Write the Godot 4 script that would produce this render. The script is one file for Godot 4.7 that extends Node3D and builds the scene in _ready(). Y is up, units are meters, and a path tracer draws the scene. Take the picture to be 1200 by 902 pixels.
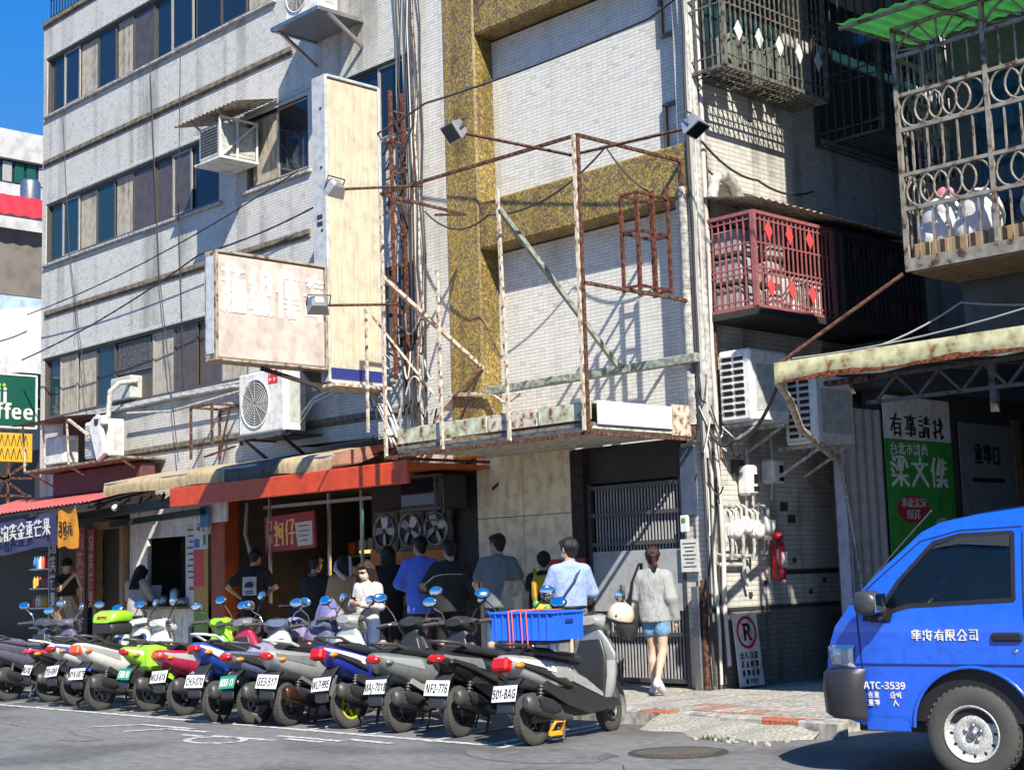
extends Node3D
# A Taipei side street: tiled apartment block, rusty sign frame, queue at a noodle shop, a row of scooters, a blue van.

class MB:
	var v := PackedVector3Array()
	var n := PackedVector3Array()
	var u := PackedVector2Array()
	func tri(a: Vector3, b: Vector3, c: Vector3, na: Vector3, nb: Vector3, nc: Vector3, ua := Vector2.ZERO, ub := Vector2.ZERO, uc := Vector2.ZERO) -> void:
		if (c - a).cross(b - a).dot(na + nb + nc) < 0.0:
			v.append(a); v.append(c); v.append(b)
			n.append(na); n.append(nc); n.append(nb)
			u.append(ua); u.append(uc); u.append(ub)
		else:
			v.append(a); v.append(b); v.append(c)
			n.append(na); n.append(nb); n.append(nc)
			u.append(ua); u.append(ub); u.append(uc)
	func quad(a: Vector3, b: Vector3, c: Vector3, d: Vector3, nn := Vector3.ZERO) -> void:
		var m := nn
		if m == Vector3.ZERO:
			m = (c - a).cross(b - d).normalized()
		tri(a, b, c, m, m, m, Vector2(0, 1), Vector2(1, 1), Vector2(1, 0))
		tri(a, c, d, m, m, m, Vector2(0, 1), Vector2(1, 0), Vector2(0, 0))
	func box(c: Vector3, s: Vector3, b := Basis()) -> void:
		var h := s * 0.5
		for ax in 3:
			for sg in [-1.0, 1.0]:
				var e := Vector3.ZERO
				e[ax] = sg
				var f := Vector3.ZERO
				f[(ax + 1) % 3] = 1.0
				var g := Vector3.ZERO
				g[(ax + 2) % 3] = 1.0
				var o := e * h
				var p := f * h
				var q := g * h
				quad(c + b * (o - p - q), c + b * (o + p - q), c + b * (o + p + q), c + b * (o - p + q), (b * e).normalized())
	func span(lo: Vector3, hi: Vector3) -> void:
		box((lo + hi) * 0.5, (hi - lo).abs())
	func bbox(c: Vector3, s: Vector3, bev: float, b := Basis()) -> void:
		var h := s * 0.5
		var k := minf(bev, minf(h.x, minf(h.y, h.z)) * 0.9)
		for ax in 3:
			var a1 := (ax + 1) % 3
			var a2 := (ax + 2) % 3
			for sg in [-1.0, 1.0]:
				var e := Vector3.ZERO
				e[ax] = sg
				var pts := []
				for q in [[-1, -1], [1, -1], [1, 1], [-1, 1]]:
					var p := Vector3.ZERO
					p[ax] = sg * h[ax]
					p[a1] = q[0] * (h[a1] - k)
					p[a2] = q[1] * (h[a2] - k)
					pts.append(c + b * p)
				quad(pts[0], pts[1], pts[2], pts[3], (b * e).normalized())
			for s1 in [-1.0, 1.0]:
				for s2 in [-1.0, 1.0]:
					var e2 := Vector3.ZERO
					e2[a1] = s1
					e2[a2] = s2
					var p1 := Vector3.ZERO
					p1[a1] = s1 * h[a1]
					p1[a2] = s2 * (h[a2] - k)
					var p2 := Vector3.ZERO
					p2[a1] = s1 * (h[a1] - k)
					p2[a2] = s2 * h[a2]
					var l := Vector3.ZERO
					l[ax] = h[ax] - k
					quad(c + b * (p1 - l), c + b * (p2 - l), c + b * (p2 + l), c + b * (p1 + l), (b * e2).normalized())
		for sx in [-1.0, 1.0]:
			for sy in [-1.0, 1.0]:
				for sz in [-1.0, 1.0]:
					var m := (b * Vector3(sx, sy, sz)).normalized()
					tri(c + b * Vector3(sx * h.x, sy * (h.y - k), sz * (h.z - k)), c + b * Vector3(sx * (h.x - k), sy * h.y, sz * (h.z - k)), c + b * Vector3(sx * (h.x - k), sy * (h.y - k), sz * h.z), m, m, m)
	func grid(rows: Array, closed := true, caps := true, uvs := false) -> void:
		var nr := rows.size()
		var nc: int = rows[0].size()
		var nrm := []
		for r in nr:
			var row: PackedVector3Array = rows[r]
			var up: PackedVector3Array = rows[mini(r + 1, nr - 1)]
			var dn: PackedVector3Array = rows[maxi(r - 1, 0)]
			var cen := Vector3.ZERO
			for p in row:
				cen += p
			cen /= nc
			var o := PackedVector3Array()
			var flip := 0.0
			for i in nc:
				var a: int = (i + 1) % nc if closed else mini(i + 1, nc - 1)
				var z: int = (i + nc - 1) % nc if closed else maxi(i - 1, 0)
				var m := (up[i] - dn[i]).cross(row[a] - row[z])
				if m.length_squared() < 1e-14:
					m = (row[i] - cen) + Vector3(1e-7, 1e-7, 0)
				m = m.normalized()
				flip += m.dot(row[i] - cen)
				o.append(m)
			if closed and flip < 0.0:
				for i in nc:
					o[i] = -o[i]
			nrm.append(o)
		for r in nr - 1:
			var r0: PackedVector3Array = rows[r]
			var r1: PackedVector3Array = rows[r + 1]
			var n0: PackedVector3Array = nrm[r]
			var n1: PackedVector3Array = nrm[r + 1]
			for i in (nc if closed else nc - 1):
				var j := (i + 1) % nc
				var ua := Vector2(float(i) / (nc - 1), 1.0 - float(r) / (nr - 1)) if uvs else Vector2.ZERO
				var ub := Vector2(float(i + 1) / (nc - 1), ua.y) if uvs else Vector2.ZERO
				var uc := Vector2(ub.x, 1.0 - float(r + 1) / (nr - 1)) if uvs else Vector2.ZERO
				var ud := Vector2(ua.x, uc.y)
				tri(r0[i], r0[j], r1[j], n0[i], n0[j], n1[j], ua, ub, uc)
				tri(r0[i], r1[j], r1[i], n0[i], n1[j], n1[i], ua, uc, ud)
		if closed and caps:
			for e in [0, nr - 1]:
				var row: PackedVector3Array = rows[e]
				var cen := Vector3.ZERO
				for p in row:
					cen += p
				cen /= nc
				var other: PackedVector3Array = rows[1 if e == 0 else nr - 2]
				var oc := Vector3.ZERO
				for p in other:
					oc += p
				oc /= nc
				var m := (row[0] - cen).cross(row[nc / 3] - cen).normalized()
				if m.dot(cen - oc) < 0.0:
					m = -m
				for i in nc:
					tri(cen, row[i], row[(i + 1) % nc], m, m, m)
	func tube(path: Array, r, sides := 8, caps := true) -> void:
		var rows := []
		var k := path.size()
		var t0: Vector3 = (path[1] - path[0]).normalized()
		var s := t0.cross(Vector3.UP if absf(t0.y) < 0.9 else Vector3.RIGHT).normalized()
		for i in k:
			var t: Vector3 = (path[mini(i + 1, k - 1)] - path[maxi(i - 1, 0)]).normalized()
			s = (s - t * s.dot(t)).normalized()
			var b := t.cross(s)
			var rr: float = r[i] if r is Array else r
			var ring := PackedVector3Array()
			for j in sides:
				var a := TAU * j / sides
				ring.append(path[i] + (s * cos(a) + b * sin(a)) * rr)
			rows.append(ring)
		grid(rows, true, caps)
	func lathe(prof: Array, sides: int, xf: Transform3D, caps := false) -> void:
		var rows := []
		for p in prof:
			var ring := PackedVector3Array()
			for j in sides:
				var a := TAU * j / sides
				ring.append(xf * Vector3(p.x * cos(a), p.y, p.x * sin(a)))
			rows.append(ring)
		# normals by profile, so that open lathes shade smoothly
		var pn := []
		for i in prof.size():
			var d: Vector2 = prof[mini(i + 1, prof.size() - 1)] - prof[maxi(i - 1, 0)]
			pn.append(Vector2(d.y, -d.x).normalized())
		for i in prof.size() - 1:
			for j in sides:
				var j2 := (j + 1) % sides
				var a := TAU * j / sides
				var a2 := TAU * (j + 1) / sides
				var q: Vector2 = pn[i]
				var q2: Vector2 = pn[i + 1]
				var b := xf.basis.orthonormalized()
				var n00 := b * Vector3(q.x * cos(a), q.y, q.x * sin(a))
				var n01 := b * Vector3(q.x * cos(a2), q.y, q.x * sin(a2))
				var n10 := b * Vector3(q2.x * cos(a), q2.y, q2.x * sin(a))
				var n11 := b * Vector3(q2.x * cos(a2), q2.y, q2.x * sin(a2))
				tri(rows[i][j], rows[i][j2], rows[i + 1][j2], n00, n01, n11)
				tri(rows[i][j], rows[i + 1][j2], rows[i + 1][j], n00, n11, n10)
		if caps:
			for e in [0, prof.size() - 1]:
				var m: Vector3 = xf.basis.orthonormalized() * Vector3(0, -1.0 if (e == 0) == (prof[-1].y > prof[0].y) else 1.0, 0)
				for j in sides:
					tri(xf * Vector3(0, prof[e].y, 0), rows[e][j], rows[e][(j + 1) % sides], m, m, m)
	func ell(c: Vector3, r: Vector3, b := Basis(), nu := 12, nv := 8) -> void:
		for i in nv:
			var t0 := PI * i / nv
			var t1 := PI * (i + 1) / nv
			for j in nu:
				var a0 := TAU * j / nu
				var a1 := TAU * (j + 1) / nu
				var d := [Vector3(sin(t0) * cos(a0), cos(t0), sin(t0) * sin(a0)), Vector3(sin(t0) * cos(a1), cos(t0), sin(t0) * sin(a1)), Vector3(sin(t1) * cos(a1), cos(t1), sin(t1) * sin(a1)), Vector3(sin(t1) * cos(a0), cos(t1), sin(t1) * sin(a0))]
				var p := []
				var m := []
				for q in d:
					p.append(c + b * (q * r))
					m.append((b * (q / r)).normalized())
				if i > 0:
					tri(p[0], p[1], p[2], m[0], m[1], m[2])
				if i < nv - 1:
					tri(p[0], p[2], p[3], m[0], m[2], m[3])
	func extr(poly: PackedVector2Array, depth: float, xf := Transform3D(), bev := 0.0) -> void:
		var idx := Geometry2D.triangulate_polygon(poly)
		var fz := xf.basis.z.normalized()
		var inner := poly
		if bev > 0.0:
			var o := Geometry2D.offset_polygon(poly, -bev)
			if o.size() == 1 and o[0].size() == poly.size():
				inner = PackedVector2Array()
				for p in poly:
					var best: Vector2 = o[0][0]
					for q in o[0]:
						if q.distance_squared_to(p) < best.distance_squared_to(p):
							best = q
					inner.append(best)
			else:
				bev = 0.0
		for i in range(0, idx.size(), 3):
			for e in [[depth, fz], [0.0, -fz]]:
				var src: PackedVector2Array = inner
				tri(xf * Vector3(src[idx[i]].x, src[idx[i]].y, e[0]), xf * Vector3(src[idx[i + 1]].x, src[idx[i + 1]].y, e[0]), xf * Vector3(src[idx[i + 2]].x, src[idx[i + 2]].y, e[0]), e[1], e[1], e[1])
		var k := poly.size()
		var ccw := not Geometry2D.is_polygon_clockwise(poly)
		for i in k:
			var a := poly[i]
			var b := poly[(i + 1) % k]
			var d := (b - a).normalized()
			var o := Vector2(d.y, -d.x) * (1.0 if ccw else -1.0)
			var m := (xf.basis * Vector3(o.x, o.y, 0)).normalized()
			quad(xf * Vector3(a.x, a.y, bev), xf * Vector3(b.x, b.y, bev), xf * Vector3(b.x, b.y, depth - bev), xf * Vector3(a.x, a.y, depth - bev), m)
			if bev > 0.0:
				var ia := inner[i]
				var ib := inner[(i + 1) % k]
				quad(xf * Vector3(a.x, a.y, depth - bev), xf * Vector3(b.x, b.y, depth - bev), xf * Vector3(ib.x, ib.y, depth), xf * Vector3(ia.x, ia.y, depth), (m + fz).normalized())
				quad(xf * Vector3(a.x, a.y, bev), xf * Vector3(b.x, b.y, bev), xf * Vector3(ib.x, ib.y, 0), xf * Vector3(ia.x, ia.y, 0), (m - fz).normalized())
	func add(o: MB, xf: Transform3D) -> void:
		var b := xf.basis.inverse().transposed()
		for i in range(0, o.v.size(), 3):
			tri(xf * o.v[i], xf * o.v[i + 1], xf * o.v[i + 2], (b * o.n[i]).normalized(), (b * o.n[i + 1]).normalized(), (b * o.n[i + 2]).normalized(), o.u[i], o.u[i + 1], o.u[i + 2])
	func mesh() -> ArrayMesh:
		var m := ArrayMesh.new()
		var arr := []
		arr.resize(Mesh.ARRAY_MAX)
		arr[Mesh.ARRAY_VERTEX] = v
		arr[Mesh.ARRAY_NORMAL] = n
		arr[Mesh.ARRAY_TEX_UV] = u
		m.add_surface_from_arrays(Mesh.PRIMITIVE_TRIANGLES, arr)
		return m

# ---------- a distance field meshed as surface nets ----------
class Field:
	var o: Vector3
	var h: float
	var nx: int
	var ny: int
	var nz: int
	var d := PackedFloat32Array()
	func _init(lo: Vector3, hi: Vector3, cell: float) -> void:
		o = lo
		h = cell
		nx = int((hi.x - lo.x) / cell) + 2
		ny = int((hi.y - lo.y) / cell) + 2
		nz = int((hi.z - lo.z) / cell) + 2
		d.resize(nx * ny * nz)
		d.fill(1.0)
	func cap(a: Vector3, b: Vector3, ra: float, rb: float, k := 0.03, sq := Vector3.ONE) -> void:
		# a tapered capsule; sq > 1 flattens it along an axis about its own line
		var m := maxf(ra, rb) + k + h * 2.0
		var lo := (a.min(b) - Vector3.ONE * m - o) / h
		var hi := (a.max(b) + Vector3.ONE * m - o) / h
		var ab := (b - a) * sq
		var l2 := maxf(ab.length_squared(), 1e-9)
		for z in range(maxi(0, int(lo.z)), mini(nz, int(hi.z) + 1)):
			for y in range(maxi(0, int(lo.y)), mini(ny, int(hi.y) + 1)):
				var i := (z * ny + y) * nx
				for x in range(maxi(0, int(lo.x)), mini(nx, int(hi.x) + 1)):
					var p := (o + Vector3(x, y, z) * h - a) * sq
					var t := clampf(p.dot(ab) / l2, 0.0, 1.0)
					var e := (p - ab * t).length() - lerpf(ra, rb, t)
					var w := d[i + x]
					var q := maxf(k - absf(w - e), 0.0) / k
					d[i + x] = minf(w, e) - q * q * k * 0.25
	func cut_below(y0: float) -> void:
		for z in nz:
			for y in ny:
				var e := y0 - (o.y + y * h)
				if e < -h * 2.0:
					continue
				var i := (z * ny + y) * nx
				for x in nx:
					d[i + x] = maxf(d[i + x], e)
	func into(mb: MB) -> void:
		var cell := {}
		var st := [1, nx, nx * ny]
		var offs := [0, 1, nx, nx + 1, nx * ny, nx * ny + 1, nx * ny + nx, nx * ny + nx + 1]
		var pos := PackedVector3Array()
		var nor := PackedVector3Array()
		var lim := h * 2.0
		for z in nz - 1:
			for y in ny - 1:
				var i := (z * ny + y) * nx
				for x in nx - 1:
					if absf(d[i + x]) > lim:
						continue
					var neg := 0
					for q in offs:
						if d[i + x + q] < 0.0:
							neg += 1
					if neg == 0 or neg == 8:
						continue
					var c := Vector3.ZERO
					var cnt := 0
					for e in [[0, 1], [2, 3], [4, 5], [6, 7], [0, 2], [1, 3], [4, 6], [5, 7], [0, 4], [1, 5], [2, 6], [3, 7]]:
						var d0 := d[i + x + offs[e[0]]]
						var d1 := d[i + x + offs[e[1]]]
						if (d0 < 0.0) != (d1 < 0.0):
							var t := d0 / (d0 - d1)
							var p0 := Vector3(e[0] & 1, (e[0] >> 1) & 1, e[0] >> 2)
							var p1 := Vector3(e[1] & 1, (e[1] >> 1) & 1, e[1] >> 2)
							c += p0.lerp(p1, t)
							cnt += 1
					c /= cnt
					var b := i + x
					var g := Vector3(d[b + offs[1]] + d[b + offs[3]] + d[b + offs[5]] + d[b + offs[7]] - d[b] - d[b + offs[2]] - d[b + offs[4]] - d[b + offs[6]], d[b + offs[2]] + d[b + offs[3]] + d[b + offs[6]] + d[b + offs[7]] - d[b] - d[b + offs[1]] - d[b + offs[4]] - d[b + offs[5]], d[b + offs[4]] + d[b + offs[5]] + d[b + offs[6]] + d[b + offs[7]] - d[b] - d[b + offs[1]] - d[b + offs[2]] - d[b + offs[3]])
					cell[b] = pos.size()
					pos.append(o + (Vector3(x, y, z) + c) * h)
					nor.append(g.normalized())
		for b in cell:
			for ax in 3:
				if b + st[ax] >= d.size():
					continue
				if (d[b] < 0.0) == (d[b + st[ax]] < 0.0):
					continue
				var s1: int = st[(ax + 1) % 3]
				var s2: int = st[(ax + 2) % 3]
				var q1: int = cell.get(b - s1, -1)
				var q2: int = cell.get(b - s2, -1)
				var q3: int = cell.get(b - s1 - s2, -1)
				if q1 < 0 or q2 < 0 or q3 < 0:
					continue
				var q0: int = cell[b]
				mb.tri(pos[q0], pos[q1], pos[q3], nor[q0], nor[q1], nor[q3])
				mb.tri(pos[q0], pos[q3], pos[q2], nor[q0], nor[q3], nor[q2])

# ---------- nodes ----------
func thing(called: String, label: String, category: String, at := Vector3.ZERO, turn := 0.0, group := "") -> Node3D:
	var o := Node3D.new()
	o.name = called
	add_child(o, true)
	o.position = at
	o.rotation.y = turn
	return tag(o, label, category, group)

func tag(o: Node3D, label: String, category: String, group := "") -> Node3D:
	o.set_meta("label", label)
	o.set_meta("category", category)
	if group:
		o.set_meta("group", group)
	return o

func part(called: String, mb, m: Material, parent: Node3D = self) -> MeshInstance3D:
	var o := MeshInstance3D.new()
	o.name = called
	o.mesh = mb.mesh() if mb is MB else mb
	o.material_override = m
	parent.add_child(o, true)
	return o

func struct(called: String, mb, m: Material) -> MeshInstance3D:
	var o := part(called, mb, m)
	o.set_meta("kind", "structure")
	return o

# ---------- textures and materials ----------
var T := {}
var M := {}
var rng := RandomNumberGenerator.new()

func noise_bytes(sd: int, freq: float, w: int, h: int, oct := 4, kind := FastNoiseLite.TYPE_SIMPLEX_SMOOTH) -> PackedByteArray:
	var f := FastNoiseLite.new()
	f.seed = sd
	f.frequency = freq
	f.noise_type = kind
	f.fractal_octaves = oct
	var im := f.get_seamless_image(w, h)
	im.convert(Image.FORMAT_L8)
	return im.get_data()

func tex(im: Image) -> ImageTexture:
	return ImageTexture.create_from_image(im)

func ramp_tex(b: PackedByteArray, w: int, h: int, stops: Array) -> ImageTexture:
	# stops: [[level, Color], ...]
	var lut := PackedByteArray()
	for i in 256:
		var t := i / 255.0
		var c: Color = stops[0][1]
		for k in stops.size() - 1:
			var s0: float = stops[k][0]
			var s1: float = stops[k + 1][0]
			if t >= s0:
				c = (stops[k][1] as Color).lerp(stops[k + 1][1], clampf((t - s0) / maxf(s1 - s0, 1e-4), 0.0, 1.0))
		lut.append(c.r8)
		lut.append(c.g8)
		lut.append(c.b8)
	var o := PackedByteArray()
	o.resize(w * h * 3)
	for i in w * h:
		var k := b[i] * 3
		o[i * 3] = lut[k]
		o[i * 3 + 1] = lut[k + 1]
		o[i * 3 + 2] = lut[k + 2]
	return tex(Image.create_from_data(w, h, false, Image.FORMAT_RGB8, o))

func g(v: float) -> Color:
	return Color(v, v, v)

func tile_tex(cols: int, rows: int, w: int, h: int, joint: float, spread: float, sd: int) -> Array:
	# glazed wall tiles too small in the picture to tell apart: tone per tile, darker joint, and the relief
	var r := RandomNumberGenerator.new()
	r.seed = sd
	var tone := PackedFloat32Array()
	for i in cols * rows:
		tone.append(1.0 - spread * r.randf() * r.randf() - (0.07 if r.randf() < 0.03 else 0.0))
	var cw := w / cols
	var ch := h / rows
	var a := PackedByteArray()
	a.resize(w * h * 3)
	var hm := PackedByteArray()
	hm.resize(w * h)
	var nb := noise_bytes(sd, 0.05, w, h, 4)
	for y in h:
		for x in w:
			var t := tone[(y / ch) * cols + (x / cw)]
			var px := x % cw
			var py := y % ch
			var edge := px == 0 or py == 0 or py == ch - 1
			var c := t * (0.94 + 0.06 * nb[y * w + x] / 255.0)
			if edge:
				c *= joint
			var i := (y * w + x)
			var q := clampi(int(c * 255.0), 0, 255)
			a[i * 3] = q
			a[i * 3 + 1] = q
			a[i * 3 + 2] = clampi(int(q * 0.985), 0, 255)
			hm[i] = 60 if edge else 200 + r.randi() % 8
	return [tex(Image.create_from_data(w, h, false, Image.FORMAT_RGB8, a)), tex(Image.create_from_data(w, h, false, Image.FORMAT_L8, hm))]

func mosaic_tex(sd: int) -> ImageTexture:
	var r := RandomNumberGenerator.new()
	r.seed = sd
	var w := 256
	var nb := noise_bytes(sd, 0.03, w, w, 3)
	var cols := [Color(0.68, 0.59, 0.29), Color(0.60, 0.525, 0.27), Color(0.52, 0.455, 0.28), Color(0.43, 0.375, 0.34), Color(0.74, 0.68, 0.45)]
	var a := PackedByteArray()
	a.resize(w * w * 3)
	for cy in 64:
		for cx in 64:
			var pick := r.randf() + (nb[(cy * 4) * w + cx * 4] / 255.0 - 0.5) * 0.35
			var c: Color = cols[3] if pick < 0.22 else cols[2] if pick < 0.38 else cols[1] if pick < 0.62 else cols[0] if pick < 0.93 else cols[4]
			c = c * (0.9 + 0.2 * r.randf())
			for y in 4:
				for x in 4:
					var i := ((cy * 4 + y) * w + cx * 4 + x) * 3
					var k := 0.82 if x == 3 or y == 3 else 1.0
					a[i] = clampi(int(c.r * k * 255), 0, 255)
					a[i + 1] = clampi(int(c.g * k * 255), 0, 255)
					a[i + 2] = clampi(int(c.b * k * 255), 0, 255)
	return tex(Image.create_from_data(w, w, false, Image.FORMAT_RGB8, a))

func mat(col: Color, rough := 0.6, metal := 0.0) -> StandardMaterial3D:
	var m := StandardMaterial3D.new()
	m.albedo_color = col
	m.roughness = rough
	m.metallic = metal
	return m

func tri_mat(col: Color, t: Texture2D, scale: float, rough := 0.8, metal := 0.0, world := true) -> StandardMaterial3D:
	var m := mat(col, rough, metal)
	m.albedo_texture = t
	m.uv1_triplanar = true
	m.uv1_world_triplanar = world
	m.uv1_scale = Vector3.ONE * scale
	return m

func soil(m: StandardMaterial3D, t: Texture2D, scale: Vector3) -> StandardMaterial3D:
	m.detail_enabled = true
	m.detail_blend_mode = BaseMaterial3D.BLEND_MODE_MUL
	m.detail_albedo = t
	m.detail_uv_layer = BaseMaterial3D.DETAIL_UV_2
	m.uv2_triplanar = true
	m.uv2_world_triplanar = true
	m.uv2_scale = scale
	return m

func lin(r: float, gg: float, b: float) -> Color:
	return Color(r, gg, b).linear_to_srgb()

func paint(col: Color, rough := 0.35) -> StandardMaterial3D:
	var m := tri_mat(col, T.dust, 1.3, rough, 0.0, false)
	m.clearcoat_enabled = true
	m.clearcoat = 0.5
	m.clearcoat_roughness = 0.15
	return m

func make_textures() -> void:
	T.mott = ramp_tex(noise_bytes(3, 0.012, 512, 512, 5), 512, 512, [[0.25, g(0.88)], [0.5, g(0.97)], [0.8, g(1.0)]])
	T.dust = ramp_tex(noise_bytes(9, 0.03, 256, 256, 5), 256, 256, [[0.2, g(0.91)], [0.5, g(0.985)], [0.8, g(1.0)]])
	var s := FastNoiseLite.new()
	s.seed = 21
	s.frequency = 0.02
	s.fractal_octaves = 5
	var im := s.get_seamless_image(512, 24)
	im.convert(Image.FORMAT_L8)
	im.resize(512, 512, Image.INTERPOLATE_CUBIC)
	var sb := im.get_data()
	var nb := noise_bytes(5, 0.008, 512, 512, 5)
	for i in sb.size():
		sb[i] = (sb[i] * 3 + nb[i] * 2) / 5
	T.streak = ramp_tex(sb, 512, 512, [[0.18, Color(0.76, 0.75, 0.73)], [0.32, Color(0.90, 0.895, 0.885)], [0.42, Color(0.975, 0.97, 0.965)], [0.52, g(1.0)]])
	T.rust = ramp_tex(noise_bytes(13, 0.03, 256, 256, 5), 256, 256, [[0.2, Color(0.20, 0.13, 0.10)], [0.45, Color(0.37, 0.24, 0.18)], [0.6, Color(0.47, 0.34, 0.27)], [0.8, Color(0.58, 0.50, 0.44)]])
	T.paintrust = ramp_tex(noise_bytes(17, 0.022, 256, 256, 5), 256, 256, [[0.08, Color(0.38, 0.26, 0.18)], [0.19, Color(0.50, 0.38, 0.26)], [0.25, Color(0.58, 0.55, 0.45)], [0.42, Color(0.66, 0.68, 0.58)], [0.6, Color(0.72, 0.75, 0.66)], [0.85, Color(0.80, 0.81, 0.72)]])
	T.greyrust = ramp_tex(noise_bytes(19, 0.03, 256, 256, 5), 256, 256, [[0.15, Color(0.40, 0.27, 0.20)], [0.29, Color(0.54, 0.42, 0.33)], [0.335, Color(0.66, 0.61, 0.54)], [0.8, Color(0.80, 0.78, 0.73)]])
	var ab := noise_bytes(23, 0.35, 512, 512, 2)
	var am := noise_bytes(24, 0.01, 512, 512, 4)
	for i in ab.size():
		ab[i] = (ab[i] * 2 + am[i]) / 3
	T.asphalt = ramp_tex(ab, 512, 512, [[0.25, g(0.68)], [0.5, g(0.86)], [0.75, g(1.0)]])
	T.patch = ramp_tex(noise_bytes(25, 0.006, 512, 512, 4), 512, 512, [[0.25, g(0.8)], [0.45, g(0.95)], [0.7, g(1.0)]])
	T.conc = ramp_tex(noise_bytes(27, 0.02, 512, 512, 6), 512, 512, [[0.2, g(0.68)], [0.5, g(0.9)], [0.75, g(1.0)]])
	var tg := tile_tex(16, 32, 512, 512, 0.70, 0.09, 31)
	T.tile = tg[0]
	T.tile_h = tg[1]
	var tw := tile_tex(16, 32, 512, 512, 0.74, 0.08, 37)
	T.tilew = tw[0]
	T.tilew_h = tw[1]
	T.mosaic = mosaic_tex(41)
	T.fold = tex(Image.create_from_data(256, 256, false, Image.FORMAT_L8, noise_bytes(51, 0.02, 256, 256, 3)))
	var hs := FastNoiseLite.new()
	hs.seed = 53
	hs.frequency = 0.12
	var him := hs.get_seamless_image(256, 16)
	him.convert(Image.FORMAT_L8)
	him.resize(256, 256, Image.INTERPOLATE_CUBIC)
	T.strand = tex(him)

func tile_mat(col: Color, t: Texture2D, hm: Texture2D, scale: float, rough := 0.45) -> StandardMaterial3D:
	var m := tri_mat(col, t, scale, rough)
	m.heightmap_enabled = true
	m.heightmap_texture = hm
	m.heightmap_scale = 0.35
	return m

func hairy(col: Color) -> StandardMaterial3D:
	var m := tri_mat(col, T.strand, 5.0, 0.5, 0.0, false)
	m.heightmap_enabled = true
	m.heightmap_texture = T.strand
	m.heightmap_scale = 0.8
	return m

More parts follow.
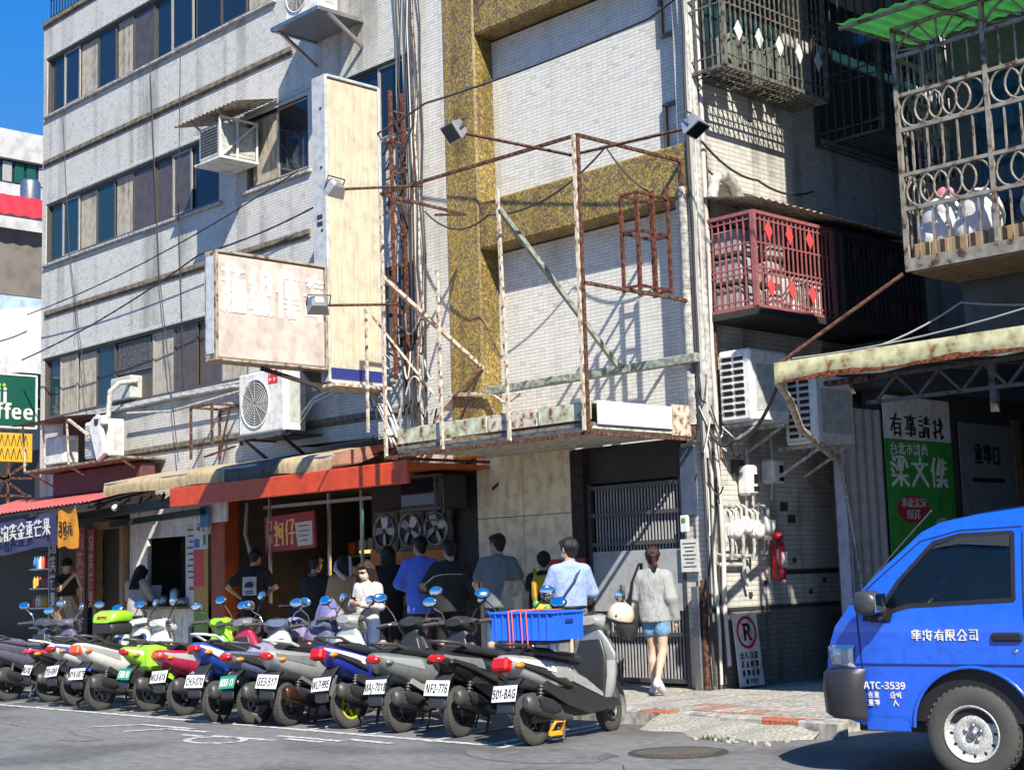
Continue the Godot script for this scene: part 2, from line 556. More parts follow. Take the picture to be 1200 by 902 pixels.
func make_materials() -> void:
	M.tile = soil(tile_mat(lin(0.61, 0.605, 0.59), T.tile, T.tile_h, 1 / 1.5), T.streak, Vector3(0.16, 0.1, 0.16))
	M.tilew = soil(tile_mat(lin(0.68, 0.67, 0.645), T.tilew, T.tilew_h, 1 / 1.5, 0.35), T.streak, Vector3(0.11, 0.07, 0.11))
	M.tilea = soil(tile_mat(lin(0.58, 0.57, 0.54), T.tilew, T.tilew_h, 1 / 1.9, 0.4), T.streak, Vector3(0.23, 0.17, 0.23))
	M.mosaic = soil(tri_mat(lin(0.84, 0.80, 0.74), T.mosaic, 1 / 1.5, 0.5), T.streak, Vector3(0.2, 0.2, 0.2))
	M.conc = soil(tri_mat(lin(0.42, 0.41, 0.38), T.conc, 0.6, 0.9), T.streak, Vector3(0.3, 0.3, 0.3))
	M.concd = tri_mat(lin(0.2, 0.19, 0.17), T.conc, 0.6, 0.9)
	M.ledge = tri_mat(lin(0.20, 0.17, 0.13), T.conc, 0.6, 0.9)
	M.asphalt = soil(tri_mat(lin(0.215, 0.213, 0.212), T.asphalt, 1.1, 0.9), T.patch, Vector3(0.11, 0.11, 0.11))
	M.line = soil(tri_mat(lin(0.62, 0.62, 0.60), T.conc, 0.9, 0.8), T.dust, Vector3(1.7, 1.7, 1.7))
	M.rust = tri_mat(Color(0.78, 0.72, 0.68), T.rust, 1.6, 0.85)
	M.rustred = tri_mat(Color(0.80, 0.62, 0.56), T.rust, 1.6, 0.8)
	M.greyrust = tri_mat(Color(1, 1, 1), T.greyrust, 1.1, 0.7)
	M.paintrust = tri_mat(Color(1, 1, 1), T.paintrust, 0.9, 0.7)
	M.greenpaint = tri_mat(lin(0.30, 0.33, 0.27), T.conc, 1.0, 0.6)
	M.black = mat(lin(0.008, 0.008, 0.009), 0.55)
	M.blackp = tri_mat(lin(0.026, 0.026, 0.028), T.dust, 2.0, 0.42, 0.0, false)
	M.rubber = tri_mat(lin(0.055, 0.053, 0.05), T.dust, 3.0, 0.85, 0.0, false)
	M.wire = mat(lin(0.03, 0.03, 0.032), 0.6)
	M.wiregrey = mat(lin(0.3, 0.3, 0.3), 0.6)
	M.wirewhite = soil(mat(lin(0.55, 0.54, 0.5), 0.6), T.streak, Vector3(0.5, 0.3, 0.5))
	M.pipe = soil(tri_mat(lin(0.5, 0.5, 0.48), T.conc, 1.0, 0.5), T.streak, Vector3(0.6, 0.3, 0.6))
	M.alu = tri_mat(lin(0.45, 0.45, 0.44), T.dust, 1.0, 0.45, 0.6)
	M.steel = tri_mat(lin(0.38, 0.38, 0.38), T.dust, 1.0, 0.35, 0.9)
	M.chrome = mat(lin(0.7, 0.7, 0.7), 0.12, 1.0)
	M.mirror = mat(lin(0.8, 0.85, 0.9), 0.04, 1.0)
	M.glass = mat(lin(0.010, 0.017, 0.028), 0.06)
	M.glass.metallic_specular = 0.55
	M.glassb = mat(lin(0.01, 0.035, 0.045), 0.08)
	M.glassb.metallic_specular = 0.5
	M.vanglass = mat(lin(0.006, 0.010, 0.010), 0.03)
	M.vanglass.transparency = BaseMaterial3D.TRANSPARENCY_ALPHA
	M.vanglass.albedo_color.a = 0.5
	M.glassr = tri_mat(lin(0.085, 0.066, 0.055), T.mott, 0.5, 0.18)
	M.cream = soil(tri_mat(lin(0.42, 0.38, 0.30), T.mott, 0.7, 0.5), T.streak, Vector3(0.9, 0.4, 0.9))
	M.frame = tri_mat(lin(0.11, 0.10, 0.09), T.dust, 1.0, 0.45, 0.4)
	M.framel = tri_mat(lin(0.42, 0.40, 0.36), T.dust, 1.0, 0.45, 0.3)
	M.white = soil(tri_mat(lin(0.70, 0.70, 0.67), T.dust, 0.9, 0.45), T.streak, Vector3(0.5, 0.4, 0.5))
	M.acw = tri_mat(lin(0.70, 0.69, 0.66), T.mott, 0.9, 0.5)
	M.acg = tri_mat(lin(0.45, 0.47, 0.44), T.mott, 0.9, 0.5)
	M.beige = soil(tri_mat(lin(0.55, 0.49, 0.37), T.dust, 0.5, 0.5), T.dust, Vector3(2.0, 0.15, 2.0))
	M.pink = soil(tri_mat(lin(0.58, 0.495, 0.445), T.dust, 0.5, 0.45), T.mott, Vector3(0.5, 0.3, 0.5))
	M.faded = tri_mat(lin(0.65, 0.61, 0.58), T.mott, 1.5, 0.5)
	M.beigewall = soil(tri_mat(lin(0.88, 0.73, 0.48), T.mott, 0.6, 0.7), T.dust, Vector3(0.6, 0.3, 0.6))
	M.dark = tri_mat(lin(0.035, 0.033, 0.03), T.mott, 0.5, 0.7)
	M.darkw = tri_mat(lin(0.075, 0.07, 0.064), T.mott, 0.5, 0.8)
	M.orange = tri_mat(lin(0.58, 0.058, 0.010), T.mott, 0.5, 0.45)
	M.orangec = tri_mat(lin(0.50, 0.12, 0.02), T.mott, 0.5, 0.5)
	M.canvasy = soil(tri_mat(lin(0.46, 0.36, 0.20), T.mott, 0.8, 0.85), T.streak, Vector3(0.9, 0.9, 0.9))
	M.canvask = soil(tri_mat(lin(0.09, 0.085, 0.08), T.mott, 0.8, 0.85), T.streak, Vector3(0.9, 0.9, 0.9))
	M.redroof = tri_mat(lin(0.52, 0.11, 0.11), T.mott, 0.5, 0.6)
	M.maroon = tri_mat(lin(0.10, 0.035, 0.035), T.mott, 0.5, 0.7)
	M.wood = tri_mat(lin(0.30, 0.19, 0.09), T.mott, 1.0, 0.6)
	M.red = mat(lin(0.55, 0.02, 0.025), 0.4)
	M.yellow = mat(lin(0.55, 0.33, 0.03), 0.5)
	M.blue = mat(lin(0.04, 0.16, 0.35), 0.5)
	M.navy = tri_mat(lin(0.035, 0.04, 0.11), T.mott, 0.9, 0.8)
	M.green = mat(lin(0.03, 0.22, 0.05), 0.5)
	M.greensign = mat(lin(0.008, 0.075, 0.052), 0.35)
	M.paper = tri_mat(lin(0.62, 0.61, 0.58), T.dust, 1.0, 0.7)
	M.skin = mat(lin(0.46, 0.28, 0.19), 0.55)
	M.skin.subsurf_scatter_enabled = true
	M.skin.subsurf_scatter_strength = 0.15
	M.hair = hairy(lin(0.010, 0.008, 0.007))
	M.hairb = hairy(lin(0.09, 0.035, 0.02))
	M.lens = mat(lin(0.45, 0.01, 0.012), 0.15)
	M.amber = mat(lin(0.65, 0.22, 0.02), 0.2)
	M.clear = mat(lin(0.55, 0.57, 0.58), 0.1)
	M.clear.metallic = 0.5
	M.plate = tri_mat(lin(0.70, 0.70, 0.68), T.dust, 3.0, 0.4, 0.0, false)
	M.plateg = mat(lin(0.02, 0.25, 0.15), 0.4)
	M.lime = paint(lin(0.30, 0.62, 0.03))
	M.engine = tri_mat(lin(0.10, 0.10, 0.10), T.dust, 3.0, 0.5, 0.5, false)
	M.tubl = mat(lin(0.6, 0.9, 0.85), 0.4)
	M.tubl.emission_enabled = true
	M.tubl.emission = Color(0.55, 0.95, 0.85)
	M.tubl.emission_energy_multiplier = 0.7

# ---------- lettering: strokes on a ten by ten grid ----------
const GLYPH := {
	"有": "0292 5007 3439 34848978 3686 3888", "事": "0191 5059 5948 2272742422 1585 8588 0696 1888", "請": "1020 0232 0434 0737390907 4191 5282 4393 7063 4549 45858978 4686 4787",
	"找": "0232 2129 2918 0746 4393 6079 7998 8456 7182", "台": "5013 1383 7284 1585891915", "北": "3039 0333 0836 6069 6899 9897 9263", "市": "5052 0292 2428 2484 8487 5059",
	"議": "1020 0232 0434 0737390907 4292 5152 7182 4494 4696 7079 5889", "員": "2070722220 1383871713 1484 1585 3709 6799", "梁": "1021 0223 0415 3070 7064 5034 8193 0696 5059 5609 5699", "文": "5052 0292 7209 2299",
	"傑": "2004 1319 5035 4252 5245 7075 6393 6191 3797 6459 6739 6799", "專": "1181 5058 2272752522 2474 1686 0797 6769 2829", "線": "2003 0323 2306 0626 2629 0708 4749 6051 5181 8185 5155 5585 5383 6569 5648 6799",
	"服": "0109 0131 3139 0333 0535 5059 5080 8083 5484 8459 5499", "務": "0030 3013 0444 2429 2409 6051 5191 8163 4696 7069 8689", "詢": "1020 0232 0434 0737390907 5041 5191 9199 9988 5474775754",
	"麵": "0141 2025 0343 0545 2506 0639 3609 5191 7153 5393 5359 9399 5999 6369 8389 6585", "傳": "2004 1319 3191 6058 4282854542 4484 3696 3797 7779 4859", "奇": "1181 5022 5282 0494 1656581816 7479 7968",
	"華": "0191 3002 6062 0393 0595 5059 2325 7375 0797", "海": "0112 0314 0917 4031 4191 4247 4282 8279 3595 4779", "限": "0009 0030 3013 1335 3516 4080 8084 4484 4049 4959 4282 8566 5599", "公": "4005 5095 4519 1979 6589", "司": "0080 8089 8978 1252 1555 5558 1858 1518",
	"出": "5059 1114 1484 8481 0609 0999 9996", "入": "2040 4009 4399", "口": "1181891911", "禁": "0141 2024 5191 7075 1585 0797 5759 2619", "止": "5059 5484 2429 0999", "停": "2004 1319 6061 3292 4373754543 3637 3696 4888 6869", "車": "0191 5059 1282 1286 8286 1686 1484 0797",
	"泡": "0112 0314 0917 5032 4191 9188 4464 6467 4449 4999 9997", "芙": "0191 3002 6062 0696 1484 5036 5609 5699", "金": "5003 5093 2474 1686 5459 0999 2738 7768", "芒": "0191 3002 6062 0494 2429 2989", "果": "2070 2024 7074 2272 2474 0595 5059 5509 5599",
	"元": "2272 0494 3409 6469 6999 9997", "蚵": "0242 0244 4245 0545 2029 0949 5191 8189 5373 7376 5676 5356", "仔": "2004 1319 4080 8063 6369 6958 3595", "自": "5042 2272792922 2474 2676", "重": "1070 0292 2373762623 2575 5059 1787 0999", "噸": "0232373702 4282 4347 7379 5080 6488",
}

func glyphs(mb: MB, text: String, xf: Transform3D, size: Vector2, gap: float, weight: float, depth := 0.003, down := false) -> void:
	# xf: origin at the top left of the first character, x to the right, y up, z out of the board
	var pen := Vector2.ZERO
	var lay := 0
	for ch in text:
		if GLYPH.has(ch):
			for st in (GLYPH[ch] as String).split(" "):
				for i in range(0, st.length() - 3, 2):
					var a := pen + Vector2(st[i].to_int(), -st[i + 1].to_int()) / 9.0 * size
					var b := pen + Vector2(st[i + 2].to_int(), -st[i + 3].to_int()) / 9.0 * size
					var d := b - a
					var l := d.length()
					if l < 1e-5:
						continue
					d /= l
					var m := (a + b) * 0.5
					var bas := Basis(Vector3(d.x, d.y, 0), Vector3(-d.y, d.x, 0), Vector3(0, 0, 1))
					lay += 1
					var dp := depth + 0.00025 * (lay % 17)
					mb.box(xf * Vector3(m.x, m.y, dp * 0.5), Vector3(l + weight * 0.7, weight * (0.68 if absf(d.y) < 0.25 else 1.0), dp), xf.basis.orthonormalized() * bas)
		if down:
			pen.y -= size.y + gap
		else:
			pen.x += size.x + gap

func latin(text: String, height: float, depth := 0.003, bold := true) -> TextMesh:
	var t := TextMesh.new()
	var f := SystemFont.new()
	f.font_names = PackedStringArray(["Droid Sans"])
	f.font_weight = 700 if bold else 400
	t.font = f
	t.font_size = 32
	t.pixel_size = height / 23.0
	t.text = text
	t.depth = depth
	t.curve_step = 4.0
	return t

func frame_xf(o: Vector3, right: Vector3, up: Vector3) -> Transform3D:
	var r := right.normalized()
	var u := up.normalized()
	return Transform3D(Basis(r, u, r.cross(u)), o)

func xb(a: Vector3, b: Vector3, w: float, mb: MB, d := -1.0) -> void:
	# a square bar from a to b
	var t := (b - a)
	var l := t.length()
	t /= l
	var s := t.cross(Vector3.UP if absf(t.y) < 0.95 else Vector3.BACK).normalized()
	mb.box((a + b) * 0.5, Vector3(w, d if d > 0 else w, l), Basis(s, t.cross(s), t))

func sag(a: Vector3, b: Vector3, drop: float, k := 10) -> Array:
	var p := []
	for i in k + 1:
		var t := float(i) / k
		p.append(a.lerp(b, t) + Vector3(0, -drop * 4.0 * t * (1.0 - t), 0))
	return p

func _ready() -> void:
	# camera: 25 mm lens on a four-thirds sensor, eye height, a touch of roll
	var cam := Camera3D.new()
	cam.name = "camera"
	cam.position = Vector3(10.941, 1.5, 13.64)
	cam.rotation = Vector3(deg_to_rad(7.372), deg_to_rad(45.567), deg_to_rad(-1.806))
	cam.fov = 29.155
	cam.near = 0.1
	cam.far = 400.0
	add_child(cam)
	cam.current = true
	var env := Environment.new()
	env.background_mode = Environment.BG_SKY
	var sm := ProceduralSkyMaterial.new()
	sm.sky_top_color = lin(0.003, 0.112, 0.36)
	sm.sky_horizon_color = lin(0.36, 0.42, 0.48)
	sm.sky_curve = 0.08
	sm.sky_energy_multiplier = 1.0
	sm.ground_bottom_color = lin(0.05, 0.05, 0.05)
	sm.ground_horizon_color = lin(0.16, 0.17, 0.18)
	env.sky = Sky.new()
	env.sky.sky_material = sm
	env.tonemap_mode = Environment.TONE_MAPPER_LINEAR
	env.tonemap_exposure = 2.25
	env.sdfgi_enabled = true
	env.ssao_enabled = true
	env.ssil_enabled = true
	var we := WorldEnvironment.new()
	we.name = "environment"
	we.environment = env
	add_child(we)
	var sun := DirectionalLight3D.new()
	sun.name = "sun"
	sun.light_energy = 1.3
	sun.light_color = Color(1.0, 0.968, 0.91)
	sun.light_angular_distance = 0.5
	sun.shadow_enabled = true
	add_child(sun)
	sun.look_at_from_position(Vector3.ZERO, Vector3(-1.71, -1.8, -1.0))

	rng.seed = 77
	make_textures()
	make_materials()
	ground()
	grey_building()
	yellow_building()
	alley_building()
	right_building()
	far_buildings()
	canopies()
	sign_frame()
	signs()
	air_conditioners()
	shops()
	alley_things()
	street_things()
	blue_van()
	all_scooters()
	all_people()
	cables()

# ---------- ground ----------
func ground() -> void:
	var mb := MB.new()
	mb.quad(Vector3(-150, 0, 120), Vector3(120, 0, 120), Vector3(120, 0, -120), Vector3(-150, 0, -120), Vector3.UP)
	struct("road", mb, M.asphalt)
	# sidewalk slab with its kerb, then separate pavers where they can be told apart
	mb = MB.new()
	mb.span(Vector3(-40, -0.2, -5.0), Vector3(-1.6, 0.138, 2.02))
	mb.span(Vector3(-1.6, -0.2, -5.0), Vector3(0.5, 0.126, 2.0))
	mb.span(Vector3(0.5, -0.2, -14.0), Vector3(3.2, 0.126, 2.28))
	mb.span(Vector3(-17.0, 0.1, -4.6), Vector3(-1.75, 0.28, 1.62))
	var walk := struct("sidewalk", mb, M.conc)
	var shapes := []
	for k in 3:
		var p := MB.new()
		p.bbox(Vector3.ZERO, Vector3(0.292, 0.03, 0.292), 0.006)
		shapes.append(p.mesh())
	var tones := [tri_mat(lin(0.40, 0.385, 0.35), T.conc, 1.1, 0.9), tri_mat(lin(0.34, 0.33, 0.30), T.conc, 1.3, 0.9), tri_mat(lin(0.43, 0.40, 0.35), T.conc, 0.9, 0.9), tri_mat(lin(0.36, 0.22, 0.17), T.conc, 1.3, 0.9)]
	var x := -1.45
	while x < 3.1:
		var z := -0.9 if x > 0.4 else -0.05
		while z < 2.05:
			var lim := 1.87 if x < 0.5 else 2.1
			if z < lim and not (z < 0.1 and x < 0.35 and x > -0.1):
				var t: Material = tones[rng.randi() % 3]
				if z > 1.2 and x > 1.2 and x < 2.2 and rng.randf() < 0.65:
					t = tones[3]
				var o := part("paver", shapes[0], t, walk)
				o.position = Vector3(x, 0.126 + rng.randf() * 0.004, z)
				o.rotation = Vector3(rng.randf_range(-0.008, 0.008), rng.randf_range(-0.01, 0.01), rng.randf_range(-0.008, 0.008))
			z += 0.3
		x += 0.3
	# kerb stones
	mb = MB.new()
	mb.bbox(Vector3.ZERO, Vector3(0.99, 0.25, 0.16), 0.015)
	var ks := mb.mesh()
	mb = MB.new()
	mb.span(Vector3(-40, -0.1, 2.03), Vector3(-8.05, 0.14, 2.17))
	var kerb := struct("kerb", mb, M.conc)
	for i in 9:
		var o := part("kerb_stone", ks, M.conc, kerb)
		o.position = Vector3(-7.5 + i, 0.02, 2.1 + rng.randf() * 0.008)
	var redk := tri_mat(lin(0.42, 0.14, 0.07), T.conc, 2.0, 0.85)
	for i in 2:
		var o := part("kerb_stone", ks, redk if i == 0 else M.conc, kerb)
		o.scale.x = 0.42 if i == 0 else 0.62
		o.position = Vector3(1.22 if i == 0 else 0.75 + 1.06, 0.02, 2.2 + 0.02 * i)
		o.rotation.y = -0.06
	for i in 3:
		var o := part("kerb_stone", ks, redk if i == 1 else M.conc, kerb)
		o.scale.x = 0.5
		o.position = Vector3(2.36 + i * 0.42, 0.02, 2.31 + i * 0.02)
		o.rotation.y = -0.05
	var red := part("red_stripe", stripe(Vector3(1.75, 0.1475, 2.12), Vector3(3.2, 0.1475, 2.27), 0.1, 5), tri_mat(lin(0.55, 0.15, 0.07), T.conc, 1.2, 0.8), kerb)
	# rough mortar ramp poured against the kerb
	mb = MB.new()
	var rows := []
	var r := RandomNumberGenerator.new()
	r.seed = 5
	for j in 15:
		var row := PackedVector3Array()
		var t := j / 14.0
		for i in 70:
			var s := i / 69.0
			var xx := lerpf(1.3, 3.25, s)
			var zend := 2.62 + 0.5 * sin(s * PI) * s + 0.08 * sin(s * 17.0)
			var y := lerpf(0.132, 0.003, pow(t, 0.85)) + (r.randf() - 0.5) * 0.005 * sin(t * PI) + 0.010 * sin(s * 23.0 + t * 5.0) * sin(t * PI)
			row.append(Vector3(xx, y, lerpf(2.27, zend, t)))
		rows.append(row)
	mb.grid(rows, false)
	var ramp := struct("mortar_ramp", mb, tri_mat(lin(0.36, 0.345, 0.30), T.conc, 2.4, 0.95))
	mb = MB.new()
	for i in 26:
		var s := r.randf()
		var p := Vector3(lerpf(2.3, 3.2, s), 0.01, 2.72 + 0.35 * r.randf() + 0.1 * s)
		mb.ell(p, Vector3(0.012 + r.randf() * 0.03, 0.012 + r.randf() * 0.02, 0.012 + r.randf() * 0.025), Basis(), 6, 4)
	var grit := part("rubble", mb, tri_mat(lin(0.40, 0.38, 0.33), T.conc, 3.0, 0.95))
	grit.set_meta("kind", "stuff")
	tag(grit, "crumbled pale mortar bits at the foot of the ramp", "rubble")
	# weeds in the gutter
	mb = MB.new()
	for i in 60:
		var b := Vector3(r.randf_range(2.35, 2.75), 0.01, r.randf_range(2.98, 3.08))
		var a := r.randf() * TAU
		var tip := b + Vector3(cos(a) * 0.03, r.randf_range(0.03, 0.07), sin(a) * 0.03)
		var sd := Vector3(-sin(a), 0, cos(a)) * 0.005
		mb.tri(b - sd, b + sd, tip, Vector3.UP, Vector3.UP, Vector3.UP)
	var wd := part("weeds", mb, mat(lin(0.10, 0.16, 0.04), 0.8))
	wd.set_meta("kind", "stuff")
	tag(wd, "thin green weeds growing in the gutter by the mortar ramp", "weeds")
	# painted parking bays
	mb = MB.new()
	lines(mb, [[Vector3(-22, 0, 4.62), Vector3(0.95, 0, 4.33)], [Vector3(0.98, 0, 4.3), Vector3(0.6, 0, 2.3)]], 0.1)
	for i in 14:
		var xx := -11.5 + i * 0.98
		lines(mb, [[Vector3(xx, 0, 4.42), Vector3(xx - 0.42, 0, 2.4)]], 0.08)
	struct("parking_markings", mb, M.line)
	mb = MB.new()
	# characters painted on the asphalt for the scooter bays, stretched along the road's width
	var words := [[Vector2(-4.25, 5.42), Vector2(-3.98, 4.95)], [Vector2(-3.98, 4.95), Vector2(-2.95, 4.92)], [Vector2(-3.42, 5.48), Vector2(-3.2, 5.05)], [Vector2(-3.2, 5.05), Vector2(-2.5, 5.03)], [Vector2(-2.55, 5.3), Vector2(-2.2, 5.3)], [Vector2(-2.15, 5.2), Vector2(-1.2, 5.12)], [Vector2(-1.5, 4.85), Vector2(-0.5, 4.83)], [Vector2(-1.2, 4.98), Vector2(-0.6, 4.98)], [Vector2(-0.55, 4.7), Vector2(0.1, 4.72)]]
	for w in words:
		lines(mb, [[Vector3(w[0].x, 0, w[0].y), Vector3(w[1].x, 0, w[1].y)]], 0.085)
	var ring := []
	for i in 17:
		var a := TAU * i / 16
		ring.append(Vector3(-1.75 + 0.36 * cos(a), 0, 5.42 + 0.24 * sin(a)))
	for i in 16:
		lines(mb, [[ring[i], ring[i + 1]]], 0.08)
	struct("road_lettering", mb, M.line)
	# manhole
	var mh := thing("manhole_cover", "round rusty iron manhole cover set in the asphalt by the kerb", "manhole cover", Vector3(2.82, 0.0, 3.87))
	mb = MB.new()
	mb.lathe([Vector2(0.42, 0.001), Vector2(0.42, 0.006), Vector2(0.345, 0.008), Vector2(0.335, 0.002)], 36, Transform3D())
	part("surround", mb, tri_mat(lin(0.05, 0.045, 0.04), T.conc, 2.0, 0.9), mh)
	mb = MB.new()
	mb.lathe([Vector2(0.33, 0.004), Vector2(0.33, 0.009), Vector2(0.001, 0.009)], 36, Transform3D())
	for i in 11:
		var zz := -0.27 + i * 0.054
		var l := sqrt(0.32 * 0.32 - zz * zz) * 2.0
		mb.bbox(Vector3(0, 0.012, zz), Vector3(l, 0.008, 0.022), 0.003, Basis(Vector3.UP, 0.3))
	part("lid", mb, tri_mat(lin(0.14, 0.12, 0.11), T.conc, 2.5, 0.7, 0.4), mh)
	# darker tar patches
	mb = MB.new()
	var poly := PackedVector2Array()
	for i in 20:
		var a := TAU * i / 20
		poly.append(Vector2(1.9 + cos(a) * (0.7 + 0.12 * r.randf()), 4.6 + sin(a) * (0.45 + 0.08 * r.randf())))
	var id := Geometry2D.triangulate_polygon(poly)
	for i in range(0, id.size(), 3):
		mb.tri(Vector3(poly[id[i]].x, 0.004, poly[id[i]].y), Vector3(poly[id[i + 1]].x, 0.004, poly[id[i + 1]].y), Vector3(poly[id[i + 2]].x, 0.004, poly[id[i + 2]].y), Vector3.UP, Vector3.UP, Vector3.UP)
	for e in [[-3.2, 6.1, 0.35, 0.2], [3.7, 4.75, 0.3, 0.2]]:
		poly = PackedVector2Array()
		for i in 16:
			var a := TAU * i / 16
			poly.append(Vector2(e[0] + cos(a) * e[2] * r.randf_range(0.7, 1.1), e[1] + sin(a) * e[3] * r.randf_range(0.7, 1.1)))
		id = Geometry2D.triangulate_polygon(poly)
		for i in range(0, id.size(), 3):
			mb.tri(Vector3(poly[id[i]].x, 0.004, poly[id[i]].y), Vector3(poly[id[i + 1]].x, 0.004, poly[id[i + 1]].y), Vector3(poly[id[i + 2]].x, 0.004, poly[id[i + 2]].y), Vector3.UP, Vector3.UP, Vector3.UP)
	var cracks := MB.new()
	for e in [[Vector3(-9.0, 0.005, 5.6), 0.06, 60], [Vector3(2.2, 0.005, 4.5), 0.3, 20]]:
		var p: Vector3 = e[0]
		var dir: float = e[1]
		for i in e[2]:
			var q := p + Vector3(cos(dir), 0, sin(dir)) * 0.12
			lines(cracks, [[p, q]], r.randf_range(0.003, 0.009))
			p = q
			dir += r.randf_range(-0.45, 0.45) + (e[1] - dir) * 0.3
	struct("road_cracks", cracks, mat(lin(0.05, 0.05, 0.05), 0.95))
	struct("road_patch", mb, soil(tri_mat(lin(0.20, 0.20, 0.20), T.asphalt, 1.4, 0.9), T.patch, Vector3(0.3, 0.3, 0.3)))

func stripe(a: Vector3, b: Vector3, w: float, sd: int) -> MB:
	# a worn painted stripe with a ragged edge
	var r := RandomNumberGenerator.new()
	r.seed = sd
	var mb := MB.new()
	var n := 40
	var side := (b - a).cross(Vector3.UP).normalized()
	var pa := a
	var w0 := w
	for i in n:
		var q := a.lerp(b, (i + 1.0) / n)
		var w1 := w * r.randf_range(0.35, 1.0)
		if r.randf() > 0.12:
			mb.quad(pa - side * w0 * 0.5, q - side * w1 * 0.5, q + side * w1 * 0.5, pa + side * w0 * 0.5, Vector3.UP)
		pa = q
		w0 = w1
	return mb

func lines(mb: MB, segs: Array, w: float) -> void:
	for s in segs:
		var a: Vector3 = s[0]
		var b: Vector3 = s[1]
		var side := (b - a).cross(Vector3.UP).normalized() * w * 0.5
		var up := Vector3(0, 0.004 + 0.0007 * (hash(a) % 5), 0)
		mb.quad(a - side + up, b - side + up, b + side + up, a + side + up, Vector3.UP)

# ---------- the grey tiled block ----------
func window(parent: Node3D, x0: float, x1: float, y0: float, y1: float, panes: Array, z := -0.09) -> void:
	# a sliding window band: frame, mullions and panes. panes: [x0, x1, material]
	var mb := MB.new()
	var w := 0.05
	mb.span(Vector3(x0, y0, z), Vector3(x1, y0 + w, z + 0.07))
	mb.span(Vector3(x0, y1 - w, z), Vector3(x1, y1, z + 0.07))
	mb.span(Vector3(x0, y0 + w, z), Vector3(x0 + w, y1 - w, z + 0.07))
	mb.span(Vector3(x1 - w, y0 + w, z), Vector3(x1, y1 - w, z + 0.07))
	mb.span(Vector3(x0, y0, -0.2), Vector3(x1, y1, z - 0.03))
	var fr := part("window", mb, M.frame, parent)
	for i in panes.size():
		var p: Array = panes[i]
		var m2 := MB.new()
		var dz := 0.0 if i % 2 == 0 else 0.022
		m2.span(Vector3(p[0] + 0.025, y0 + w + 0.03, z - 0.02 + dz), Vector3(p[1] - 0.025, y1 - w - 0.03, z + dz))
		part("pane", m2, p[2], fr)
		m2 = MB.new()
		for xx in [p[0], p[1]]:
			m2.span(Vector3(xx - 0.024, y0 + w, z - 0.025 + dz), Vector3(xx + 0.024, y1 - w, z + 0.018 + dz))
		for yy in [y0 + w + 0.018, y1 - w - 0.018]:
			m2.span(Vector3(p[0] + 0.025, yy - 0.017, z - 0.025 + dz), Vector3(p[1] - 0.025, yy + 0.017, z + 0.016 + dz))
		part("sash", m2, M.framel if i % 3 == 1 else M.frame, fr)

